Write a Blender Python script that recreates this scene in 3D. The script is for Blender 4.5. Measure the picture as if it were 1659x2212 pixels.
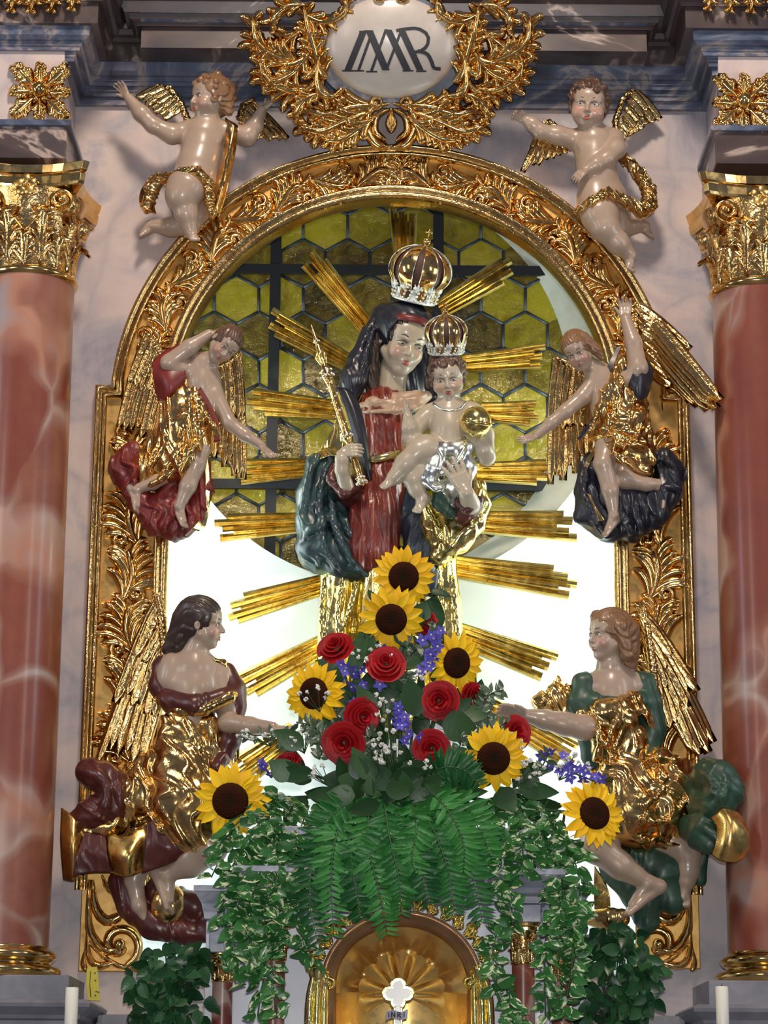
import bpy, bmesh, math, random
import numpy as np
from mathutils import Matrix, Vector, Quaternion
for o in list(bpy.data.objects): bpy.data.objects.remove(o)
sc = bpy.context.scene
col = sc.collection
rng = np.random.RandomState(7)
random.seed(7)
R_ = math.radians
# ------------------------------------------------------------------ camera
S = 0.002                      # metres per photograph pixel at the wall plane
FPX = 5000.0                   # focal length in photograph pixels (1659 x 2212)
PITCH, ROLL = R_(15.0), R_(0.45)
CAMD = 9.66
_v = np.array([0, math.cos(PITCH), math.sin(PITCH)])
_u = np.array([0, -math.sin(PITCH), math.cos(PITCH)])
_r = np.array([1.0, 0, 0])
cR = _r*math.cos(ROLL) + _u*math.sin(ROLL)      # clockwise roll of the picture
cU = _u*math.cos(ROLL) - _r*math.sin(ROLL)
cF = -_v
CAM = np.array([0.0, -CAMD, 1.6])
cam = bpy.data.cameras.new('camera')
cam.sensor_fit = 'VERTICAL'
cam.sensor_height = 36.0
cam.lens = FPX/2212*36.0
cam.clip_end = 100
camo = bpy.data.objects.new('camera', cam); col.objects.link(camo)
M3 = np.stack([cR, cU, cF], 1)
mw = Matrix([list(M3[i])+[CAM[i]] for i in range(3)]+[[0, 0, 0, 1]])
camo.matrix_world = mw
sc.camera = camo
# ------------------------------------------------------------------ world, lights, exposure
sc.view_settings.view_transform = 'Standard'
sc.view_settings.look = 'None'
sc.view_settings.gamma = 1.0
sc.view_settings.use_curve_mapping = False
sc.view_settings.exposure = 0.2
w = bpy.data.worlds.new('church'); sc.world = w
w.use_nodes = True
bg = w.node_tree.nodes['Background']
bg.inputs[0].default_value = (0.58, 0.66, 1.0, 1)
bg.inputs[1].default_value = 0.14
def area(name, loc, tgt, sx, sy, power, color):
    l = bpy.data.lights.new(name, 'AREA'); l.shape = 'RECTANGLE'; l.size = sx; l.size_y = sy
    l.energy = power; l.color = color
    o = bpy.data.objects.new(name, l); col.objects.link(o)
    o.location = loc
    d = Vector(tgt)-Vector(loc)
    o.rotation_euler = d.to_track_quat('-Z', 'Y').to_euler()
    return o
ZC = 1.6 + CAMD*math.tan(PITCH)     # height of the picture centre on the wall
area('choir_lamp', (0.0, -4.6, ZC+5.2), (0, 0, ZC+0.2), 0.9, 0.9, 260, (1.0, 0.82, 0.66))
area('added_front_light_left', (-5.5, -7.0, ZC+1.2), (0, 0, ZC), 0.9, 2.6, 50, (1.0, 0.90, 0.80))  # added pair of window-shaped lights, unseen, for sparkling highlights on the gilding
area('added_front_light_right', (5.5, -7.0, ZC+1.2), (0, 0, ZC), 0.9, 2.6, 50, (1.0, 0.90, 0.80))
area('added_side_light_left', (-4.2, -2.2, ZC+0.6), (0, 0, ZC), 0.7, 2.0, 24, (0.85, 0.92, 1.0))  # cooler unseen pair, also added to give the carved gold its glints
area('added_side_light_right', (4.2, -2.2, ZC+0.6), (0, 0, ZC), 0.7, 2.0, 24, (0.85, 0.92, 1.0))
area('camera_flash', (0.05, -CAMD-0.1, 1.85), (0, 0, ZC), 0.16, 0.12, 215, (1.0, 0.98, 0.94))
# lamps hidden behind the frame that light the niche wall
for sx in (-1, 1):
    area('niche_lamp', (sx*1.20, 0.14, ZC-0.55), (sx*0.55, 0.40, ZC-0.55), 0.10, 2.2, 19, (0.84, 0.98, 1.0))
    area('niche_lamp', (sx*1.18, 0.14, ZC+0.5), (0.0, 0.45, ZC+0.5), 0.10, 0.8, 3, (0.90, 1.0, 0.75))
# daylight outside the amber window
area('daylight', (-0.1, 1.6, ZC+0.5), (-0.1, 0, ZC+0.5), 2.4, 2.4, 24, (1.0, 0.97, 0.80))
# ------------------------------------------------------------------ pixel <-> space
def P(px, py, d):
    """point in space (metres) seen at photo pixel px,py, d 'pixels' (2 mm each) in front of the wall"""
    dr = cR*(px-829.5) - cU*(py-1106.0) - cF*FPX
    t = (-d*S-CAM[1])/dr[1]
    return CAM+dr*t
def Q(px, py, d):
    return P(px, py, d)/S
def QA(pts):
    return np.array([Q(*p) for p in pts])
def pix(q):
    v = np.asarray(q)*S-CAM
    z = -v@cF
    return 829.5+FPX*(v@cR)/z, 1106-FPX*(v@cU)/z
def nrm(v):
    v = np.asarray(v, float); n = np.linalg.norm(v)
    return v/n if n > 1e-9 else v
# ------------------------------------------------------------------ objects
ORG = {}
def empty(name, label, cat, org, group=None):
    o = bpy.data.objects.new(name, None); col.objects.link(o)
    o.empty_display_size = 0.05
    org = np.asarray(org, float)*S
    o.location = org
    ORG[o.name] = org
    o['label'] = label; o['category'] = cat
    if group: o['group'] = group
    return o
def tag(o, label=None, cat=None, group=None, kind=None):
    if label: o['label'] = label
    if cat: o['category'] = cat
    if group: o['group'] = group
    if kind: o['kind'] = kind
    return o
def mesh(name, V, F, mats=None, smooth=True, mi=None):
    me = bpy.data.meshes.new(name)
    V = np.asarray(V, np.float32).reshape(-1, 3)
    if isinstance(F, np.ndarray):
        n, k = F.shape
        me.vertices.add(len(V)); me.vertices.foreach_set('co', V.ravel())
        me.loops.add(n*k); me.loops.foreach_set('vertex_index', F.astype(np.int32).ravel())
        me.polygons.add(n)
        me.polygons.foreach_set('loop_start', np.arange(0, n*k, k, dtype=np.int32))
        me.polygons.foreach_set('loop_total', np.full(n, k, np.int32))
        me.update(calc_edges=True)
    else:
        me.from_pydata(V.tolist(), [], [list(f) for f in F]); me.update()
    for m in (mats if isinstance(mats, (list, tuple)) else [mats]):
        if m: me.materials.append(m)
    if mi is not None: me.polygons.foreach_set('material_index', np.asarray(mi, np.int32))
    if smooth: me.polygons.foreach_set('use_smooth', np.ones(len(me.polygons), bool))
    return me
def mk(name, V, F, mats, parent=None, smooth=True, mi=None, bev=None, flip=False):
    """V in pixel units (space / S)"""
    V = np.asarray(V, float).reshape(-1, 3)*S
    if parent is not None: org = ORG[parent.name]
    else:
        org = V.mean(0); org[2] = V[:, 2].min()
    if flip: F = [tuple(reversed(f)) for f in F] if not isinstance(F, np.ndarray) else F[:, ::-1]
    o = bpy.data.objects.new(name, mesh(name, V-org, F, mats, smooth, mi)); col.objects.link(o)
    if parent is not None: o.parent = parent
    else: o.location = org
    ORG[o.name] = org
    if bev:
        b = o.modifiers.new('bevel', 'BEVEL'); b.width = bev*S; b.segments = 2; b.limit_method = 'ANGLE'; b.angle_limit = R_(40)
    return o
def inst(name, me, M, parent=None):
    """object sharing mesh me (in metres) at matrix M (4x4 numpy, metres)"""
    o = bpy.data.objects.new(name, me); col.objects.link(o)
    M = np.array(M, float)
    org = ORG[parent.name] if parent is not None else np.zeros(3)
    ORG[o.name] = M[:3, 3].copy()
    M = M.copy(); M[:3, 3] -= org
    if parent is not None: o.parent = parent
    o.matrix_basis = Matrix(M.tolist())
    return o
def mat4(x, y, z, p):
    M = np.eye(4); M[:3, 0] = x; M[:3, 1] = y; M[:3, 2] = z; M[:3, 3] = p
    return M
class Acc:
    def __init__(s): s.V = []; s.F = []; s.n = 0; s.mi = []
    def add(s, V, F, m=0):
        V = np.asarray(V, float).reshape(-1, 3)
        s.V.append(V)
        for f in F: s.F.append(tuple(int(i)+s.n for i in f)); s.mi.append(m)
        s.n += len(V)
    def mk(s, name, mats, parent=None, smooth=True, bev=None):
        return mk(name, np.concatenate(s.V), s.F, mats, parent, smooth, s.mi, bev)
def spline(pts, n):
    """Catmull-Rom through pts -> n samples"""
    p = np.asarray(pts, float)
    if len(p) == 2: return p[0]+(p[1]-p[0])*np.linspace(0, 1, n)[:, None]
    p = np.vstack([2*p[0]-p[1], p, 2*p[-1]-p[-2]])
    m = len(p)-3
    u = np.linspace(0, m-1e-6, n); i = u.astype(int); t = (u-i)[:, None]
    a, b, c, d = p[i], p[i+1], p[i+2], p[i+3]
    return .5*((2*b)+(-a+c)*t+(2*a-5*b+4*c-d)*t**2+(-a+3*b-3*c+d)*t**3)
def tube(path, rad, n=8, cap=True, flat=None, up=None):
    """tube along path; rad scalar or per point; flat = (axis, factor) squash"""
    p = np.asarray(path, float); m = len(p)
    rad = np.broadcast_to(np.asarray(rad, float), (m,))
    T = np.gradient(p, axis=0); T /= np.linalg.norm(T, axis=1)[:, None]+1e-9
    a = np.array([0, -1., 0]) if up is None else np.asarray(up, float)
    if abs(T[0]@a) > .95: a = np.array([1., 0, 0])
    V = []; 
    N = nrm(a-T[0]*(a@T[0]))
    ang = np.arange(n)/n*2*math.pi
    for i in range(m):
        N = nrm(N-T[i]*(N@T[i])); B = np.cross(T[i], N)
        ring = p[i]+rad[i]*(np.cos(ang)[:, None]*N*(flat or 1.0)+np.sin(ang)[:, None]*B)
        V.append(ring)
    V = np.concatenate(V); F = []
    for i in range(m-1):
        for j in range(n):
            k = (j+1) % n
            F.append((i*n+j, i*n+k, (i+1)*n+k, (i+1)*n+j))
    if cap:
        F.append(tuple(range(n-1, -1, -1))); F.append(tuple(range((m-1)*n, m*n)))
    return V, F
def lathe(prof, c, n=32, axis=(0, 0, 1), a0=0, a1=2*math.pi):
    """prof [(r,h)] revolved about axis through c"""
    ax = nrm(axis); x = nrm(np.cross(ax, [0, 1, 0.01])); y = np.cross(ax, x)
    full = abs(a1-a0-2*math.pi) < 1e-6
    k = n if full else n+1
    ang = a0+(a1-a0)*np.arange(k)/n
    V = []
    for r, h in prof: V.append(np.asarray(c)+ax*h+r*(np.cos(ang)[:, None]*x+np.sin(ang)[:, None]*y))
    V = np.concatenate(V); F = []
    for i in range(len(prof)-1):
        for j in range(n):
            q = (j+1) % k
            F.append((i*k+j, i*k+q, (i+1)*k+q, (i+1)*k+j))
    return V, F
def box(x0, x1, y0, y1, z0, z1):
    V = [(x, y, z) for z in (z0, z1) for y in (y0, y1) for x in (x0, x1)]
    F = [(0, 2, 3, 1), (4, 5, 7, 6), (0, 1, 5, 4), (1, 3, 7, 5), (3, 2, 6, 7), (2, 0, 4, 6)]
    return np.array(V, float), F
def sphere(c, r, n=12, m=8, sc3=(1, 1, 1), R3=None):
    V = [(0, 0, 1)]
    for i in range(1, m):
        t = math.pi*i/m
        for j in range(n):
            a = 2*math.pi*j/n
            V.append((math.sin(t)*math.cos(a), math.sin(t)*math.sin(a), math.cos(t)))
    V.append((0, 0, -1)); V = np.array(V)*r*np.array(sc3)
    if R3 is not None: V = V@np.asarray(R3).T
    F = [(0, 1+j, 1+(j+1) % n) for j in range(n)]
    for i in range(m-2):
        for j in range(n):
            k = (j+1) % n; a = 1+i*n
            F.append((a+j, a+n+j, a+n+k, a+k))
    a = 1+(m-2)*n; l = len(V)-1
    F += [(l, a+(j+1) % n, a+j) for j in range(n)]
    return V+np.asarray(c, float), F
# ------------------------------------------------------------------ signed distance sculpting
def cap_(p0, p1, r0, r1=None, k=4.0, op='u'):
    return ('c', np.asarray(p0, float), np.asarray(p1, float), float(r0), float(r0 if r1 is None else r1), float(k), op)
def ell_(c, rad, R3=None, k=4.0, op='u'):
    return ('e', np.asarray(c, float), np.asarray(rad, float), np.eye(3) if R3 is None else np.asarray(R3, float), None, float(k), op)
def chain(pts, rad, k=4.0):
    return [cap_(pts[i], pts[i+1], rad[i], rad[i+1], k) for i in range(len(pts)-1)]
def pc(pts, rad, k=4.0):
    """chain from pixel triples"""
    return chain(QA(pts), rad, k)
def pbox(pr):
    if pr[0] == 'c':
        r = max(pr[3], pr[4]); return np.minimum(pr[1], pr[2])-r, np.maximum(pr[1], pr[2])+r
    r = np.sqrt(((pr[3]*pr[2])**2).sum(1)); return pr[1]-r, pr[1]+r
def sculpt(prims, h, disp=None, smooth=1):
    lo = np.min([pbox(p)[0] for p in prims if p[6] == 'u'], 0)-4*h
    hi = np.max([pbox(p)[1] for p in prims if p[6] == 'u'], 0)+4*h
    n = np.ceil((hi-lo)/h).astype(int)+1
    ax = [(lo[i]+h*np.arange(n[i])).astype(np.float32) for i in range(3)]
    F = np.full(tuple(n), 12.0*h, np.float32)
    for pr in prims:
        a, b = pbox(pr); pad = pr[5]+3*h
        i0 = np.maximum(((a-pad-lo)/h).astype(int), 0); i1 = np.minimum(((b+pad-lo)/h).astype(int)+2, n)
        if (i1 <= i0).any(): continue
        X = ax[0][i0[0]:i1[0]][:, None, None]; Y = ax[1][i0[1]:i1[1]][None, :, None]; Z = ax[2][i0[2]:i1[2]][None, None, :]
        if pr[0] == 'c':
            p0, p1 = pr[1], pr[2]; dv = p1-p0; L2 = float(dv@dv)+1e-6
            t = np.clip(((X-p0[0])*dv[0]+(Y-p0[1])*dv[1]+(Z-p0[2])*dv[2])/L2, 0, 1).astype(np.float32)
            D = np.sqrt((X-p0[0]-t*dv[0])**2+(Y-p0[1]-t*dv[1])**2+(Z-p0[2]-t*dv[2])**2)-(pr[3]+(pr[4]-pr[3])*t)
        else:
            c, r, R3 = pr[1], pr[2], pr[3]
            x, y, z = X-c[0], Y-c[1], Z-c[2]
            l = [(x*R3[0, i]+y*R3[1, i]+z*R3[2, i])/r[i] for i in range(3)]
            k0 = np.sqrt(l[0]**2+l[1]**2+l[2]**2)
            k1 = np.sqrt((l[0]/r[0])**2+(l[1]/r[1])**2+(l[2]/r[2])**2)+1e-6
            D = k0*(k0-1)/k1
        sl = (slice(i0[0], i1[0]), slice(i0[1], i1[1]), slice(i0[2], i1[2]))
        A = F[sl]; k = max(pr[5], 1e-3)
        if pr[6] == 'u':
            hh = np.clip(.5+.5*(A-D)/k, 0, 1)
            F[sl] = A+(D-A)*hh-k*hh*(1-hh)
        else:
            hh = np.clip(.5+.5*(-D-A)/k, 0, 1)
            F[sl] = A+(-D-A)*hh+k*hh*(1-hh)
    if disp is not None:
        amp, fn = disp
        ii = np.nonzero(np.abs(F) < amp*1.6+2*h)
        pts = np.stack([ax[j][ii[j]] for j in range(3)], 1)
        F[ii] -= (amp*fn(pts)).astype(np.float32)
    V, Fq = snets(F, lo, h)
    for _ in range(smooth): V = relax(V, Fq)
    return V, Fq
def relax(V, Fq, f=.5):
    acc = np.zeros_like(V); cnt = np.zeros(len(V))
    for a, b in ((0, 1), (1, 2), (2, 3), (3, 0)):
        i, j = Fq[:, a], Fq[:, b]
        for x in range(3):
            acc[:, x] += np.bincount(i, V[j, x], len(V))+np.bincount(j, V[i, x], len(V))
        cnt += np.bincount(i, minlength=len(V))+np.bincount(j, minlength=len(V))
    return V+(acc/np.maximum(cnt, 1)[:, None]-V)*f
def snets(F, lo, h):
    I = F < 0
    nx, ny, nz = F.shape
    cs = [(a, b, c) for a in (0, 1) for b in (0, 1) for c in (0, 1)]
    cnt = np.zeros((nx-1, ny-1, nz-1), np.int8)
    for a, b, c in cs: cnt += I[a:nx-1+a, b:ny-1+b, c:nz-1+c]
    act = (cnt > 0) & (cnt < 8)
    i, j, k = np.nonzero(act)
    idx = np.full(act.shape, -1, np.int32); idx[i, j, k] = np.arange(len(i))
    val = {c: F[i+c[0], j+c[1], k+c[2]] for c in cs}
    pos = np.zeros((len(i), 3), np.float32); m = np.zeros(len(i), np.float32)
    for a in cs:
        for x in range(3):
            if a[x] == 0:
                b = list(a); b[x] = 1; b = tuple(b)
                va, vb = val[a], val[b]
                s = (va < 0) != (vb < 0)
                t = np.where(s, va/(va-vb+1e-12), 0)
                for y in range(3):
                    pos[:, y] += s*(a[y]+(t if y == x else 0))
                m += s
    V = (np.stack([i, j, k], 1)+pos/m[:, None])*h+lo
    out = []
    for x in range(3):
        sa = [slice(1, -1)]*3; sb = [slice(1, -1)]*3
        sa[x] = slice(0, -1); sb[x] = slice(1, None)
        A = I[tuple(sa)]; B = I[tuple(sb)]
        e = np.nonzero(A != B); fl = A[e]
        e = [v.copy() for v in e]
        for y in range(3):
            if y != x: e[y] += 1
        y, z = (x+1) % 3, (x+2) % 3
        def c_(dy, dz):
            q = [v for v in e]; q[y] = e[y]-dy; q[z] = e[z]-dz
            return idx[q[0], q[1], q[2]]
        f = np.stack([c_(1, 1), c_(0, 1), c_(0, 0), c_(1, 0)], 1)
        f[~fl] = f[~fl][:, ::-1]
        out.append(f)
    return V, np.concatenate(out)
def folds(dirv, wl, warp=.35, seed=0, L=None):
    """carved cloth pattern for sculpt(): sharp ridges across dirv, bending about"""
    d = nrm(dirv); r = np.random.RandomState(seed); L = L or wl*2.6
    A = r.randn(3, 3); ph = r.rand(6)*6.3
    def fn(p):
        q = p@d
        w_ = np.sin((p@nrm(A[0]))/L*2*math.pi+ph[0])+.6*np.sin((p@nrm(A[1]))/L*3.7*math.pi+ph[1])
        u = 2*math.pi*(q/wl+warp*w_)
        v = 1-np.abs(np.sin(u*.5+ph[2]))
        v2 = 1-np.abs(np.sin(u*.83+1.7*np.sin((p@nrm(A[2]))/L*4+ph[3])+ph[4]))
        return 1.1*v**1.3+.5*v2-.65
    return fn
def hairfn(dirv, wl, seed=0):
    d = nrm(dirv); r = np.random.RandomState(seed); A = r.randn(2, 3); ph = r.rand(4)*6
    def fn(p):
        u = 2*math.pi*(p@d)/wl+1.6*np.sin((p@nrm(A[0]))/wl*1.1+ph[0])+np.sin((p@nrm(A[1]))/wl*2.+ph[1])
        return np.abs(np.sin(u*.5))*1.2-.6
    return fn
# ------------------------------------------------------------------ materials
class NT:
    def __init__(s, name):
        s.m = bpy.data.materials.new(name); s.m.use_nodes = True
        s.t = s.m.node_tree; s.b = s.t.nodes['Principled BSDF']; s.x = None
    def n(s, typ, **kw):
        nd = s.t.nodes.new(typ)
        for k, v in kw.items():
            if k.startswith('_'): setattr(nd, k[1:], v)
            else:
                kk = int(k[1:]) if k[0] == 'i' and k[1:].isdigit() else k.replace('__', ' ')
                if hasattr(v, 'is_output') or isinstance(v, bpy.types.NodeSocket): s.t.links.new(v, nd.inputs[kk])
                else: nd.inputs[kk].default_value = v
        return nd
    def pos(s, obj=False):
        if obj: return s.n('ShaderNodeTexCoord').outputs['Object']
        return s.n('ShaderNodeNewGeometry').outputs['Position']
    def noise(s, sc_, det=3, rough=.5, dist=0, vec=None):
        return s.n('ShaderNodeTexNoise', Scale=sc_, Detail=det, Roughness=rough, Distortion=dist, Vector=vec if vec is not None else s.pos()).outputs['Fac']
    def ramp(s, fac, stops):
        r = s.n('ShaderNodeValToRGB', i0=fac)
        e = r.color_ramp.elements
        while len(e) < len(stops): e.new(.5)
        for q, (p, c) in zip(e, stops): q.position = p; q.color = tuple(c)+(1,) if len(c) == 3 else c
        return r.outputs[0]
    def mix(s, f, a, b, mode='MIX'):
        m = s.n('ShaderNodeMix', _data_type='RGBA', _blend_type=mode)
        for i, v in ((0, f), (6, a), (7, b)):
            if isinstance(v, bpy.types.NodeSocket): s.t.links.new(v, m.inputs[i])
            else: m.inputs[i].default_value = v if i == 0 else (tuple(v)+(1,) if len(v) == 3 else v)
        return m.outputs[2]
    def math(s, op, a, b=0.0, c=0.0):
        m = s.n('ShaderNodeMath', _operation=op, i0=a, i1=b, i2=c)
        return m.outputs[0]
    def set(s, **kw):
        for k, v in kw.items():
            k = k.replace('__', ' ')
            if isinstance(v, bpy.types.NodeSocket): s.t.links.new(v, s.b.inputs[k])
            else: s.b.inputs[k].default_value = (tuple(v)+(1,)) if isinstance(v, tuple) and len(v) == 3 and k != 'Subsurface Radius' else v
        return s
    def bump(s, h, st=.3, dist=.004):
        b = s.n('ShaderNodeBump', Strength=st, Distance=dist, Height=h)
        s.t.links.new(b.outputs[0], s.b.inputs['Normal']); return s
def plain(name, c, rough=.5, metal=0.0, bs=0, bst=.2, var=0.0, coat=0.0):
    t = NT(name); t.set(Roughness=rough, Metallic=metal)
    if var:
        n = t.noise(18, 4)
        t.set(Base__Color=t.mix(n, tuple(x*(1-var) for x in c), tuple(min(1, x*(1+var)) for x in c)))
    else: t.set(Base__Color=tuple(c))
    if coat: t.set(Coat__Weight=coat, Coat__Roughness=.12)
    if bs: t.bump(t.noise(bs, 3), bst)
    return t.m
def goldmat(name, a, b, rough, bs, bst, metal=1.0):
    t = NT(name)
    n = t.noise(9, 4)
    t.set(Base__Color=t.ramp(n, [(.35, a), (.65, b)]), Metallic=metal, Roughness=t.ramp(t.noise(30, 3), [(.3, (rough*.7,)*3), (.75, (rough*1.5,)*3)]))
    h = t.math('ADD', t.noise(bs, 2), t.math('MULTIPLY', t.noise(bs*3.5, 2), .35))
    t.bump(h, bst, .006)
    return t.m
GOLD = goldmat('gilding', (.66, .38, .12), (.86, .58, .23), .17, 26, .35)
GOLDF = goldmat('gilding_fine', (.68, .41, .14), (.86, .60, .25), .16, 60, .35)
GOLDY = goldmat('gilding_pale', (.85, .68, .22), (.95, .82, .34), .17, 30, .30)
GOLDS = goldmat('gilding_smooth', (.70, .43, .14), (.86, .60, .24), .14, 8, .10)
GOLDM = goldmat('gilding_bed', (.50, .29, .08), (.58, .36, .12), .42, 14, .12, .75)
GOLDB = goldmat('gilding_burnished', (.70, .44, .13), (.78, .51, .17), .27, 6, .06)
SILVER = goldmat('silvering', (.78, .82, .74), (.93, .95, .88), .24, 24, .15)
GOLDR = goldmat('gilding_rays', (.60, .43, .13), (.82, .66, .26), .22, 14, .12)
def skinmat(name, c, blush):
    t = NT(name)
    at = t.n('ShaderNodeAttribute', _attribute_name='blush').outputs['Fac']
    n = t.noise(14, 4)
    base = t.mix(n, tuple(x*.9 for x in c), tuple(x*1.08 for x in c))
    t.set(Base__Color=t.mix(t.math('MULTIPLY', at, .75), base, blush), Roughness=.34, Coat__Weight=.35, Coat__Roughness=.15)
    t.bump(t.noise(40, 3), .10)
    return t.m
SKIN = skinmat('painted_flesh', (.40, .295, .22), (.56, .24, .17))
SKINM = skinmat('painted_flesh_pale', (.46, .39, .29), (.50, .25, .17))
LIPS = plain('painted_lips', (.36, .07, .05), .35)
EYEW = plain('painted_eye_white', (.55, .50, .46), .25)
IRIS = plain('painted_iris', (.035, .03, .035), .2)
BROW = plain('painted_brow', (.10, .055, .035), .5)
def hairmat(name, c):
    t = NT(name)
    n = t.noise(30, 4, .6, 1.5)
    t.set(Base__Color=t.mix(n, tuple(x*.6 for x in c), tuple(x*1.3 for x in c)), Roughness=.36, Coat__Weight=.2)
    t.bump(t.noise(60, 3, .6, 2.), .3)
    return t.m
HAIRB = hairmat('painted_hair_blond', (.24, .125, .06))
HAIRD = hairmat('painted_hair_brown', (.115, .06, .038))
HAIRX = hairmat('painted_hair_dark', (.045, .028, .022))
def cloth(name, c, c2=None, rough=.42, coat=.25):
    t = NT(name); c2 = c2 or tuple(x*.6 for x in c)
    t.set(Base__Color=t.mix(t.ramp(t.noise(12, 5, .65), [(.35, (0,)*3), (.65, (1,)*3)]), c2, c), Roughness=rough, Coat__Weight=coat, Coat__Roughness=.25)
    t.bump(t.noise(24, 4), .2)
    return t.m
RED = cloth('painted_red_cloth', (.22, .022, .016), (.12, .012, .012), .42, .12)
MAROON = cloth('painted_maroon_cloth', (.10, .020, .015), (.055, .012, .010), .36, .2)
GREEN = cloth('painted_green_cloth', (.032, .082, .050), (.016, .045, .030), .44, .1)
NAVY = cloth('painted_dark_blue_cloth', (.018, .020, .032), (.010, .011, .02), .36, .25)
TEAL = cloth('painted_teal_cloth', (.032, .080, .078), (.012, .020, .030), .36, .22)
BLUEG = cloth('painted_grey_blue_cloth', (.040, .062, .085), (.018, .02, .036), .36, .2)
CREAM = cloth('painted_cream_cloth', (.50, .36, .24), (.40, .26, .17))
def pleat():
    t = NT('painted_red_pleats')
    p = t.pos()
    m = t.n('ShaderNodeMapping', Vector=p, Scale=(60, 8, 3.0))
    n = t.noise(1.0, 5, .7, .3, m.outputs[0])
    t.set(Base__Color=t.ramp(n, [(.38, (.10, .012, .008)), (.57, (.20, .028, .016)), (.65, (.34, .12, .07)), (.74, (.42, .28, .17))]), Roughness=.34, Coat__Weight=.25, Coat__Roughness=.2)
    t.bump(n, .25)
    return t.m
PLEAT = pleat()
def marble_wall():
    t = NT('marbled_wall')
    p = t.pos()
    w1 = t.noise(1.6, 6, .6, 1.2, p)
    w2 = t.noise(5.5, 5, .6, .8, p)
    c = t.ramp(w1, [(.32, (.20, .20, .27)), (.42, (.38, .35, .38)), (.52, (.56, .45, .42)), (.61, (.60, .49, .44)), (.72, (.33, .31, .36))])
    v = t.n('ShaderNodeTexVoronoi', Scale=1.7, _feature='DISTANCE_TO_EDGE', Vector=t.n('ShaderNodeVectorMath', _operation='ADD', i0=p, i1=t.n('ShaderNodeTexNoise', Scale=1.4, Vector=p).outputs['Color']).outputs[0]).outputs['Distance']
    vm = t.ramp(v, [(.0, (1,)*3), (.05, (.25,)*3), (.12, (0,)*3)])
    c = t.mix(t.math('MULTIPLY', vm, .5), c, (.26, .25, .31))
    st = t.ramp(t.noise(30, 4, .7, .2, t.n('ShaderNodeMapping', Vector=p, Scale=(1, 1, .18)).outputs[0]), [(.4, (.0,)*3), (.75, (1,)*3)])
    c = t.mix(t.math('MULTIPLY', st, .22), c, (.66, .56, .50))
    c = t.mix(t.math('MULTIPLY', w2, .25), c, (.40, .37, .42))
    t.set(Base__Color=c, Roughness=.45, Coat__Weight=.12)
    t.bump(t.noise(8, 4), .12)
    return t.m
WALL = marble_wall()
def marble_cornice():
    t = NT('marbled_cornice')
    p = t.pos()
    n = t.noise(1.5, 5, .6, 2.2, t.n('ShaderNodeMapping', Vector=p, Scale=(1, .4, 1.6)).outputs[0])
    c = t.ramp(n, [(.30, (.028, .03, .05)), (.42, (.06, .075, .12)), (.50, (.11, .135, .20)), (.55, (.30, .26, .25)), (.58, (.12, .13, .19)), (.72, (.055, .055, .085))])
    t.set(Base__Color=c, Roughness=.3, Coat__Weight=.3, Coat__Roughness=.2)
    t.bump(t.noise(12, 3), .1)
    return t.m
CORN = marble_cornice()
def marble_fascia():
    t = NT('marbled_fascia')
    p = t.pos()
    n = t.noise(1.1, 4, .55, 2.6, t.n('ShaderNodeMapping', Vector=p, Scale=(1, .3, 1.3), Rotation=(0, .5, 0)).outputs[0])
    c = t.ramp(n, [(.32, (.035, .027, .035)), (.46, (.065, .045, .042)), (.53, (.085, .06, .056)), (.565, (.42, .33, .29)), (.60, (.08, .058, .058)), (.75, (.035, .03, .04))])
    t.set(Base__Color=c, Roughness=.32, Coat__Weight=.25)
    t.bump(t.noise(10, 3), .1)
    return t.m
FASC = marble_fascia()
def marble_plinth():
    t = NT('marbled_plinth')
    n = t.noise(2.5, 5, .6, 1.0)
    t.set(Base__Color=t.ramp(n, [(.3, (.11, .115, .14)), (.55, (.19, .19, .22)), (.7, (.27, .26, .28))]), Roughness=.4)
    return t.m
PLINTH = marble_plinth()
def marble_red(name, sc_=1.0):
    t = NT(name)
    p = t.pos()
    wp = t.n('ShaderNodeVectorMath', _operation='MULTIPLY_ADD', i0=t.n('ShaderNodeTexNoise', Scale=1.6*sc_, Detail=2, Vector=p).outputs['Color'], i1=(.75/sc_,)*3, i2=p).outputs[0]
    mp = t.n('ShaderNodeMapping', Vector=wp, Scale=(1.7*sc_, 1.7*sc_, .95*sc_), Rotation=(0, .5, 0)).outputs[0]
    v = t.n('ShaderNodeTexVoronoi', Scale=1.15, _feature='DISTANCE_TO_EDGE', Vector=mp).outputs['Distance']
    v = t.math('SUBTRACT', v, t.math('MULTIPLY', t.math('SUBTRACT', t.noise(1.7*sc_, 2), .47), .55))
    cell = t.n('ShaderNodeTexVoronoi', Scale=1.15, Vector=mp).outputs['Color']
    nn = t.noise(7*sc_, 5, .65)
    cb = t.n('ShaderNodeSeparateColor', i0=cell).outputs[0]
    red = t.ramp(cb, [(.0, (.22, .052, .028)), (.4, (.28, .082, .045)), (.7, (.18, .038, .024)), (1, (.32, .13, .08))])
    red = t.mix(t.ramp(nn, [(.35, (0,)*3), (.7, (.6,)*3)]), red, (.15, .035, .028))
    veins = t.ramp(v, [(.0, (1,)*3), (.02, (.9,)*3), (.05, (.4,)*3), (.11, (0,)*3)])
    vc = t.ramp(t.noise(2.2*sc_, 3), [(.35, (.40, .31, .27)), (.6, (.42, .19, .12)), (.7, (.34, .27, .26))])
    c = t.mix(veins, red, vc)
    t.set(Base__Color=c, Roughness=.34, Coat__Weight=.22, Coat__Roughness=.16)
    t.bump(t.noise(5*sc_, 3), .05)
    return t.m
MRED = marble_red('marbled_red_shaft', 1.0)
MREDS = marble_red('marbled_red_small_shaft', 3.0)
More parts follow.
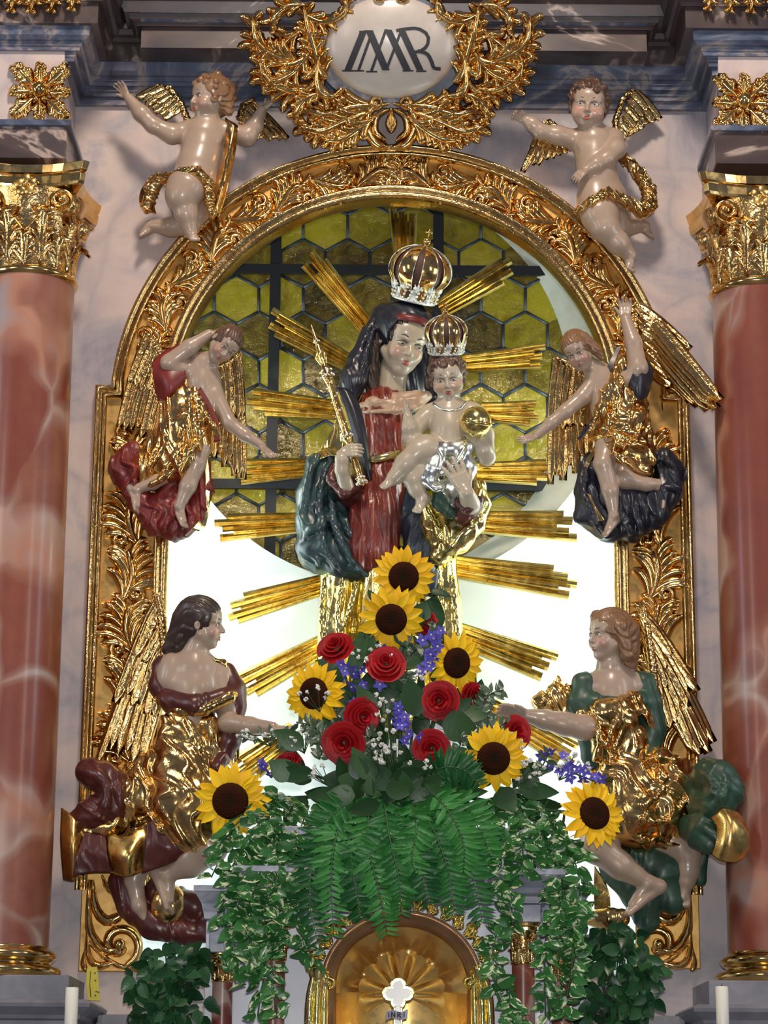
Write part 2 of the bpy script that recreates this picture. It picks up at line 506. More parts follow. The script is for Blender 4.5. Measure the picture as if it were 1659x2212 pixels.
def marble_pale():
    t = NT('marbled_pale')
    n = t.noise(2.0, 5, .6, 1.0)
    t.set(Base__Color=t.ramp(n, [(.3, (.62, .66, .78)), (.6, (.80, .83, .90)), (.75, (.70, .69, .76))]), Roughness=.4)
    return t.m
MPALE = marble_pale()
def marble_grey():
    t = NT('marbled_grey')
    t.set(Base__Color=t.ramp(t.noise(4, 5, .6, 1.5), [(.3, (.15, .17, .22)), (.5, (.30, .32, .39)), (.62, (.52, .52, .58)), (.75, (.24, .26, .33))]), Roughness=.3, Coat__Weight=.3)
    return t.m
MGREY = marble_grey()
GOLDT = goldmat('gilding_niche', (.80, .54, .18), (.90, .66, .25), .33, 6, .05, .85)
BROWNG = goldmat('brown_gilt_moulding', (.26, .135, .06), (.36, .20, .09), .36, 12, .1, .5)
NICHE = plain('niche_plaster', (.80, .88, .87), .7, bs=3, bst=.05)
def reveal():
    t = NT('reveal_plaster')
    t.set(Base__Color=t.ramp(t.noise(3, 5, .7), [(.35, (.40, .44, .40)), (.7, (.60, .64, .58))]), Roughness=.7)
    return t.m
REVEAL = reveal()
LEAD = plain('lead_came', (.045, .06, .08), .4, .3)
IRON = plain('iron_bar', (.010, .013, .018), .5)
def glass():
    t = NT('amber_cathedral_glass')
    rnd = t.n('ShaderNodeObjectInfo').outputs['Random']
    p = t.pos()
    n1 = t.noise(7, 5, .65, 1.5, p)
    n2 = t.noise(36, 4, .7, 1.0, p)
    f = t.math('ADD', t.math('MULTIPLY', n1, .75), t.math('MULTIPLY', rnd, .5))
    c = t.ramp(f, [(.34, (.06, .04, .002)), (.50, (.20, .15, .005)), (.66, (.38, .33, .012)), (.84, (.56, .52, .03))])
    t.t.nodes.remove(t.b)
    tr = t.n('ShaderNodeBsdfTranslucent', Color=c)
    b = t.n('ShaderNodeBump', Strength=.8, Distance=.012, Height=t.math('ADD', n1, t.math('MULTIPLY', n2, .5)))
    gl = t.n('ShaderNodeBsdfGlossy', Color=(1, .92, .6, 1), Roughness=.13)
    t.t.links.new(b.outputs[0], gl.inputs['Normal'])
    df = t.n('ShaderNodeBsdfDiffuse', Color=c)
    m1 = t.n('ShaderNodeMixShader', i0=.35, i1=tr.outputs[0], i2=df.outputs[0])
    m2 = t.n('ShaderNodeMixShader', i0=.15, i1=m1.outputs[0], i2=gl.outputs[0])
    t.t.links.new(m2.outputs[0], t.t.nodes['Material Output'].inputs[0])
    return t.m
GLASS = glass()
# plants
def leafmat(name, a, b, rough=.35, obj=False, varieg=None, bs=9):
    t = NT(name)
    rnd = t.n('ShaderNodeObjectInfo').outputs['Random']
    c = t.mix(rnd, a, b)
    if varieg:
        ob = t.pos(True)
        m = t.n('ShaderNodeVectorMath', _operation='ADD', i0=ob, i1=t.n('ShaderNodeCombineXYZ', X=t.math('MULTIPLY', rnd, 31.0), Y=t.math('MULTIPLY', rnd, 17.0)).outputs[0]).outputs[0]
        n = t.noise(1.7, 3, .6, .6, t.n('ShaderNodeMapping', Vector=m, Scale=(.7, 1.9, 1)).outputs[0])
        c = t.mix(t.ramp(n, [(.565, (0,)*3), (.585, (1,)*3)]), c, varieg)
    t.set(Base__Color=c, Roughness=rough)
    t.b.inputs['Specular IOR Level'].default_value = .28
    t.bump(t.noise(bs, 2, .5, 0, t.pos(True)), .15)
    return t.m
IVYV = leafmat('variegated_leaf', (.018, .10, .022), (.05, .19, .045), .28, varieg=(.58, .63, .40))
IVYD = leafmat('dark_ivy_leaf', (.010, .05, .018), (.03, .10, .035), .3)
FERN = [leafmat('fern_leaf', a, tuple(x*1.35 for x in a), .36) for a in ((.010, .075, .016), (.020, .125, .024), (.036, .175, .034))]
BROAD = leafmat('broad_leaf', (.012, .045, .014), (.035, .09, .028), .38)
SPRIG = leafmat('sprig_leaf', (.05, .09, .05), (.12, .17, .10), .4, varieg=(.40, .45, .34))
STEM = plain('green_stem', (.04, .10, .03), .5)
TWIG = plain('brown_stem', (.04, .045, .025), .6)
PETALY = leafmat('sunflower_petal', (.86, .46, .003), (.95, .60, .006), .5)
def discm():
    t = NT('sunflower_disc')
    ob = t.pos(True)
    d = t.n('ShaderNodeVectorMath', _operation='LENGTH', i0=ob).outputs['Value']
    c = t.ramp(t.math('DIVIDE', d, .075), [(.0, (.012, .011, .006)), (.28, (.018, .010, .005)), (.5, (.032, .009, .004)), (1, (.045, .013, .004))])
    v = t.n('ShaderNodeTexVoronoi', Scale=170, Vector=ob).outputs['Distance']
    t.set(Base__Color=c, Roughness=.9); t.b.inputs['Specular IOR Level'].default_value = .08; t.bump(v, .9, .004)
    return t.m
DISC = discm()
ROSE = leafmat('rose_petal', (.26, .003, .006), (.40, .006, .010), .5)
DELPH = leafmat('delphinium_petal', (.085, .07, .42), (.15, .12, .60), .5)
WHITEP = leafmat('white_blossom', (.60, .60, .54), (.78, .78, .72), .6)
WAX = NT('candle_wax').set(Base__Color=(.78, .76, .66), Roughness=.4, Subsurface__Weight=.2).m
YELLOW = NT('yellow_tape').set(Base__Color=(.55, .47, .02), Roughness=.5).m
INK = plain('black_ink', (.03, .03, .035), .5)
def cart():
    t = NT('painted_cartouche')
    t.set(Base__Color=t.ramp(t.noise(7, 5, .65), [(.3, (.47, .42, .37)), (.7, (.58, .53, .47))]), Roughness=.33, Coat__Weight=.35, Coat__Roughness=.2)
    t.bump(t.noise(5, 3), .08)
    return t.m
CART = cart()
LILAC = plain('lilac_scroll', (.36, .34, .44), .5, var=.2)
FOAM = plain('dark_bowl', (.012, .018, .014), .5)
SILVERR = plain('silver_filigree', (.80, .83, .77), .35, .6, bs=160, bst=.8)
JEWEL = plain('dark_jewel', (.012, .015, .03), .1)
VELVET = plain('brown_velvet', (.075, .028, .012), .6)
# ------------------------------------------------------------------ setting
AXQ = Q(847, 1000, 0)[0]
def X(px, py, d): return Q(px, py, d)[0]
def Z(py, d): return Q(847, py, d)[2]
def Yd(d): return -d
AC = Q(847, 885, 0)
SX = (Q(1347, 885, 0)[0]-AC[0])/500.0
Rz = lambda b: Z(885-b, 0)-AC[2]
# arch outline in wall plane: half width a, rise b (both in photo pixels at the spring line)
def arch(a, b, n=48, z_low=None):
    t = np.linspace(math.pi, 0, n)
    x = AC[0]+a*SX*np.cos(t); z = AC[2]+Rz(b)*np.sin(t)
    pts = np.stack([x, z], 1)
    if z_low is not None:
        m = 14
        zl = np.linspace(z_low, AC[2], m, endpoint=False)
        pts = np.vstack([np.stack([np.full(m, x[0]), zl], 1), pts, np.stack([np.full(m, x[-1]), zl[::-1]], 1)])
    return pts
def sweep(path, prof, closed=False):
    """path (x,z) in the wall plane, profile [(outward, d)]"""
    p = np.asarray(path, float); m = len(p)
    seg = np.diff(p, axis=0); seg /= np.linalg.norm(seg, axis=1)[:, None]
    nn = np.stack([-seg[:, 1], seg[:, 0]], 1)      # left of travel
    N = np.zeros_like(p)
    for i in range(m):
        a = nn[max(i-1, 0)]; b = nn[min(i, m-2)]
        v = a+b; v /= np.linalg.norm(v)
        N[i] = v/max(v@a, .3)
    V = []
    for o, d in prof:
        V.append(np.stack([p[:, 0]+N[:, 0]*o, np.full(m, -d), p[:, 1]+N[:, 1]*o], 1))
    V = np.concatenate(V); F = []
    k = len(prof)
    for i in range(k-1):
        for j in range(m-1):
            F.append((i*m+j, i*m+j+1, (i+1)*m+j+1, (i+1)*m+j))
    return V, F
def struct(o): o['kind'] = 'structure'; return o
# wall with the opening that the frame covers
zb = Z(2420, 0); zt = Z(-260, 0)
hole = arch(552, 512, 60, Z(2100, 0))
def wallmesh(x0, x1, z0, z1, d):
    c = hole.mean(0)
    loop = np.vstack([hole, [[hole[-1, 0]-(hole[-1, 0]-hole[0, 0])*f, hole[0, 1]] for f in (.25, .5, .75)]])
    V = []; out = []
    for q in loop:
        v = q-c; t = 1e9
        if v[0] > 1e-6: t = min(t, (x1-c[0])/v[0])
        if v[0] < -1e-6: t = min(t, (x0-c[0])/v[0])
        if v[1] > 1e-6: t = min(t, (z1-c[1])/v[1])
        if v[1] < -1e-6: t = min(t, (z0-c[1])/v[1])
        out.append(c+v*t)
    n = len(loop)
    # pull the nearest ray to each corner
    for cx in (x0, x1):
        for cz in (z0, z1):
            i = int(np.argmin([np.hypot(o_[0]-cx, o_[1]-cz) for o_ in out])); out[i] = np.array([cx, cz])
    V = [(q[0], -d, q[1]) for q in loop]+[(q[0], -d, q[1]) for q in out]+[(q[0], -d+26, q[1]) for q in loop]
    F = [(i, (i+1) % n, n+(i+1) % n, n+i) for i in range(n)]+[(2*n+i, 2*n+(i+1) % n, (i+1) % n, i) for i in range(n)]
    return V, F
V, F = wallmesh(AXQ-1500, AXQ+1500, zb, zt, 0)
struct(mk('wall_front', V, F, WALL, smooth=False))
fl = Q(847, 1000, 0)
V, F = box(AXQ-3500, AXQ+3500, -5200, 300, -20, 0); struct(mk('floor', V, F, PLINTH, smooth=False))
# niche back wall with a round opening, its splayed reveal, and the leaded window
DB, DG = -200, -290
N_ = 96
th = np.arange(N_)/N_*2*math.pi
c0, c1 = (838, 790), (792, 828)
ring0 = QA([(c0[0]+486*math.cos(t), c0[1]+474*math.sin(t), DB) for t in th])
ring1 = QA([(c1[0]+436*math.cos(t), c1[1]+424*math.sin(t), DG) for t in th])
xw0, xw1 = AXQ-760, AXQ+760
V = []; 
for q in ring0: V.append(q)
for t, q in zip(th, ring0):
    cc = ring0.mean(0); v = (q-cc)[[0, 2]]; tt = 1e9
    for lim, i in ((xw0, 0), (xw1, 0)):
        if v[i]*(lim-cc[0]) > 1e-6: tt = min(tt, (lim-cc[0])/v[i])
    for lim in (zb, zt):
        if v[1]*(lim-cc[2]) > 1e-6: tt = min(tt, (lim-cc[2])/v[1])
    V.append([cc[0]+v[0]*tt, -DB, cc[2]+v[1]*tt])
V = np.array(V)
for cx in (xw0, xw1):
    for cz in (zb, zt):
        i = N_+int(np.argmin(np.hypot(V[N_:, 0]-cx, V[N_:, 2]-cz))); V[i] = (cx, -DB, cz)
F = [(i, (i+1) % N_, N_+(i+1) % N_, N_+i) for i in range(N_)]
struct(mk('wall_back', V, F, NICHE, smooth=False))
V = np.vstack([ring0, ring1]); F = [(i, N_+i, N_+(i+1) % N_, (i+1) % N_) for i in range(N_)]
struct(mk('trim_1', V, F, REVEAL))
for sx, nm in ((-1, 'left'), (1, 'right')):      # cheeks of the niche
    x = AXQ+sx*700
    V, F = box(min(x, x+sx*20), max(x, x+sx*20), 12, -DB+10, zb, zt)
    struct(mk('wall_'+nm, V, F, NICHE, smooth=False))
# window: lead lattice, iron bars, amber panes
wc = ring1.mean(0)
win = bpy.data.objects.new('window_1', None); col.objects.link(win)
ORG[win.name] = np.array([wc[0], wc[1], ring1[:, 2].min()])*S; win.location = ORG[win.name]; win['kind'] = 'structure'
def clip(poly, circ):
    out = [np.array(p) for p in poly]
    n = len(circ)
    for i in range(n):
        a, b = circ[i], circ[(i+1) % n]
        e = b-a; nn = np.array([-e[1], e[0]])
        new = []
        for j in range(len(out)):
            p, q = out[j], out[(j+1) % len(out)]
            dp, dq = (p-a)@nn, (q-a)@nn
            if dp >= 0: new.append(p)
            if (dp >= 0) != (dq >= 0): new.append(p+(q-p)*dp/(dp-dq))
        out = new
        if len(out) < 3: return None
    return out
circ2 = (ring1[:, [0, 2]]-wc[[0, 2]])*1.01+wc[[0, 2]]
area_ = sum(circ2[i][0]*circ2[(i+1) % N_][1]-circ2[(i+1) % N_][0]*circ2[i][1] for i in range(N_))
if area_ < 0: circ2 = circ2[::-1]
circ2 = circ2[::3]
lead = Acc(); seen = set()
def wq(px, py): return Q(px, py, DG)
for row in range(-3, 12):
    for cix in range(-5, 7):
        cx = 703+96*cix+(48 if row % 2 else 0); cy = 490+78.5*row
        hexp = [(cx, cy-53), (cx+48, cy-26.5), (cx+48, cy+26.5), (cx, cy+53), (cx-48, cy+26.5), (cx-48, cy-26.5)]
        if math.hypot(cx-c1[0], cy-c1[1]) > 436+58: continue
        P3 = [wq(*p) for p in hexp]
        poly = clip([p[[0, 2]] for p in P3][::-1], circ2)
        if poly is not None and len(poly) >= 3:
            k = len(poly); cen = np.mean(poly, 0)
            tilt = rng.randn(2)*.012
            V = [(p[0], -DG+(p-cen)@tilt, p[1]) for p in poly]+[(p[0], -DG+3+(p-cen)@tilt, p[1]) for p in poly]
            F = [tuple(range(k)), tuple(range(2*k-1, k-1, -1))]+[(i, k+i, k+(i+1) % k, (i+1) % k) for i in range(k)]
            mk('pane', V, F, GLASS, win, smooth=False)
        for i in range(6):
            a, b = hexp[i], hexp[(i+1) % 6]
            key = tuple(sorted([(round(a[0]/4), round(a[1]/4)), (round(b[0]/4), round(b[1]/4))]))
            if key in seen: continue
            seen.add(key)
            m_ = ((a[0]+b[0])/2-c1[0], (a[1]+b[1])/2-c1[1])
            if math.hypot(*m_) > 436: continue
            Vt, Ft = tube([wq(*a), wq(*b)], 4.0, 6); lead.add(Vt, Ft)
tag(lead.mk('lead_came', LEAD, win), 'dark lead lattice between the amber panes')
for a, b, wd in (((600, 380), (600, 1270), 12.5), ((947, 380), (947, 1240), 12.5), ((330, 583), (1230, 583), 11.5), ((350, 1047), (1210, 1047), 11.5)):
    A, B = wq(*a), wq(*b); v = a[0] == b[0]
    if v: V, F = box(A[0]-wd, A[0]+wd, A[1]-14, A[1]-4, B[2], A[2])
    else: V, F = box(A[0], B[0], A[1]-16, A[1]-6, A[2]-wd, A[2]+wd)
    mk('iron_bar', V, F, IRON, win, smooth=False)
# ------------------------------------------------------------------ carved leaf work
def finger(acc, pts, w_, d0, h, n=9, tipw=.35, pix_=True, frame=None, m=0):
    """raised tapering rib along pts; pix_: pts are photo pixels on the plane d0"""
    p = spline(pts, n)
    V = []
    for i in range(n):
        t = i/(n-1)
        wd = w_*(.35+.65*math.sin(math.pi/2*min(1, t/.6)))*(1 if t < .72 else tipw*.5+(1-tipw*.5)*math.sqrt(max(0, 1-((t-.72)/.28)**2)))
        hh = h*(.35+.65*t**.8)*(1 if t < .9 else .75)
        a = p[max(i-1, 0)]; b = p[min(i+1, n-1)]
        dx, dy = b[0]-a[0], b[1]-a[1]; l = math.hypot(dx, dy)+1e-6
        nx, ny = -dy/l, dx/l
        for s_, f in ((-1, 0), (-.5, .8), (0, 1), (.5, .8), (1, 0)):
            x, y, dd = p[i][0]+nx*wd*s_, p[i][1]+ny*wd*s_, d0+hh*f+(0 if f else -2)
            V.append(Q(x, y, dd) if pix_ else frame(x, y, dd))
    F = []
    for i in range(n-1):
        for j in range(4): F.append((i*5+j, i*5+j+1, (i+1)*5+j+1, (i+1)*5+j))
    F.append((0, 1, 2, 3, 4)); F.append(tuple(range((n-1)*5+4, (n-1)*5-1, -1)))
    acc.add(V, F, m)
def leafwork(acc, spine, nf=6, w_=7, spread=42, ln=.55, d0=10, h=16, pix_=True, frame=None, t0=.1, t1=.8, curl=30, sides=(-1, 1)):
    """acanthus leaf: a spine with fingers to both sides"""
    sp = spline(spine, 40)
    L = np.linalg.norm(np.diff(sp, axis=0), axis=1).sum()
    finger(acc, sp[::4], w_*1.1, d0+2, h*1.15, 11, .3, pix_, frame)
    for i in range(nf):
        t = t0+(t1-t0)*i/max(nf-1, 1)
        a = sp[int(t*39)]; b = sp[min(int(t*39)+2, 39)]; c = sp[max(int(t*39)-2, 0)]
        ang = math.atan2(b[1]-c[1], b[0]-c[0])
        for s_ in sides:
            l = L*ln*(1-.55*t)*(1+.12*math.sin(i*2.3+s_))
            a1 = ang+s_*R_(spread*.45); pts = [a]
            q = np.array(a, float)
            for k in range(4):
                a1 += s_*R_(spread*.55+curl*(k-1))/4*1.2
                q = q+l/4*np.array([math.cos(a1), math.sin(a1)]); pts.append(q.copy())
            finger(acc, pts, w_*(1.05-.3*t), d0, h*(1-.2*t), 9, .7, pix_, frame)
def scroll(acc, c, r, a0, turns, dirn, w_, d0, h, pix_=True, frame=None, tail=None):
    pts = [] if tail is None else [np.array(p, float) for p in tail]
    n = int(10*turns)+4
    for i in range(n+1):
        t = i/n; rr = r*(1-.78*t); a = a0+dirn*2*math.pi*turns*t
        pts.append(np.array([c[0]+rr*math.cos(a), c[1]+rr*math.sin(a)]))
    finger(acc, pts[::1], w_, d0, h, max(len(pts)*2, 14), .5, pix_, frame)
    q = Q(c[0], c[1], d0+h*.6) if pix_ else frame(c[0], c[1], d0+h*.6)
    V, F = sphere(q, r*.26, 8, 6); acc.add(V, F)
# ------------------------------------------------------------------ gilded frame
fr = empty('picture_frame', 'large gilded carved arched frame around the niche with the statue', 'frame', (AXQ, 0, Z(2110, 0)))
zl = Z(1930, 0); zs = Z(846, 0)
sh = 638*SX
inner = arch(472, 448, 64, zl)
V, F = sweep(inner, [(0, -24), (0, 20), (5, 30), (11, 32), (14, 26), (16, 26), (20, 36), (27, 36), (31, 26), (31, 6)])
tag(mk('inner_moulding', V, F, GOLDF, fr), 'bright stepped inner moulding')
ao = arch(582, 540, 64)
ins = [i for i in range(64) if ao[i, 1] >= zs-2*SX]
pth = [np.array([AC[0]-sh+24*SX, zl]), np.array([AC[0]-sh+24*SX, zs-24*SX]), np.array([ao[ins[0], 0], zs-24*SX])]
pth = pth+[ao[i] for i in ins]+[np.array([2*AC[0]-p[0], p[1]]) for p in pth[::-1]]
V, F = sweep(pth, [(0, 6), (0, 22), (3, 28), (8, 28), (11, 20), (13, 20), (16, 34), (22, 36), (26, 28), (27, 0)])
tag(mk('outer_moulding', V, F, GOLDF, fr), 'double-beaded outer moulding stepping out at the shoulders')
bo = arch(584, 542, 64); bi = arch(500, 474, 64)
V = [(q[0], -9, q[1]) for q in bi]+[(q[0], -9, q[1]) for q in bo]
F = [(i, i+1, 64+i+1, 64+i) for i in range(63)]
for s_ in (-1, 1):
    n = len(V); x0, x1 = AC[0]+s_*502*SX, AC[0]+s_*(sh/SX-20)*SX
    V += [(x0, -9, zl), (x1, -9, zl), (x1, -9, AC[2]), (x0, -9, AC[2])]; F.append((n, n+1, n+2, n+3))
    x2 = AC[0]+s_*583*SX; n += 4
    V += [(x2, -9, AC[2]), (x1, -9, AC[2]), (x1, -9, zs-6), (x2-s_*6, -9, zs-6)]; F.append((n, n+1, n+2, n+3))
mk('flat_bed', V, F, GOLDM, fr, smooth=False)
for x0, x1, y0, y1 in ((174, 306, 1870, 2104), (1372, 1510, 1870, 2088)):
    a, b = X(x0, (y0+y1)/2, 8), X(x1, (y0+y1)/2, 8)
    V, F = box(a, b, -13, 0, Z(y1, 10), Z(y0, 10))
    mk('bottom_panel', V, F, GOLDM, fr, smooth=False, bev=2)
def fpt(a, t, y=None):
    """pixel on the frame bed: arch angle t (0 = right spring, pi = left)"""
    q = (AC[0]+a*SX*math.cos(t), AC[2]+Rz(a*.93)*math.sin(t))
    return pix((q[0], -9, q[1]))
for s_ in (-1, 1):                                    # foliage running up both sides of the arch
    for k in range(8):
        t = R_(8+k*10.3) 
        T = (lambda u: u) if s_ > 0 else (lambda u: math.pi-u)
        up = 1 if k % 2 else -1
        A = Acc()
        am = 541
        sp = [fpt(am-up*26, T(t)), fpt(am-up*4, T(t+R_(3.5))), fpt(am+up*14, T(t+R_(7))), fpt(am+up*8, T(t+R_(11)))]
        leafwork(A, sp, 7, 11, 48, .58, 9, 22)
        cc = fpt(am-up*20, T(t+R_(9))); 
        scroll(A, cc, 17, 0 if s_ > 0 else math.pi, 1.3, up*s_, 8, 12, 18)
        A.mk('acanthus_leaf', GOLD, fr)
    for k in range(8):                                # foliage up the straight sides
        y = 1840-k*118
        xm = 275-(y-1400)*.031 if s_ < 0 else 1421+(y-1400)*.031
        up = 1 if k % 2 else -1
        A = Acc()
        leafwork(A, [(xm-up*16, y+50), (xm+up*4, y), (xm+up*2, y-38), (xm-up*8, y-74)], 7, 12, 58, .72, 9, 24, t0=.04, t1=.7)
        scroll(A, (xm-up*18, y-84), 18, math.pi/2, 1.3, up, 11, 12, 22, tail=[(xm+up*18, y-40)])
        A.mk('acanthus_leaf', GOLD, fr)
A = Acc()
leafwork(A, [(868, 398), (868, 370), (868, 342)], 4, 6, 60, .9, 14, 18)
for s_ in (-1, 1): scroll(A, (868+s_*30, 352), 17, math.pi/2, 1.2, s_, 6, 12, 16)
tag(A.mk('keystone_leaf', GOLD, fr), 'leaf at the crown of the arch')
for s_, x0 in ((-1, 240), (1, 1440)):                  # scrolls on the bottom panels
    m_ = lambda x: x0+s_*x
    A = Acc()
    scroll(A, (m_(-18), 2040), 48, R_(90 if s_ < 0 else 90), 1.2, s_, 13, 10, 22, tail=[(m_(46), 1900), (m_(52), 1970), (m_(44), 2040)])
    finger(A, [(m_(40), 1900), (m_(34), 1960), (m_(8), 1990), (m_(-30), 1972)], 15, 10, 20)
    finger(A, [(m_(48), 1940), (m_(46), 2010), (m_(16), 2052), (m_(-14), 2050)], 12, 14, 22)
    finger(A, [(m_(50), 2000), (m_(50), 2060), (m_(30), 2086), (m_(-6), 2080)], 10, 12, 18)
    finger(A, [(m_(20), 1890), (m_(6), 1920), (m_(-24), 1930), (m_(-40), 1905)], 11, 10, 18)
    finger(A, [(m_(56), 2050), (m_(60), 2080), (m_(54), 2100)], 9, 10, 14)
    tag(A.mk('scroll', GOLD, fr), 'burnished scroll on the bottom panel')
# ------------------------------------------------------------------ entablature
def plan_sweep(plan, prof):
    """plan [(x, d)] walked from left to right; prof [(o, z)]"""
    p = np.asarray(plan, float); m = len(p)
    seg = np.diff(p, axis=0); seg /= np.linalg.norm(seg, axis=1)[:, None]
    nn = np.stack([-seg[:, 1], seg[:, 0]], 1)
    V = []
    for o, z in prof:
        for i in range(m):
            a = nn[max(i-1, 0)]; b = nn[min(i, m-2)]; v = a+b; v /= np.linalg.norm(v); v = v/max(v@a, .3)
            V.append((p[i, 0]+v[0]*o, -(p[i, 1]+v[1]*o), z))
    F = []
    for i in range(len(prof)-1):
        for j in range(m-1): F.append((i*m+j, i*m+j+1, (i+1)*m+j+1, (i+1)*m+j))
    return V, F
xa = X(150, 200, 187)-12; xb = X(1540, 220, 187)+12
xL, xR = AXQ-1400, AXQ+1400
FW = 175
prof = [(o, Z(py, o)) for o, py in ((0, 236), (12, 231), (12, 215), (20, 213), (20, 206), (24, 202), (24, 192), (33, 190), (34, 182), (38, 179), (38, 171), (48, 167), (56, 157), (58, 141), (58, 138))]
V, F = plan_sweep([(xL, FW), (xa, FW), (xa, 0), (xb, 0), (xb, FW), (xR, FW)], prof)
struct(mk('trim_2', V, F, CORN, smooth=False))
zs1 = Z(138, 58)
x3, x4 = X(305, 80, 130), X(1397, 85, 130)
prof = [(-80, zs1), (0, zs1), (0, Z(62, 130)), (10, Z(60, 140)), (12, Z(51, 142)), (16, Z(50, 146)), (24, Z(44, 154)), (28, Z(32, 158)), (36, Z(30, 166)), (46, Z(6, 176)), (58, Z(-6, 188)), (60, Z(-60, 190)), (-80, Z(-60, 190))]
V, F = plan_sweep([(xL, FW+70), (xa+75, FW+70), (xa+75, 50), (x3, 50), (x3, 130), (x4, 130), (xb-75, 130) if False else (x4, 50), (xb-75, 50), (xb-75, FW+70), (xR, FW+70)], prof)
struct(mk('trim_3', V, F, FASC, smooth=False))
def dress(y0, y1, d, o):                                # blue mouldings on the cornice above the fascia
    return
prof = [(2, Z(61, 132)), (11, Z(59, 141)), (13, Z(52, 143)), (17, Z(50, 147)), (25, Z(44, 155)), (29, Z(32, 159)), (37, Z(30, 167)), (47, Z(6, 177)), (59, Z(-6, 189)), (61, Z(-60, 191))]
V, F = plan_sweep([(x3, 128), (x4, 128)], [(o, z) for o, z in prof])
struct(mk('trim_4', V, F, CORN, smooth=False))
# blocks over the columns
for s_, xe, nm in ((-1, xa, 'left'), (1, xb, 'right')):
    d = 200
    xo = AXQ+s_*1200
    dy = 0 if s_ < 0 else 0
    zA, zB, zC_ = Z(116, d), Z(272, d), Z(352, d)
    a, b = sorted((xe-s_*0, xo))
    V, F = box(a, b, -d, 0, zB, zA); 
    o1 = struct(mk('wall_'+nm+'_block', V, F, WALL if True else CORN, smooth=False, bev=1.5)); o1.name = 'wall_%s_block' % nm
    a, b = sorted((xe-s_*14, xo))
    V, F = box(a, b, -d-12, 0, zC_, zB-6); struct(mk('trim_5', V, F, FASC, smooth=False, bev=2))
    a, b = sorted((xe-s_*24, xo))
    V, F = box(a, b, -d-22, 0, zB-14, zB); struct(mk('trim_6', V, F, CORN, smooth=False, bev=2.5))
# gilded rosettes on the blocks
for s_, cx, cy, lb in ((-1, 86, 198, 'square gilded leaf rosette on the block above the left column'), (1, 1606, 222, 'square gilded leaf rosette on the block above the right column')):
    t = empty('rosette', lb, 'rosette', Q(cx, cy+70, 200), 'rosettes above the columns')
    for k in range(8):
        a = R_(45*k+2); L = 80 if k % 2 else 62
        A = Acc()
        sp = [(cx+math.cos(a)*f*L, cy+math.sin(a)*f*L*.96) for f in (.22, .5, .78, 1.0)]
        leafwork(A, sp, 5, 11 if k % 2 else 10, 42, .6, 202, 20, t0=.08, t1=.68)
        A.mk('acanthus_leaf', GOLD, t)
    A = Acc()
    V, F = lathe([(0, 30), (9, 28), (15, 22), (18, 14), (20, 4), (21, 0)], Q(cx, cy, 202), 16, (0, -1, 0)); A.add(V, F)
    for k in range(6):
        q = R_(60*k); V, F = sphere(Q(cx+17*math.cos(q), cy+17*math.sin(q), 214), 6, 8, 6); A.add(V, F)
    A.mk('boss', GOLDS, t)
# hanging gilded mouldings at the very top corners
for s_, x0, x1, lb in ((-1, -40, 178, 'gilded hanging ornament at the top left edge'), (1, 1508, 1740, 'gilded hanging ornament at the top right edge')):
    t = empty('hanging_ornament', lb, 'ornament', Q((x0+x1)/2, 30, 255), 'gilded ornaments on the cornice')
    A = Acc(); n = 5
    for k in range(n):
        f = (k+.5)/n; x = x0+(x1-x0)*f; y = 14+10*math.sin(math.pi*f)
        leafwork(A, [(x, -40), (x+2, -14), (x-3, y+4)], 3, 9, 40, .6, 255, 20)
    A.mk('leaf_swag', GOLD, t)
    V, F = tube(QA([(x0, -30, 250), ((x0+x1)/2, 2, 252), (x1, -30, 250)]), 16, 10); mk('garland', V, F, GOLD, t)
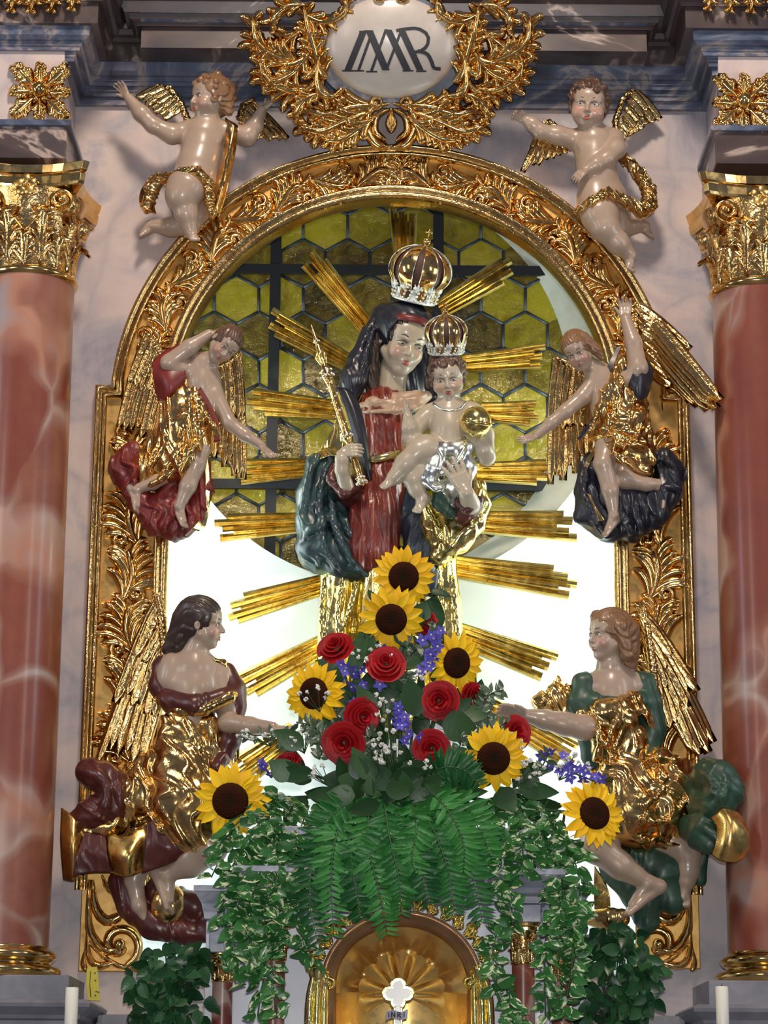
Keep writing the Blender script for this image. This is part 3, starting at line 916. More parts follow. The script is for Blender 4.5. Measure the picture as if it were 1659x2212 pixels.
# ------------------------------------------------------------------ capitals and columns
def capital_parts(t, cx, cy, z0, z1, r, gold, flower=True):
    """cx, cy in Q plan units (cy = -d); z0..z1 total height including abacus"""
    H = z1-z0
    V, F = lathe([(r*.98, 0), (r*1.07, .02*H), (r*1.10, .045*H), (r*1.07, .07*H), (r*.99, .085*H)], (cx, cy, z0), 40)
    mk('astragal', V, F, GOLDS, t)
    V, F = lathe([(r*.96, .08*H), (r*.98, .4*H), (r*1.06, .62*H), (r*1.2, .76*H), (r*1.22, .80*H)], (cx, cy, z0), 40)
    mk('bell', V, F, gold, t)
    def leaf_mesh(Hl, wl, out):
        A = Acc()
        def frame(u, v, w_):
            f = v/Hl; bend = out*max(0, f-.55)**1.6*3.2
            vv = v if f < .9 else .9*Hl-(f-.9)*Hl*.9
            R1 = r*.97+w_*.8+bend*r+f*f*.05*r
            a = u/(r*1.0)
            return np.array([R1*math.sin(a), -R1*math.cos(a), vv])
        leafwork(A, [(0, 0), (0, Hl*.35), (0, Hl*.7), (0, Hl*1.05)], 5, wl*.17, 46, .42, 0, r*.10, False, frame, t0=.08, t1=.85)
        return mesh('acanthus_leaf', np.concatenate(A.V)*S, A.F, gold)
    def rot(a): return np.array([[math.cos(a), -math.sin(a), 0], [math.sin(a), math.cos(a), 0], [0, 0, 1]])
    m1, m2 = leaf_mesh(.36*H, r*.66, .22), leaf_mesh(.58*H, r*.66, .34)
    for row, me, off in ((0, m1, 0), (1, m2, .5)):
        for k in range(8):
            a = 2*math.pi*(k+off)/8
            if math.cos(a) < -.35: continue
            R3 = rot(a); inst('acanthus_leaf', me, mat4(R3[:, 0], R3[:, 1], R3[:, 2], np.array([cx, cy, z0+.07*H+row*.03*H])*S), t)
    A = Acc()
    frame = lambda u, v, w_: np.array([w_, -u, v])
    scroll(A, (0, 0), r*.27, -math.pi*.5, 1.6, 1, r*.075, -r*.05, r*.16, False, lambda u, v, w_: np.array([u, -w_, v]), tail=[(-r*.85, -.34*H), (-r*.55, -.17*H)])
    mv = mesh('volute', np.concatenate(A.V)*S, A.F, gold)
    for k in range(4):
        for s_ in (-1, 1):
            a = math.pi/4+k*math.pi/2-math.pi/2
            # lies on the face adjoining the corner
            fa = a-s_*math.pi/4                       # face direction angle (0 = front)
            if math.cos(fa) < -.3: continue
            tx = rot(fa)@np.array([s_, 0, 0]); ny = rot(fa)@np.array([0, 1, 0]); 
            c = np.array([cx, cy, z0+.68*H])+rot(fa)@np.array([s_*r*.80, -r*1.08, 0])
            inst('volute', mv, mat4(tx, ny, (0, 0, 1), c*S), t)
    # abacus with concave sides
    prof = [(.80, 1.0), (.83, 1.03), (.90, 1.05), (.91, 1.0), (.93, 1.07), (1.0, 1.12)]
    A = Acc(); V = []; nseg = 12
    for zf, sc_ in prof:
        for k in range(4):
            a = k*math.pi/2
            for j in range(nseg):
                u = -1+2*j/(nseg-1); 
                p = np.array([u*r*1.18*sc_, -(r*1.02+r*.26*u*u)*sc_*1.0, 0])
                V.append(np.array([cx, cy, z0+zf*H])+rot(a)@p)
    n = 4*nseg; F = []
    for i in range(len(prof)-1):
        for j in range(n): F.append((i*n+j, i*n+(j+1) % n, (i+1)*n+(j+1) % n, (i+1)*n+j))
    F.append(tuple(range((len(prof)-1)*n, len(prof)*n))); F.append(tuple(range(n-1, -1, -1)))
    mk('abacus', V, F, GOLDS, t, smooth=False, bev=1.5)
    if flower:
        A = Acc(); c = np.array([cx, cy-r*1.16, z0+.80*H])
        for k in range(5):
            a = math.pi/2+2*math.pi*k/5
            V, F = sphere(c+np.array([math.cos(a)*r*.15, -2, math.sin(a)*r*.15]), r*.13, 10, 6, (1, .35, 1)); A.add(V, F)
        V, F = sphere(c+np.array([0, -r*.06, 0]), r*.07, 8, 6); A.add(V, F)
        tag(A.mk('flower', GOLDB, t), 'small five-petalled flower on the abacus')
for s_, lb in ((-1, 'red marbled column with gilded capital at the left edge'), (1, 'red marbled column with gilded capital at the right edge')):
    dC = 118
    if s_ < 0: xc = (X(153, 600, dC)-96+X(112, 2040, dC)-105)/2
    else: xc = (X(1536, 620, dC)+96+X(1578, 2040, dC)+105)/2
    dy = 0 if s_ < 0 else 12
    zt_, z0 = Z(592+dy, dC+96), Z(2046, dC+100)
    t = empty('column', lb, 'column', (xc, -dC, Z(2112, dC+110)), 'large red columns beside the frame')
    n = 24
    pr = [(105-9*max(0, f-.1)**1.4, z0+(zt_-z0)*f) for f in np.linspace(0, 1, n)]
    V, F = lathe([(r_, z) for r_, z in pr], (xc, -dC, 0), 56); mk('shaft', V, F, MRED, t)
    zb_ = Z(2112, dC+118)
    hb = z0-zb_
    pb = [(128, 0), (133, .14*hb), (133, .25*hb), (126, .36*hb), (112, .42*hb), (110, .5*hb), (117, .56*hb), (122, .66*hb), (122, .76*hb), (116, .88*hb), (108, .94*hb), (107, 1.02*hb)]
    V, F = lathe(pb, (xc, -dC, zb_), 56); tag(mk('base_moulding', V, F, GOLDS, t), 'gilded ring moulding at the foot')
    capital_parts(t, xc, -dC, zt_-4, Z(357+dy, dC+120), 96, GOLDF)
    # pedestal below
    xo = AXQ+s_*1250
    e = X(150, 2130, dC+118) if s_ < 0 else X(1530, 2130, dC+118)
    a, b = sorted((e, xo)); V, F = box(a, b, -dC-122, 0, Z(2166, dC+122), zb_); struct(mk('trim_7', V, F, PLINTH, smooth=False, bev=2))
    e = X(192, 2180, dC+140) if s_ < 0 else X(1500, 2180, dC+140)
    zz = Z(2166, dC+140)
    pf = [(0, zz-160), (0, Z(2210, 258)), (10, Z(2206, 268)), (12, Z(2198, 270)), (30, Z(2180, 288)), (32, Z(2172, 290)), (22, Z(2164, 280)), (-120, Z(2164, 280))]
    if s_ < 0: V, F = plan_sweep([(xo, dC+140), (e-26, dC+140), (e-26, 0)], pf)
    else: V, F = plan_sweep([(e+26, 0), (e+26, dC+140), (xo, dC+140)], pf)
    struct(mk('trim_8', V, F, PLINTH, smooth=False))
# low ledge of the wall behind the shrubs
for x0, x1, yy in ((210, 330, 2196), (1400, 1480, 2190)):
    V, F = box(X(x0, yy, 60), X(x1, yy, 60), -60, 0, Z(2300, 60), Z(yy, 60)); struct(mk('trim_9', V, F, PLINTH, smooth=False, bev=2))
# candles in front of the pedestals, measuring tape
for x, y, lb in ((156, 2133, 'white candle in front of the left pedestal'), (1559, 2131, 'white candle in front of the right pedestal')):
    t = empty('candle', lb, 'candle', Q(x, 2330, 330), 'white altar candles')
    a, b = Q(x, 2330, 330), Q(x, y, 330)
    V, F = lathe([(0, 0), (12.5, 0), (12.5, b[2]-a[2]-1.5), (11, b[2]-a[2]), (6, b[2]-a[2]-1), (0, b[2]-a[2]-2)], (b[0], b[1], a[2]), 20); mk('wax_stick', V, F, WAX, t)
    V, F = tube([b-[0, 0, 2], b+[0, 0, 3], b+[1, 0, 6]], .9, 6); mk('wick', V, F, INK, t)
tp = empty('measuring_tape', 'yellow strip of measuring tape with black marks standing by the left candle', 'tape', Q(200, 2162, 60))
pts = [(188, 2090), (186, 2120), (189, 2160)]; pe = [(210, 2088), (213, 2120), (216, 2162)]
V = QA([(x, y, 66) for x, y in pts]+[(x, y, 64) for x, y in pe]+[(x, y, 63) for x, y in pts]+[(x, y, 61) for x, y in pe])
F = [(0, 1, 4, 3), (1, 2, 5, 4), (6, 9, 10, 7), (7, 10, 11, 8), (0, 3, 9, 6), (2, 8, 11, 5), (0, 6, 7, 1), (1, 7, 8, 2), (3, 4, 10, 9), (4, 5, 11, 10)]
mk('tape_strip', V, F, YELLOW, tp, smooth=False)
A = Acc()
for a in ([(196, 2098), (194, 2124), (196, 2154)],):
    V, F = tube(QA([(x, y, 66) for x, y in a]), .7, 5); A.add(V, F)
for x, y in ((206, 2118), (208, 2142), (205, 2102), (206, 2150), (213, 2143)):
    V, F = sphere(Q(x, y, 65.5), 1.8, 6, 4, (1, .4, .8)); A.add(V, F)
mk('black_mark', *(lambda q: (np.concatenate(q.V), q.F))(A), INK, tp)
# ------------------------------------------------------------------ cartouche with the monogram
ct = empty('cartouche', 'oval painted cartouche lettered in black inside gilded leaf scrolls above the arch', 'cartouche', Q(846, 300, 60))
CX, CY, RA, RB, D0 = 845, 102, 141, 110, 40
tilt = lambda y: 30+max(0, 330-y)*.52
TF = lambda x, y, dd: Q(x, y, dd+tilt(y))
def dome(x, y):
    r2 = ((x-CX)/RA)**2+((y-CY)/RB)**2
    return D0+tilt(y)+34*max(0, 1-r2)**.8
V = [Q(CX, CY, dome(CX, CY))]; F = []; n = 48; rings = 10
for i in range(1, rings+1):
    f = i/rings
    for j in range(n):
        a = 2*math.pi*j/n; x, y = CX+RA*f*math.cos(a), CY+RB*f*math.sin(a)*(1 if math.sin(a) > 0 else 1)
        V.append(Q(x, y, dome(x, y)))
for j in range(n): V.append(Q(CX+RA*math.cos(2*math.pi*j/n), CY+RB*math.sin(2*math.pi*j/n), 20+tilt(CY+RB*math.sin(2*math.pi*j/n))))
for j in range(n): F.append((0, 1+(j+1) % n, 1+j))
for i in range(rings):
    for j in range(n):
        a = 1+i*n; F.append((a+j, a+(j+1) % n, a+n+(j+1) % n, a+n+j))
mk('oval_panel', V, F, CART, ct)
def stroke(acc, pts, w_):
    p = spline(pts, 12) if len(pts) > 2 else spline(pts, 8)
    V = []
    for i, q in enumerate(p):
        a, b = p[max(i-1, 0)], p[min(i+1, len(p)-1)]
        dx, dy = b-a; l = math.hypot(dx, dy); nx, ny = -dy/l, dx/l
        if abs(dy) > abs(dx)*.6 and len(pts) == 2: nx, ny = (1.0, 0.0)
        for s_ in (-1, 0, 1):
            x, y = q[0]+nx*w_/2*s_, q[1]+ny*w_/2*s_
            V.append(Q(x, y, dome(x, y)+.9))
    F = []
    for i in range(len(p)-1):
        for j in range(2): F.append((i*3+j, i*3+j+1, (i+1)*3+j+1, (i+1)*3+j))
    acc.add(V, F)
A = Acc()
for pts, w_ in (([(785, 68), (751, 152)], 15), ([(776, 68), (797, 68)], 3.5), ([(739, 153), (764, 153)], 3.5),
                ([(800, 80), (774, 153)], 6), ([(764, 153), (786, 153)], 3.5),
                ([(798, 67), (834, 152)], 16), ([(787, 67), (806, 67)], 3.5), ([(834, 63), (802, 154)], 6), ([(791, 155), (815, 155)], 3.5),
                ([(834, 152), (866, 68)], 6), ([(838, 64), (880, 152)], 16), ([(870, 153), (893, 153)], 3.5),
                ([(868, 66), (908, 152)], 15), ([(899, 154), (921, 154)], 3.5), ([(856, 66), (880, 62), (904, 62), (924, 76), (923, 98), (908, 110), (894, 113)], 7),
                ([(902, 110), (922, 116), (932, 132), (938, 147), (952, 149)], 8)):
    stroke(A, pts, w_)
tag(A.mk('monogram', INK, ct), 'black letters I M A R written as a monogram')
mx = lambda pts: [(1692-x, y) for x, y in pts]
spines = [([(700, 196), (684, 130), (668, 70), (652, -10)], 6, 9, .30, 44),
          ([(672, 150), (612, 128), (556, 92), (544, 18)], 6, 9, .36, 40),
          ([(690, 182), (630, 196), (574, 168), (560, 116)], 6, 9, .36, 40),
          ([(668, 112), (640, 150), (604, 172), (570, 176)], 4, 8, .4, 44),
          ([(656, 60), (610, 96), (578, 118), (545, 92)], 5, 8, .38, 44),
          ([(650, 26), (696, 48), (740, 30), (748, -12)], 5, 8, .34, 44),
          ([(664, 10), (620, 14), (590, 40), (600, 70)], 4, 8, .4, 44),
          ([(690, 120), (684, 176), (700, 206), (742, 206)], 4, 8, .36, 44),
          ([(820, 226), (762, 232), (700, 246), (636, 226)], 6, 10, .36, 40),
          ([(806, 240), (744, 262), (690, 284), (638, 268)], 6, 10, .36, 40),
          ([(812, 252), (772, 280), (736, 300), (690, 304)], 5, 9, .4, 40),
          ([(690, 200), (660, 214), (640, 240), (646, 262)], 4, 8, .4, 40)]
for i, (spn, nf, w_, ln, spr) in enumerate(spines):
    for f in (lambda p: p, mx):
        A = Acc(); leafwork(A, f(spn), nf+1, w_*1.3, spr, ln*1.05, 26+6*(i % 4), 26, False, TF); A.mk('acanthus_leaf', GOLD, ct)
A = Acc()
for s_ in (-1, 1):
    finger(A, [(845+s_*6, 224), (845+s_*44, 236), (845+s_*50, 280), (845+s_*30, 312), (845+s_*2, 318)], 12, 30, 22, 14, .35, False, TF)
    finger(A, [(845+s_*6, 236), (845+s_*30, 252), (845+s_*34, 284), (845+s_*10, 304)], 8, 34, 20, 12, .35, False, TF)
    scroll(A, (845+s_*34, 222), 15, math.pi/2, 1.2, s_, 7, 34, 16, False, TF)
finger(A, [(845, 232), (845, 256), (845, 282)], 9, 36, 20, 9, .35, False, TF)
finger(A, [(845, 246), (838, 264), (845, 286)], 6, 40, 18, 9, .35, False, TF); finger(A, [(845, 246), (853, 264), (845, 286)], 6, 40, 18, 9, .35, False, TF)
tag(A.mk('pendant_shell', GOLD, ct), 'looped leaf pendant at the bottom')
A = Acc()
for s_ in (-1, 1): scroll(A, (845+s_*24, -6), 14, 0, 1.2, s_, 7, 46, 14, False, TF)
A.mk('top_scroll', GOLD, ct)
V = []; F = []; n = 40                                    # dark recessed back board behind the oval
for k, (f, d) in enumerate(((1.16, 30), (1.16, 2))):
    for j in range(n): a = 2*math.pi*j/n; y_ = CY+8+RB*1.12*math.sin(a); V.append(Q(CX+RA*f*math.cos(a), y_, d+tilt(y_)))
F = [tuple(range(n-1, -1, -1))]+[(j, (j+1) % n, n+(j+1) % n, n+j) for j in range(n)]
mk('back_board', V, F, CORN, ct, smooth=False)
# ------------------------------------------------------------------ carved figures: helpers
BC = np.stack([cR, cU, cF], 1)              # camera-aligned axes: right, up, towards the viewer
def hrot(yaw=0, pitch=0, roll=0):
    y, p, r = R_(yaw), R_(pitch), R_(roll)
    Rr = np.array([[math.cos(r), math.sin(r), 0], [-math.sin(r), math.cos(r), 0], [0, 0, 1]])
    Ry = np.array([[math.cos(y), 0, math.sin(y)], [0, 1, 0], [-math.sin(y), 0, math.cos(y)]])
    Rp = np.array([[1, 0, 0], [0, math.cos(p), math.sin(p)], [0, -math.sin(p), math.cos(p)]])
    return BC@Rr@Ry@Rp
class Head:
    def __init__(s, px, py, d, H, yaw=0, pitch=0, roll=0, child=False, k=.03):
        s.c = Q(px, py, d); s.H = H; s.R = hrot(yaw, pitch, roll); s.child = child
    def L(s, x, y, z): return s.c+s.R@(np.array([x, y, z])*s.H)
    def prims(s):
        H, L, R3, ch = s.H, s.L, s.R, s.child
        e = lambda p, r, k=.05, op='u': ell_(L(*p), np.array(r)*H, R3, k*H, op)
        c = lambda p, q, r0, r1, k=.04: cap_(L(*p), L(*q), r0*H, r1*H, k*H)
        if ch:
            pr = [e((0, .13, -.06), (.385, .37, .43)), e((0, -.10, .07), (.325, .335, .315), .08), e((0, -.36, .21), (.12, .095, .11), .08)]
            pr += [e((s_*.17, -.16, .24), (.15, .135, .13), .07) for s_ in (-1, 1)]
            nz = .075
        else:
            pr = [e((0, .14, -.06), (.335, .36, .42)), e((0, -.14, .09), (.265, .35, .30), .08), e((0, -.415, .245), (.09, .075, .085), .08)]
            pr += [e((s_*.15, -.15, .25), (.115, .13, .11), .08) for s_ in (-1, 1)]
            pr += [c((s_*.25, -.20, .02), (s_*.06, -.40, .22), .07, .06, .1) for s_ in (-1, 1)]
            nz = .10
        pr += [e((0, .16, .25), (.25, .16, .13), .1)]
        for s_ in (-1, 1):
            pr += [e((s_*.142, -.005, .405), (.095, .055, .085), .05, 's')]
        for s_ in (-1, 1):
            pr += [c((s_*.05, .065, .365), (s_*.22, .07, .29), .03, .022, .05)]          # brow
            pr += [e((s_*.142, -.008, .30), (.078, .055, .062), .015)]                         # lids
            pr += [e((s_*.345, -.03, -.03), (.04, .10, .065), .02), e((s_*.365, -.03, -.0), (.02, .055, .03), .012, 's')]
        b = .35 if not ch else .36
        pr += [c((0, .03, b), (0, -.125, b+nz), .027, .042, .035), e((0, -.145, b+nz*.85), (.042, .035, .045), .03)]
        pr += [e((s_*.042, -.155, b+.025), (.028, .024, .035), .02) for s_ in (-1, 1)]
        pr += [e((0, -.27, .335), (.085, .05, .05), .05), c((-.065, -.262, .355), (.065, -.262, .355), .018, .018, .02), c((-.05, -.302, .355), (.05, -.302, .355), .02, .02, .02)]
        pr += [c((-.085, -.283, .385), (.085, -.283, .385), .006, .006, .01)[:6]+('s',)]
        return pr
    def extras(s, t, open_=.5, gaze=(0, 0), brow=BROW):
        """eyes, brows and lips as painted parts"""
        H, L = s.H, s.L
        for s_ in (-1, 1):
            A = Acc()
            V, F = sphere((0, 0, 0), 1, 14, 10); V = V*np.array([.062, .034*open_*1.6, .012])
            V[:, 2] += -.35*(V[:, 0]**2)*10
            c0 = np.array([s_*.142, -.012, .352])
            q = np.array([L(*(v+c0)) for v in V]); o = mk('eye', q, F, EYEW, t)
            A = Acc()
            V, F = sphere((0, 0, 0), 1, 10, 8); V = V*np.array([.026, .026*min(1, open_*1.5), .012])
            q = np.array([L(*(v+c0+np.array([gaze[0]*.03, gaze[1]*.02, .004]))) for v in V]); mk('iris', q, F, IRIS, o)
            pts = [L(s_*.06, .012*open_+.0, .365), L(s_*.14, .024+.02*open_, .368), L(s_*.215, .0, .325)]
            V, F = tube(spline(pts, 8), H*.0075*np.array([.7, 1, 1.1, 1.2, 1.2, 1, .8, .6]), 6); mk('eyelid', V, F, brow, t)
            pts = [L(s_*.055, .085, .393), L(s_*.14, .118, .366), L(s_*.235, .08, .30)]
            V, F = tube(spline(pts, 9), H*.011*np.array([.6, .9, 1.1, 1.2, 1.1, 1, .8, .6, .4]), 6); mk('eyebrow', V, F, brow, t)
        A = Acc()
        for pts, r in (([(-.098, -.276, .345), (-.035, -.257, .378), (0, -.265, .384), (.035, -.257, .378), (.098, -.276, .345)], .018), ([(-.08, -.290, .354), (0, -.307, .379), (.08, -.290, .354)], .021)):
            n = 11; tt = np.linspace(0, 1, n)
            V, F = tube(spline([L(*p) for p in pts], n), H*r*(np.sin(math.pi*(.08+.84*tt))), 7); A.add(V, F)
        A.mk('lips', LIPS, t)
    def hair(s, mat, t, style='short', h=2.0, curl=.08, seed=0, extra=(), wl=.09, name='hair'):
        H, L, R3 = s.H, s.L, s.R
        e = lambda p, r, k=.03, op='u': ell_(L(*p), np.array(r)*H, R3, k*H, op)
        f = 1.09 if not s.child else 1.07
        pr = [e((0, .15, -.075), (.335*f+.02*s.child*2, .375*f, .43*f)), e((0, -.06, -.16), (.33, .30, .32), .06)]
        pr += [e((0, -.10, .42), (.285, .40, .38), .05, 's')]
        rr = np.random.RandomState(seed)
        if curl:
            n = 34
            for i in range(n):
                a = rr.uniform(0, 2*math.pi); b = rr.uniform(-.35, 1)
                p = np.array([math.cos(a)*math.sqrt(1-b*b)*.37, .15+b*.40, -.08+math.sin(a)*math.sqrt(1-b*b)*.45])
                if p[2] > .18 and p[1] < .26: continue
                pr.append(e(p, (curl, curl*.8, curl), .02))
            for s_ in (-1, 1):
                for y in (.30, .18, .05, -.08):
                    pr.append(e((s_*.33, y, .08-.05*abs(y)), (curl*.8, curl*.9, curl), .02))
            for x in np.linspace(-.26, .26, 6): pr.append(e((x, .40-.6*x*x, .23), (curl*.9, curl*.7, curl*.8), .02))
        for p, q, r0, r1 in extra: pr.append(cap_(L(*p), L(*q), r0*H, r1*H, .05*H))
        V, F = sculpt(pr, h, (H*.022, hairfn(R3@np.array([.9, .35, .2]), wl*H, seed)))
        return mk(name, V, F, mat, t)
    def blush(s):
        return [s.L(sg*.17, -.15, .32) for sg in (-1, 1)], .13*s.H
def hand(w_, dirv, nrmv, L, curl=20, ts=1, spread=5, open_t=40, curls=None):
    """five-fingered hand: w_ wrist (px units), dirv along the fingers, nrmv out of the palm, ts side of the thumb"""
    d = nrm(dirv); n_ = nrm(np.asarray(nrmv)-d*(d@np.asarray(nrmv))); sd = np.cross(d, n_)*ts
    w_ = np.asarray(w_, float)
    pr = [cap_(w_, w_+d*.12*L, .125*L, .13*L, 3)]
    for i in range(4):
        o = (1.5-i)*.125*L
        pr.append(cap_(w_+d*.1*L+sd*o*.55, w_+d*.47*L+sd*o, .085*L, .082*L, 3))
    for i in range(4):                              # index first (thumb side)
        o = (1.5-i)*.125*L; l = (.44, .49, .45, .36)[i]*L
        c_ = R_((curls[i] if curls else curl))
        a = R_(spread*(1.5-i)); dd = nrm(d*math.cos(a)+sd*math.sin(a))
        p = w_+d*.47*L+sd*o; pts = [p]; q = p
        for k, f in enumerate((.45, .32, .26)):
            ang = c_*(k+.6)
            q = q+(dd*math.cos(ang)+n_*math.sin(ang))*l*f; pts.append(q)
        pr += chain(pts, [.068*L, .063*L, .056*L, .046*L], 1.0)
    p = w_+d*.14*L+sd*.13*L; a = R_(open_t)
    d1 = nrm(d*math.cos(a)+sd*math.sin(a)+n_*.25); d2 = nrm(d1+d*.25+n_*math.sin(R_(curl))*.6)
    pr += chain([p, p+d1*.24*L, p+d1*.24*L+d2*.2*L], [.088*L, .07*L, .05*L], 2)
    return pr
def foot(ankle, dirv, up, L, r=None):
    """heel under the ankle, toes towards dirv"""
    a = np.asarray(ankle, float); d = nrm(dirv); u = nrm(np.asarray(up)-d*(d@np.asarray(up))); sd = np.cross(d, u)
    r = r or .17*L
    heel = a-u*.18*L-d*.16*L; ball = a-u*.24*L+d*.5*L
    pr = [cap_(a, heel, r*.95, r*.82, 4), cap_(heel, ball, r*.75, r*.52, 5), cap_(a, ball+u*.06*L, r*.85, r*.5, 5)]
    for s_ in (-.5, .5): pr.append(cap_(heel+d*.1*L, ball+sd*s_*.22*L, r*.5, r*.5, 4))
    for i in range(5):
        o = (i-2)*.085*L
        pr.append(cap_(ball+sd*o, ball+d*(.24-.03*abs(i-1))*L+sd*o*1.1-u*.02*L, r*.34, r*.30 if i else r*.36, .8))
    return pr
def skin(name, prims, t, mat=None, h=1.8, blushes=(), smooth=1, label=None):
    V, F = sculpt(prims, h, None, smooth)
    o = mk(name, V, F, mat or SKIN, t)
    b = np.zeros(len(V))
    for pts, r in blushes:
        for p in pts: b = np.maximum(b, np.exp(-((V-p)**2).sum(1)/(2*(r*.55)**2)))
    at = o.data.attributes.new('blush', 'FLOAT', 'POINT'); at.data.foreach_set('value', b.astype(np.float32))
    if label: o['label'] = label
    return o
def robe(name, prims, t, mat, h=2.4, amp=5, wl=34, dirv=(1, 0, .3), seed=0, warp=.35, label=None, smooth=2):
    V, F = sculpt(prims, h, (amp, folds(dirv, wl, warp, seed)) if amp else None, smooth)
    o = mk(name, V, F, mat, t)
    if label: o['label'] = label
    return o
def sheet(name, grid, t, front, back=None, thick=5, nu=22, nv=30, wob=0, label=None, seed=0, rim=None):
    """cloth: grid rows of (px,py,d); visible side 'front'"""
    g = np.array([[Q(*p) for p in row] for row in grid])
    rows = np.array([spline(r, nv) for r in g])
    V = np.array([spline(rows[:, j], nu) for j in range(nv)]).transpose(1, 0, 2).reshape(-1, 3)
    if wob:
        V = V+wob*np.array([0, -1, 0])*folds((1, 0, .4), 30, .4, seed)(V)[:, None]
    F = np.array([(i*nv+j, i*nv+j+1, (i+1)*nv+j+1, (i+1)*nv+j) for i in range(nu-1) for j in range(nv-1)])
    a = np.cross(V[nv]-V[0], V[1]-V[0]).sum()
    # orient towards the viewer
    nsum = np.cross(V[F[:, 1]]-V[F[:, 0]], V[F[:, 3]]-V[F[:, 0]]).sum(0)
    if nsum@cF < 0: F = F[:, ::-1]
    o = mk(name, V, F, [front, back or front, rim or back or front], t)
    m = o.modifiers.new('thickness', 'SOLIDIFY'); m.thickness = thick*S; m.offset = -1; m.material_offset = 1; m.material_offset_rim = 2 if rim else 1
    if label: o['label'] = label
    return o
def feather_mesh():
    A = Acc(); n = 12
    V = []
    for i in range(n):
        t = i/(n-1)
        w_ = (.55+.45*math.sin(math.pi*t**.8)) if t < .8 else (.55+.45*math.sin(math.pi*.8**.8))*math.sqrt(max(0, 1-((t-.8)/.2)**2))+.02
        for j, u in enumerate((-1, -.6, -.14, 0, .14, .6, 1)):
            z = (.10, .26, .22, .42, .22, .26, .10)[j]*(.8+.4*math.sin(i*2.6+abs(u)*2)*.35)
            V.append((t-.06*abs(u)*(1-t), u*w_*.5, z))
    for i in range(n):
        t = i/(n-1); V.append((t, -.3, -.05)); V.append((t, .3, -.05))
    F = []
    for i in range(n-1):
        for j in range(6): F.append((i*7+j, i*7+j+1, (i+1)*7+j+1, (i+1)*7+j))
    b = n*7
    for i in range(n-1):
        F.append((b+2*i+1, b+2*i, b+2*i+2, b+2*i+3)); F.append((i*7, (i+1)*7, b+2*(i+1), b+2*i)); F.append(((i+1)*7+6, i*7+6, b+2*i+1, b+2*(i+1)+1))
    V = np.array(V)
    return mesh('feather', V, F, GOLDF)
FEA = feather_mesh()
def feather(parent, a, b, wd, th=1.0, up=None):
    """a,b (px,py,d)"""
    A, B = Q(*a), Q(*b); x = B-A; L = np.linalg.norm(x); x = x/L
    n_ = nrm(-cF if False else cF) if up is None else nrm(up)
    n_ = nrm(n_-x*(n_@x)); y = np.cross(n_, x)
    return inst('feather', FEA, mat4(x*L*S, y*wd*S, n_*wd*.55*th*S, A*S), parent)
def wing(t, arm, rows, name='wing', label=None, armr=9, mat=None):
    """arm: spine (px,py,d) of the leading edge; rows: list of (startlist, endlist, n, width, dd) feathers interpolated between polylines"""
    A = QA(arm); m = len(A)
    V, F = sculpt(chain(A, np.linspace(armr, armr*.7, m), 4), 2.2, (2.2, folds(A[-1]-A[0], 13, .2, 3)), 1)
    w_ = mk(name, V, F, mat or GOLDF, t)
    if label: w_['label'] = label
    for st, en, n, wd in rows:
        a = spline(st, n) if n > 1 else np.array(st)[:1]; b = spline(en, n) if n > 1 else np.array(en)[:1]
        rr = np.random.RandomState(int(abs(st[0][0])) % 1000)
        for i in range(n):
            f = 1-.10*rr.rand()-(.05 if i % 2 else 0); e_ = a[i]+(b[i]-a[i])*f
            feather(w_, a[i]+[0, 0, (i % 2)*1.5], e_, wd*(.85+.25*rr.rand()), 1.0, nrm(cF+.25*np.array([rr.randn()*.6, 0, rr.randn()*.3])))
    return w_
def ridges(lst, r=5, k=4):
    pr = []
    for pts in lst:
        q = spline(QA(pts), max(4, 3*len(pts))); n = len(q)
        pr += chain(q, r*(.5+.5*np.sin(math.pi*(.12+.8*np.linspace(0, 1, n)))), k)
    return pr
def vec(dx, dy, dd):
    """direction given in picture px (right, down) and towards the viewer"""
    return np.array([dx, -dd, -dy], float)
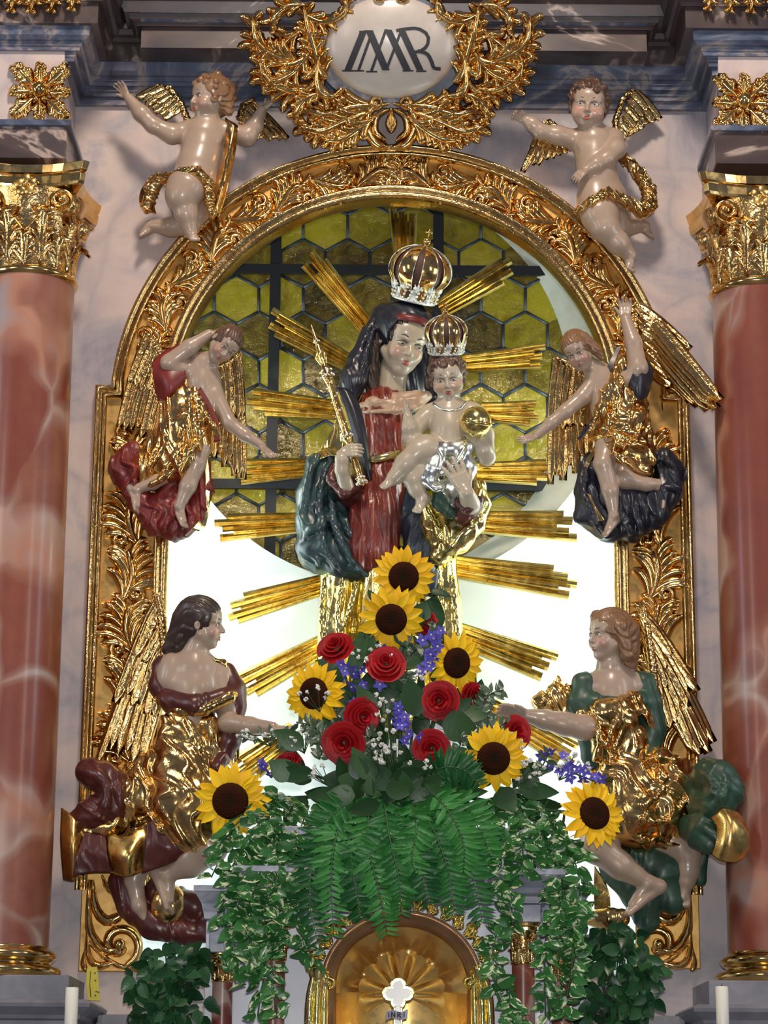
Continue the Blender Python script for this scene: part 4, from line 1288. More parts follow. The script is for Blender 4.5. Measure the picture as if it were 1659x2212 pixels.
# ------------------------------------------------------------------ putti above the arch
def putto_left():
    t = empty('putto', 'painted winged putto with both arms flung wide, stepping on the arch at the upper left', 'statue', Q(418, 524, 60), 'putti above the arch')
    hd = Head(455, 214, 98, 104, yaw=-58, pitch=8, roll=-4, child=True)
    pr = hd.prims()
    q = lambda p, r, k=8: pr.extend(pc(p, r, k))
    q([(452, 255, 86), (448, 285, 74)], [25, 34])
    q([(415, 284, 72), (490, 284, 72)], [26, 25])
    q([(440, 296, 72), (434, 330, 74), (426, 360, 76), (420, 390, 74)], [46, 42, 44, 48], 14)
    pr.append(ell_(Q(424, 352, 92), (34, 26, 32), None, 12))
    pr.extend([ell_(Q(424, 300, 96), (20, 12, 16), None, 8), ell_(Q(462, 300, 94), (18, 12, 16), None, 8)])
    q([(406, 284, 74), (372, 290, 86), (330, 270, 96)], [24, 22, 17])
    q([(330, 270, 96), (305, 245, 98), (278, 212, 98)], [18, 18, 11])
    q([(492, 286, 68), (534, 294, 70), (550, 272, 74), (566, 238, 80)], [23, 21, 18, 11])
    pr.extend(hand(Q(276, 212, 98), vec(-18, -32, 4), vec(-20, 8, 26), 46, 18, -1, 8))
    pr.extend(hand(Q(568, 236, 80), vec(22, -20, 6), vec(-12, -20, 26), 46, 20, -1, 10))
    q([(418, 392, 82), (402, 408, 108), (392, 424, 112)], [44, 42, 36], 12)
    q([(394, 420, 110), (402, 462, 104), (412, 500, 96)], [33, 25, 15])
    pr.extend(foot(Q(413, 500, 94), vec(10, 14, 20), vec(4, -14, 16), 42, 13))
    q([(430, 400, 66), (420, 450, 60), (408, 482, 56)], [42, 36, 26], 12)
    q([(408, 484, 56), (370, 490, 52), (325, 488, 48)], [25, 21, 13])
    pr.extend(foot(Q(322, 488, 48), vec(-20, 14, 4), vec(-12, -16, 4), 44, 12))
    skin('body', pr, t, SKIN, 1.7, [hd.blush()])
    hd.extras(t, .6, (-.2, .1))
    hd.hair(HAIRB, t, h=1.7, curl=.085, seed=2, extra=[((.2, .1, -.3), (.25, -.25, -.32), .14, .10), ((-.2, .1, -.3), (-.2, -.25, -.32), .14, .09)])
    sheet('sash', [[(486, 252, 92), (500, 262, 100), (514, 270, 92)], [(486, 300, 96), (498, 304, 106), (512, 306, 96)], [(478, 350, 96), (490, 352, 108), (504, 354, 96)], [(462, 400, 90), (478, 404, 104), (492, 408, 90)], [(452, 450, 80), (462, 462, 92), (474, 470, 80)]], t, GOLD, GOLD, 4, wob=3.5, label='gilded sash hanging from the shoulder')
    pr = pc([(372, 386, 104), (396, 374, 130), (428, 374, 138), (452, 396, 126), (452, 440, 108), (458, 466, 92)], [13, 14, 14, 12, 11, 8], 5)
    pr += pc([(372, 386, 96), (346, 388, 84), (328, 414, 76), (318, 448, 72)], [13, 15, 16, 14], 5)
    robe('loin_cloth', pr, t, GOLD, 1.9, 4.5, 14, (.3, 0, 1), 5, label='twisted gilded cloth around the hips')
    sheet('cloth_end', [[(334, 376, 84), (322, 392, 80), (338, 408, 88)], [(308, 402, 76), (316, 422, 86), (336, 430, 80)], [(300, 430, 66), (318, 440, 80), (334, 446, 70)], [(306, 452, 60), (322, 458, 72), (338, 462, 62)]], t, GOLD, GOLD, 4)
    wing(t, [(406, 262, 52), (392, 226, 52), (368, 192, 48), (338, 186, 44)], [
        ([(350, 188, 46), (392, 224, 50)], [(294, 212, 38), (352, 258, 40)], 7, 22), ([(352, 190, 50), (394, 228, 54)], [(318, 204, 46), (372, 250, 48)], 6, 17)], label='small gilded wing behind the raised arm')
    wing(t, [(518, 254, 46), (526, 228, 46), (548, 216, 44)], [
        ([(522, 262, 44), (548, 228, 44)], [(560, 300, 36), (626, 304, 36)], 6, 24), ([(524, 252, 48), (546, 224, 48)], [(548, 278, 42), (588, 272, 42)], 5, 18)], label='small gilded wing behind the arm')
putto_left()
def putto_right():
    t = empty('putto', 'painted winged putto facing out with one arm across his belly, hovering at the upper right', 'statue', Q(1365, 590, 60), 'putti above the arch')
    hd = Head(1272, 232, 104, 112, yaw=-8, pitch=2, roll=5, child=True)
    pr = hd.prims()
    q = lambda p, r, k=8: pr.extend(pc(p, r, k))
    q([(1276, 276, 88), (1282, 304, 76)], [25, 34])
    q([(1250, 304, 74), (1322, 302, 74)], [24, 24])
    q([(1284, 312, 74), (1286, 345, 76), (1290, 380, 78), (1298, 420, 74)], [46, 41, 43, 46], 14)
    pr.append(ell_(Q(1284, 384, 96), (32, 24, 32), None, 12))
    pr.extend([ell_(Q(1266, 316, 100), (18, 12, 15), None, 8), ell_(Q(1302, 316, 100), (18, 12, 15), None, 8)])
    q([(1244, 302, 76), (1205, 292, 86), (1168, 284, 94)], [23, 21, 16])
    q([(1168, 284, 94), (1150, 268, 98), (1136, 258, 100)], [17, 15, 11])
    pr.extend(hand(Q(1138, 260, 100), vec(-22, -10, 6), vec(6, 18, 10), 46, 38, 1, 6))
    q([(1326, 300, 78), (1330, 322, 100), (1312, 342, 116)], [23, 22, 19])
    q([(1312, 342, 116), (1288, 356, 124), (1266, 368, 126)], [18, 17, 11])
    pr.extend(hand(Q(1268, 366, 126), vec(-20, 16, 2), vec(4, 10, -22), 44, 22, -1, 6))
    q([(1288, 430, 80), (1296, 465, 98), (1306, 492, 104)], [44, 40, 32], 12)
    q([(1306, 492, 104), (1335, 525, 92), (1362, 552, 80)], [30, 25, 14])
    pr.extend(foot(Q(1362, 553, 80), vec(6, 24, 8), vec(16, -6, 18), 44, 13))
    q([(1314, 430, 64), (1328, 470, 58), (1336, 492, 54)], [42, 34, 26], 12)
    q([(1336, 494, 54), (1368, 488, 48), (1394, 488, 44)], [24, 18, 12])
    pr.extend(foot(Q(1392, 488, 44), vec(22, 18, 4), vec(14, -16, 6), 42, 11))
    skin('body', pr, t, SKIN, 1.7, [hd.blush()])
    hd.extras(t, .68, (-.2, .1))
    hd.hair(HAIRD, t, h=1.7, curl=.085, seed=6)
    pr = pc([(1244, 458, 112), (1278, 436, 134), (1312, 416, 136), (1350, 434, 116), (1386, 458, 92), (1402, 446, 84), (1402, 410, 78), (1378, 372, 72), (1340, 334, 66), (1326, 322, 62)], [7, 11, 12, 13, 15, 17, 16, 15, 12, 9], 5)
    pr += pc([(1270, 450, 112), (1262, 478, 104)], [9, 5], 4)
    robe('sash', pr, t, GOLD, 1.9, 4, 16, (1, 0, .5), 9, label='gilded sash looping out behind the hip')
    wing(t, [(1242, 300, 50), (1212, 282, 50), (1186, 262, 48)], [
        ([(1184, 268, 46), (1226, 300, 48)], [(1128, 372, 36), (1236, 328, 38)], 8, 22), ([(1178, 262, 50), (1214, 288, 52)], [(1146, 322, 44), (1216, 322, 44)], 6, 17)], label='gilded wing hanging behind the stretched arm')
    wing(t, [(1332, 300, 48), (1330, 262, 48), (1344, 216, 46), (1366, 196, 42)], [
        ([(1340, 296, 44), (1374, 200, 42)], [(1338, 306, 38), (1430, 262, 34)], 8, 26), ([(1336, 280, 50), (1366, 200, 48)], [(1352, 300, 44), (1402, 242, 42)], 6, 20)], label='gilded wing raised behind the head')
putto_right()
# ------------------------------------------------------------------ angels at the upper corners of the opening
def angel_ul():
    t = empty('angel', 'painted angel in gold and red leaning in from the left, arm over his head', 'statue', Q(350, 1166, 70), 'angels around the frame')
    hd = Head(486, 744, 128, 84, yaw=30, pitch=-12, roll=44)
    pr = hd.prims()
    q = lambda p, r, k=7: pr.extend(pc(p, r, k))
    q([(468, 766, 112), (446, 786, 98)], [17, 22])
    q([(436, 790, 96), (436, 828, 92), (444, 870, 90), (440, 910, 88)], [30, 32, 29, 30], 12)
    q([(410, 800, 98), (380, 794, 110), (366, 784, 120)], [22, 20, 18])
    q([(366, 784, 120), (410, 750, 128), (452, 722, 126)], [19, 17, 11])
    pr.extend(hand(Q(452, 722, 126), vec(38, -16, -6), vec(10, 22, -14), 50, 14, -1, 5))
    q([(456, 814, 92), (464, 852, 98), (496, 914, 104)], [21, 18, 15])
    q([(496, 914, 104), (530, 940, 106), (564, 962, 108)], [15, 14, 10])
    pr.extend(hand(Q(564, 962, 108), vec(26, 28, 4), vec(20, -14, 22), 46, 12, 1, 8))
    q([(412, 940, 80), (430, 962, 92), (424, 1000, 104)], [30, 26, 21], 10)
    q([(424, 1000, 104), (406, 1050, 102), (388, 1094, 98)], [20, 18, 11])
    pr.extend(foot(Q(388, 1094, 98), vec(26, 36, 8), vec(18, -22, 14), 62, 11))
    q([(420, 990, 78), (380, 1018, 92), (330, 1044, 88), (296, 1056, 84)], [20, 16, 14, 11])
    pr.extend(foot(Q(296, 1058, 84), vec(26, 60, 6), vec(30, -20, 12), 66, 11))
    skin('body', pr, t, SKIN, 1.8, [hd.blush()])
    hd.extras(t, .45)
    hd.hair(HAIRD, t, h=1.7, curl=.0, seed=3)
    pr = pc([(388, 870, 76), (394, 930, 80), (388, 990, 78)], [46, 58, 62], 14)
    pr += pc([(420, 880, 84), (440, 900, 92), (430, 960, 90)], [26, 28, 32], 10)
    pr += pc([(350, 960, 76), (320, 1010, 76), (304, 1030, 72)], [38, 36, 24], 12)
    pr += pc([(420, 800, 80), (404, 830, 78), (396, 870, 76)], [20, 28, 40], 10)
    pr += ridges([[(414, 812, 112), (430, 860, 122), (452, 906, 124), (470, 950, 110)], [(404, 830, 106), (412, 880, 126), (424, 930, 132), (428, 976, 128)], [(388, 860, 112), (396, 920, 136), (384, 980, 138), (344, 1030, 114)], [(366, 880, 110), (362, 940, 128), (338, 990, 120), (310, 1020, 100)], [(448, 920, 124), (416, 970, 140), (370, 1020, 128), (320, 1050, 106)], [(352, 910, 110), (344, 960, 118), (318, 1000, 108)]], 7, 6)
    robe('robe', pr, t, GOLD, 2.0, 5.5, 40, (1, 0, .35), 11, label='crumpled gilded robe')
    sheet('sleeve', [[(328, 782, 104), (352, 760, 112), (388, 742, 108)], [(330, 812, 106), (360, 812, 130), (400, 800, 122)], [(336, 840, 100), (366, 846, 126), (398, 826, 116)], [(340, 866, 92), (354, 866, 106), (374, 854, 104)]], t, RED, GOLD, 5, label='red sleeve lining hanging from the raised elbow')
    sheet('sleeve_fold', [[(328, 790, 98), (338, 776, 104)], [(330, 830, 92), (346, 826, 104)], [(342, 862, 86), (356, 868, 98)]], t, GOLD, RED, 4)
    sheet('mantle_edge', [[(424, 840, 120), (434, 836, 124)], [(446, 880, 122), (456, 876, 126)], [(462, 920, 118), (472, 916, 122)], [(462, 956, 110), (476, 954, 114)]], t, RED, GOLD, 5)
    pr = pc([(420, 960, 70), (432, 1010, 64), (434, 1060, 62), (420, 1120, 60)], [18, 24, 26, 22], 10)
    pr += pc([(420, 1120, 60), (380, 1140, 62), (340, 1130, 60), (300, 1080, 60), (280, 1040, 58), (264, 1010, 62), (284, 976, 66)], [26, 28, 28, 26, 26, 30, 24], 12)
    pr += pc([(380, 1050, 58), (360, 1100, 56)], [34, 40], 12)
    pr += ridges([[(412, 980, 92), (430, 1020, 92), (440, 1080, 88), (436, 1130, 80)], [(384, 1060, 92), (370, 1110, 98), (352, 1150, 88)], [(404, 1090, 90), (412, 1130, 92), (400, 1150, 84)], [(340, 1090, 90), (330, 1130, 92), (346, 1156, 84)], [(262, 1000, 92), (290, 1010, 96), (290, 1050, 92)]], 7, 5)
    robe('mantle', pr, t, RED, 2.1, 4, 36, (1, 0, .2), 4, label='red mantle billowing below the legs')
    sheet('mantle_lining', [[(436, 960, 98), (446, 966, 92)], [(444, 1020, 88), (452, 1026, 82)], [(442, 1080, 84), (452, 1084, 78)], [(424, 1118, 84), (446, 1132, 80)], [(404, 1140, 82), (430, 1148, 78)]], t, GOLDY, GOLDY, 5, label='gilded edge of the mantle')
    wing(t, [(456, 800, 74), (488, 786, 70), (512, 770, 60)], [
        ([(470, 812, 66), (516, 770, 52)], [(462, 990, 48), (528, 1060, 36)], 7, 24), ([(468, 806, 72), (512, 776, 60)], [(474, 920, 60), (524, 905, 52)], 6, 22)], label='long gilded wing hanging behind the lowered arm')
    wing(t, [(392, 806, 66), (362, 780, 66), (338, 750, 60), (318, 722, 52)], [
        ([(316, 726, 50), (372, 800, 60)], [(252, 940, 36), (328, 960, 48)], 7, 24), ([(322, 724, 58), (374, 792, 66)], [(276, 830, 46), (344, 868, 54)], 6, 22)], label='gilded wing spread over the frame')
angel_ul()
def angel_ur():
    t = empty('angel', 'painted angel in gold and dark blue leaning in from the right, one arm raised', 'statue', Q(1360, 1166, 70), 'angels around the frame')
    hd = Head(1248, 758, 122, 84, yaw=-22, pitch=-12, roll=-22)
    pr = hd.prims()
    q = lambda p, r, k=7: pr.extend(pc(p, r, k))
    q([(1266, 780, 106), (1290, 804, 92)], [17, 24])
    q([(1290, 806, 90), (1318, 820, 88)], [26, 28], 10)
    q([(1300, 830, 86), (1310, 880, 84), (1320, 920, 82)], [32, 32, 34], 12)
    q([(1284, 824, 92), (1258, 858, 100), (1220, 890, 106)], [22, 17, 15])
    q([(1220, 890, 106), (1190, 914, 108), (1160, 940, 110)], [15, 13, 10])
    pr.extend(hand(Q(1162, 938, 110), vec(-36, 16, 2), vec(-8, -16, 22), 50, 10, -1, 7))
    q([(1336, 826, 92), (1366, 818, 106), (1378, 796, 116)], [23, 22, 21])
    q([(1378, 796, 116), (1368, 740, 118), (1352, 690, 114)], [21, 18, 12])
    pr.extend(hand(Q(1352, 690, 114), vec(0, -36, -4), vec(-8, 0, 30), 54, 24, -1, 6))
    q([(1320, 940, 80), (1314, 964, 94), (1304, 1002, 110)], [32, 27, 22], 10)
    q([(1304, 1002, 110), (1318, 1060, 106), (1326, 1112, 100)], [21, 18, 11])
    pr.extend(foot(Q(1326, 1114, 100), vec(-34, 34, 6), vec(-20, -24, 14), 62, 11))
    q([(1340, 1000, 80), (1350, 1036, 96), (1396, 1046, 90), (1428, 1046, 84)], [24, 20, 15, 11])
    pr.extend(foot(Q(1424, 1048, 84), vec(-20, 62, 6), vec(-30, -14, 12), 68, 11))
    skin('body', pr, t, SKIN, 1.8, [hd.blush()])
    hd.extras(t, .5)
    hd.hair(HAIRB, t, h=1.7, curl=0, seed=8, extra=[((.30, .25, -.05), (.42, -.15, -.05), .13, .14), ((.42, -.15, -.05), (.48, -.42, -.05), .13, .07)], wl=.08)
    pr = pc([(1350, 830, 78), (1352, 880, 80), (1350, 930, 82), (1356, 970, 82)], [34, 44, 56, 54], 12)
    pr += pc([(1376, 960, 80), (1384, 1000, 88), (1388, 1012, 90)], [36, 30, 20], 10)
    pr += pc([(1328, 900, 84), (1316, 940, 88), (1308, 962, 92)], [30, 34, 26], 10)
    pr += pc([(1340, 790, 96), (1322, 850, 104), (1306, 890, 104)], [18, 26, 26], 8)
    pr += ridges([[(1338, 780, 108), (1318, 830, 122), (1296, 880, 122), (1276, 930, 108)], [(1352, 800, 112), (1336, 850, 128), (1322, 900, 132), (1310, 950, 128)], [(1372, 850, 116), (1360, 900, 132), (1370, 940, 134)], [(1310, 956, 126), (1350, 962, 140), (1392, 960, 124)], [(1312, 960, 128), (1340, 990, 140), (1370, 1016, 130)], [(1330, 930, 136), (1370, 936, 138), (1402, 960, 118)], [(1400, 930, 104), (1408, 970, 110), (1412, 1010, 106)]], 7, 6)
    robe('robe', pr, t, GOLD, 2.0, 5.5, 40, (1, 0, .5), 23, label='crumpled gilded robe')
    sheet('sleeve', [[(1348, 790, 118), (1380, 810, 136), (1402, 778, 112)], [(1346, 816, 112), (1378, 834, 134), (1412, 806, 108)], [(1356, 846, 106), (1380, 860, 124), (1404, 842, 104)], [(1372, 872, 98), (1384, 876, 108), (1394, 868, 98)]], t, NAVY, NAVY, 5, label='dark blue sleeve below the raised arm')
    sheet('collar', [[(1334, 748, 104), (1344, 744, 104)], [(1318, 778, 112), (1330, 776, 114)], [(1306, 806, 112), (1320, 806, 118)]], t, NAVY, GOLD, 5)
    sheet('collar_end', [[(1282, 900, 112), (1290, 896, 118)], [(1262, 926, 106), (1272, 926, 112)], [(1246, 948, 100), (1252, 952, 104)]], t, NAVY, GOLD, 5)
    pr = pc([(1306, 970, 66), (1276, 1010, 62), (1266, 1060, 60), (1270, 1110, 58)], [20, 24, 26, 28], 10)
    pr += pc([(1270, 1110, 58), (1310, 1140, 60), (1360, 1140, 60), (1410, 1110, 62), (1440, 1060, 64), (1450, 1020, 68), (1430, 990, 70)], [28, 28, 30, 32, 32, 30, 24], 12)
    pr += pc([(1340, 1050, 58), (1350, 1100, 58), (1380, 1090, 56)], [36, 40, 40], 12)
    pr += pc([(1264, 1110, 70), (1252, 1120, 68)], [14, 12], 8)
    pr += pc([(1296, 1010, 50), (1296, 1070, 46), (1310, 1120, 48)], [30, 34, 34], 12)
    pr += ridges([[(1334, 1080, 98), (1350, 1120, 106), (1370, 1156, 90)], [(1374, 1080, 98), (1378, 1120, 104), (1386, 1150, 90)], [(1404, 1080, 96), (1412, 1110, 98), (1400, 1140, 86)], [(1270, 1010, 90), (1262, 1060, 88), (1280, 1110, 90), (1310, 1156, 86)], [(1420, 990, 96), (1450, 1000, 102), (1468, 1030, 92)], [(1438, 1050, 100), (1462, 1056, 98), (1472, 1040, 88)]], 8, 5)
    robe('mantle', pr, t, NAVY, 2.1, 5, 34, (1, 0, .3), 6, label='dark blue mantle billowing below the legs')
    sheet('mantle_lining', [[(1258, 1058, 92), (1276, 1070, 96)], [(1260, 1086, 90), (1288, 1096, 98)], [(1272, 1110, 90), (1298, 1112, 98)], [(1282, 1130, 88), (1306, 1124, 96)]], t, GOLD, GOLD, 5, label='gilded lining turned out at the hem')
    sheet('mantle_edge', [[(1300, 958, 100), (1290, 960, 94)], [(1278, 990, 92), (1268, 990, 86)], [(1262, 1030, 84), (1254, 1026, 78)]], t, GOLD, GOLD, 5)
    wing(t, [(1380, 840, 62), (1376, 760, 62), (1372, 700, 58), (1378, 660, 50)], [
        ([(1390, 668, 46), (1408, 780, 52)], [(1572, 884, 205), (1536, 886, 150), (1500, 872, 90)], 8, 34), ([(1384, 664, 54), (1404, 790, 58)], [(1500, 762, 96), (1452, 838, 84)], 7, 32), ([(1380, 664, 60), (1396, 760, 62)], [(1446, 716, 76), (1430, 790, 72)], 6, 28)], label='large gilded wing spread to the right')
    wing(t, [(1290, 830, 66), (1262, 812, 62), (1228, 786, 56), (1206, 776, 50)], [
        ([(1200, 780, 46), (1268, 826, 56)], [(1188, 1074, 34), (1272, 1000, 44)], 7, 26), ([(1204, 780, 54), (1268, 822, 62)], [(1188, 930, 44), (1258, 930, 52)], 6, 26)], label='long gilded wing hanging behind the pointing arm')
angel_ur()
# ------------------------------------------------------------------ crowned Madonna with the Child
def crown(name, label, base, top, rb, rw, hgt, d, lean):
    b, tp = Q(*base, d), Q(*top, d+lean); ax = nrm(tp-b); 
    t = empty(name, label, 'crown', b, 'jewelled crowns')
    zv = ax; xv = nrm(np.cross(np.array([0, -1., 0]), zv)); yv = np.cross(zv, xv)
    def pt(r, h, a): return b+ax*h+r*(math.cos(a)*xv+math.sin(a)*yv)
    prof = [(rb, 0), (rb*1.04, hgt*.12), (rb*1.12, hgt*.26), (rw*.95, hgt*.42), (rw, hgt*.56), (rw*.95, hgt*.70), (rw*.78, hgt*.84), (rw*.48, hgt*.95), (rw*.2, hgt)]
    pp = spline(prof, 24)
    V, F = lathe([(max(r*.94, .1), h) for r, h in pp]+[(0.1, hgt)], b, 32, ax); tag(mk('cap', V, F, VELVET, t), 'dark cap between the crown bands')
    n8 = 8
    for k in range(n8):
        a0 = 2*math.pi*k/n8+.39
        hw = math.pi/n8*.66
        V = []; F = []
        for i, (r, h) in enumerate(pp):
            for j, u in enumerate((-1, -.5, 0, .5, 1)): V.append(pt(r+1.2*(1-u*u), h, a0+u*hw))
        for i in range(len(pp)-1):
            for j in range(4): F.append((i*5+j, i*5+j+1, (i+1)*5+j+1, (i+1)*5+j))
        o = mk('band', V, F, GOLDS, t)
        A = Acc()
        for u in (-1, 1):
            V, F = tube([pt(r+.6, h, a0+u*hw) for r, h in pp], rb*.018, 5); A.add(V, F)
        A.mk('bead_line', SILVER, o)
        for q in (.45, .72):
            r, h = pp[int(q*23)]; V, F = sphere(pt(r+1.5, h, a0), rb*.06, 8, 6); mk('jewel', V, F, JEWEL, o)
    A = Acc(); m = 22
    V, F = lathe([(rb*1.0, -1), (rb*1.05, 0), (rb*1.06, hgt*.03), (rb*1.03, hgt*.05), (rb*1.04, hgt*.18), (rb*1.09, hgt*.20), (rb*1.08, hgt*.22)], b, 40, ax); A.add(V, F)
    r0 = np.random.RandomState(5)
    for k in range(m):
        a = 2*math.pi*k/m
        for h, rr, q in ((.05, 1.06, .075), (.12, 1.08, .07), (.185, 1.10, .07), (.26, 1.16, .08)):
            V, F = sphere(pt(rb*rr, hgt*h, a+h*5), rb*q, 8, 5); A.add(V, F)
        if k % 2 == 0:
            V, F = tube([pt(rb*1.1, hgt*.2, a), pt(rb*1.2, hgt*.3, a), pt(rb*1.27, hgt*.38, a)], [rb*.09, rb*.06, rb*.015], 6); A.add(V, F)
            for s_ in (-1, 1):
                V, F = tube([pt(rb*1.1, hgt*.2, a), pt(rb*1.2, hgt*.27, a+s_*.09), pt(rb*1.22, hgt*.33, a+s_*.15)], [rb*.05, rb*.05, rb*.02], 6); A.add(V, F)
    tag(A.mk('openwork_rim', SILVERR, t), 'silver filigree rim with leaf points')
    V, F = lathe([(0, 0), (rb*.16, .01), (rb*.1, rb*.06), (rb*.17, rb*.16), (rb*.19, rb*.26), (rb*.15, rb*.36), (rb*.06, rb*.42), (0, rb*.43)], b+ax*hgt*.985, 16, ax); mk('orb', V, F, GOLDS, t)
    A = Acc(); c = b+ax*(hgt+rb*.43)
    for p, q in ((c, c+ax*rb*.36), (c+ax*rb*.22-xv*rb*.16, c+ax*rb*.22+xv*rb*.16)):
        V, F = tube([p, (p+q)/2, q], [rb*.05, rb*.035, rb*.05], 6); A.add(V, F)
    A.mk('cross', GOLDF, t)
def madonna():
    t = empty('madonna_statue', 'painted crowned Madonna in a dark veil, red dress and teal mantle in the niche', 'statue', Q(850, 1560, -60))
    hd = Head(871, 738, -14, 146, yaw=20, pitch=-6, roll=14)
    pr = hd.prims()
    q = lambda p, r, k=7: pr.extend(pc(p, r, k))
    q([(852, 790, -36), (846, 850, -46), (840, 880, -50)], [30, 30, 44])
    q([(748, 1052, 36), (738, 1016, 62), (738, 992, 72)], [17, 14, 15])
    skin('body', pr, t, SKINM, 1.9, [hd.blush()], 1)
    hd.extras(t, .36, (.3, -.3))
    A_ = []
    A_ += hand(Q(734, 980, 74), vec(34, -7, 8), vec(2, 4, -30), 58, 26, 1, 3, 30)
    skin('hand', A_, t, SKINM, 1.6, label='right hand closed round the sceptre')
    A_ = pc([(1016, 1090, 74), (1008, 1066, 104)], [22, 17])
    A_ += hand(Q(1007, 1064, 106), vec(-24, -50, 8), vec(0, 8, -26), 84, 8, -1, 8)
    skin('hand', A_, t, SKINM, 1.6, label='left hand spread against the Child')
    # hair, veil, headband
    e = lambda p, r, k=.05, op='u': ell_(hd.L(*p), np.array(r)*146, hd.R, k*146, op)
    pr = [e((0, .16, -.06), (.37, .40, .44)), e((0, -.08, .42), (.285, .44, .38), .04, 's')]
    pr += pc([(826, 706, -8), (806, 750, -16), (800, 800, -24), (806, 850, -34)], [16, 16, 17, 14], 6)
    pr += pc([(926, 716, -16), (934, 770, -28), (926, 836, -40)], [11, 10, 10], 6)
    V, F = sculpt(pr, 2.2, (3.0, hairfn((1, 0, .3), 12, 4))); mk('hair', V, F, HAIRX, t)
    V, F = tube(spline([hd.L(-.325, .30, .06), hd.L(-.22, .36, .27), hd.L(0, .385, .36), hd.L(.2, .35, .29), hd.L(.325, .27, .08)], 16), 8, 8, True, .55); mk('headband', V, F, RED, t)
    pr = [e((0, .19, -.10), (.46, .43, .48)), e((.0, .08, .40), (.335, .36, .50), .04, 's')]
    pr += pc([(828, 676, -24), (800, 730, -24), (778, 780, -20), (764, 820, -16), (756, 860, -20)], [22, 24, 27, 30, 22], 12)
    pr += pc([(932, 690, -40), (944, 750, -46), (948, 810, -50), (940, 860, -54)], [17, 17, 22, 24], 12)
    pr += [ell_(Q(856, 800, -130), (90, 60, 110), None, 12)]
    pr += ridges([[(806, 690, -2), (784, 740, 2), (760, 790, 4), (740, 824, 2)], [(838, 664, 0), (806, 716, 10), (790, 770, 12), (776, 830, 10)]], 6, 6)
    robe('veil', pr, t, NAVY, 2.3, 2.2, 34, (1, .2, .4), 3, label='dark blue veil over the head and shoulders')
    sheet('veil', [[(728, 836, 14), (746, 838, 20), (766, 850, 10)], [(744, 880, 22), (764, 884, 30), (782, 890, 20)], [(762, 940, 26), (780, 944, 34), (794, 950, 24)], [(780, 1000, 26), (792, 1004, 32), (802, 1008, 24)], [(792, 1034, 22), (799, 1038, 26), (806, 1036, 20)]], t, NAVY, NAVY, 8, label='veil end falling past the sceptre hand')
    # collar, dress, belt
    pr = pc([(778, 882, -24), (806, 872, -4), (850, 880, 6), (896, 872, 0), (922, 856, -20)], [12, 16, 17, 16, 12], 8)
    pr += pc([(800, 860, -24), (850, 862, -10), (900, 856, -16)], [14, 14, 14], 8)
    pr += ridges([[(780, 876, -6), (830, 868, 16), (890, 862, 12), (920, 850, -2)], [(784, 890, -4), (830, 888, 20), (880, 886, 20), (914, 876, 6)]], 5, 4)
    robe('collar', pr, t, CREAM, 2.1, 1.2, 20, (0, 0, 1), 2, smooth=3, label='cream scarf folded round the neck')
    pr = pc([(826, 890, -44), (830, 940, -38), (834, 985, -34)], [58, 54, 48], 10)
    pr += pc([(796, 900, -40), (792, 960, -36)], [34, 28], 10)
    pr += pc([(834, 990, -36), (826, 1050, -30), (812, 1120, -26), (800, 1190, -22)], [48, 56, 60, 62], 12)
    robe('dress', pr, t, PLEAT, 2.1, 3.2, 19, (1, 0, .06), 13, .10, label='finely pleated red dress')
    V, F = tube(spline(QA([(786, 996, 10), (806, 992, 18), (834, 986, 22), (870, 978, 12)]), 14), 9, 8, True, .5); tag(mk('belt', V, F, GOLDY, t), 'narrow gilded belt')
    pr = pc([(744, 1052, 24), (762, 1064, -8), (790, 1050, -30)], [26, 34, 36], 10)
    pr += [cap_(Q(748, 1046, 38), Q(744, 1022, 56), 16, 14, 2, 's')]
    pr += pc([(722, 1010, 20), (716, 1036, 30), (744, 1066, 38), (770, 1054, 30)], [10, 12, 12, 10], 6)
    robe('sleeve', pr, t, MAROON, 2.1, 2, 20, (0, 0, 1), 2, label='dark red sleeve with thick cuff')
    pr = pc([(1018, 1092, 60), (1000, 1110, 40)], [26, 26], 8)+pc([(990, 1086, 78), (1012, 1102, 84), (1036, 1082, 70)], [8, 10, 9], 5)
    robe('sleeve', pr, t, MAROON, 2.1, 1.5, 20, (0, 0, 1), 3, label='dark red cuff under the Child')
    # mantle
    pr = pc([(714, 1000, -40), (694, 1010, -36), (678, 1070, -30), (676, 1130, -24), (690, 1180, -20)], [26, 34, 38, 38, 40], 12)
    pr += pc([(690, 1190, -24), (740, 1206, -26), (790, 1222, -30), (840, 1236, -34)], [50, 46, 36, 24], 14)
    pr += pc([(724, 1090, -40), (736, 1150, -34)], [34, 44], 12)
    pr += ridges([[(690, 984, 2), (668, 1030, 8), (656, 1090, 10), (660, 1150, 10), (690, 1220, 14)], [(716, 990, 0), (696, 1040, 14), (690, 1110, 18), (700, 1180, 22), (736, 1232, 16)], [(716, 1060, 2), (720, 1120, 16), (744, 1190, 22), (790, 1240, 6)], [(660, 1150, 12), (690, 1140, 26), (698, 1120, 20)], [(734, 1110, 4), (770, 1170, 14), (820, 1214, 6)]], 9, 7)
    robe('mantle', pr, t, TEAL, 2.3, 3.5, 44, (1, 0, .25), 8, .3, label='teal mantle falling in deep folds')
    pr = pc([(880, 1056, -30), (894, 1120, -24), (906, 1190, -22), (918, 1260, -22)], [32, 34, 34, 32], 10)
    robe('mantle', pr, t, BLUEG, 2.2, 4.5, 26, (1, 0, -.2), 14, .12, label='grey-blue pleats beside the dress')
    sheet('mantle_lining', [[(730, 896, -40), (748, 920, -30)], [(712, 936, -44), (742, 950, -30)], [(690, 974, -40), (738, 980, -26)]], t, GOLDY, TEAL, 5, wob=3, label='gilded lining behind the elbow')
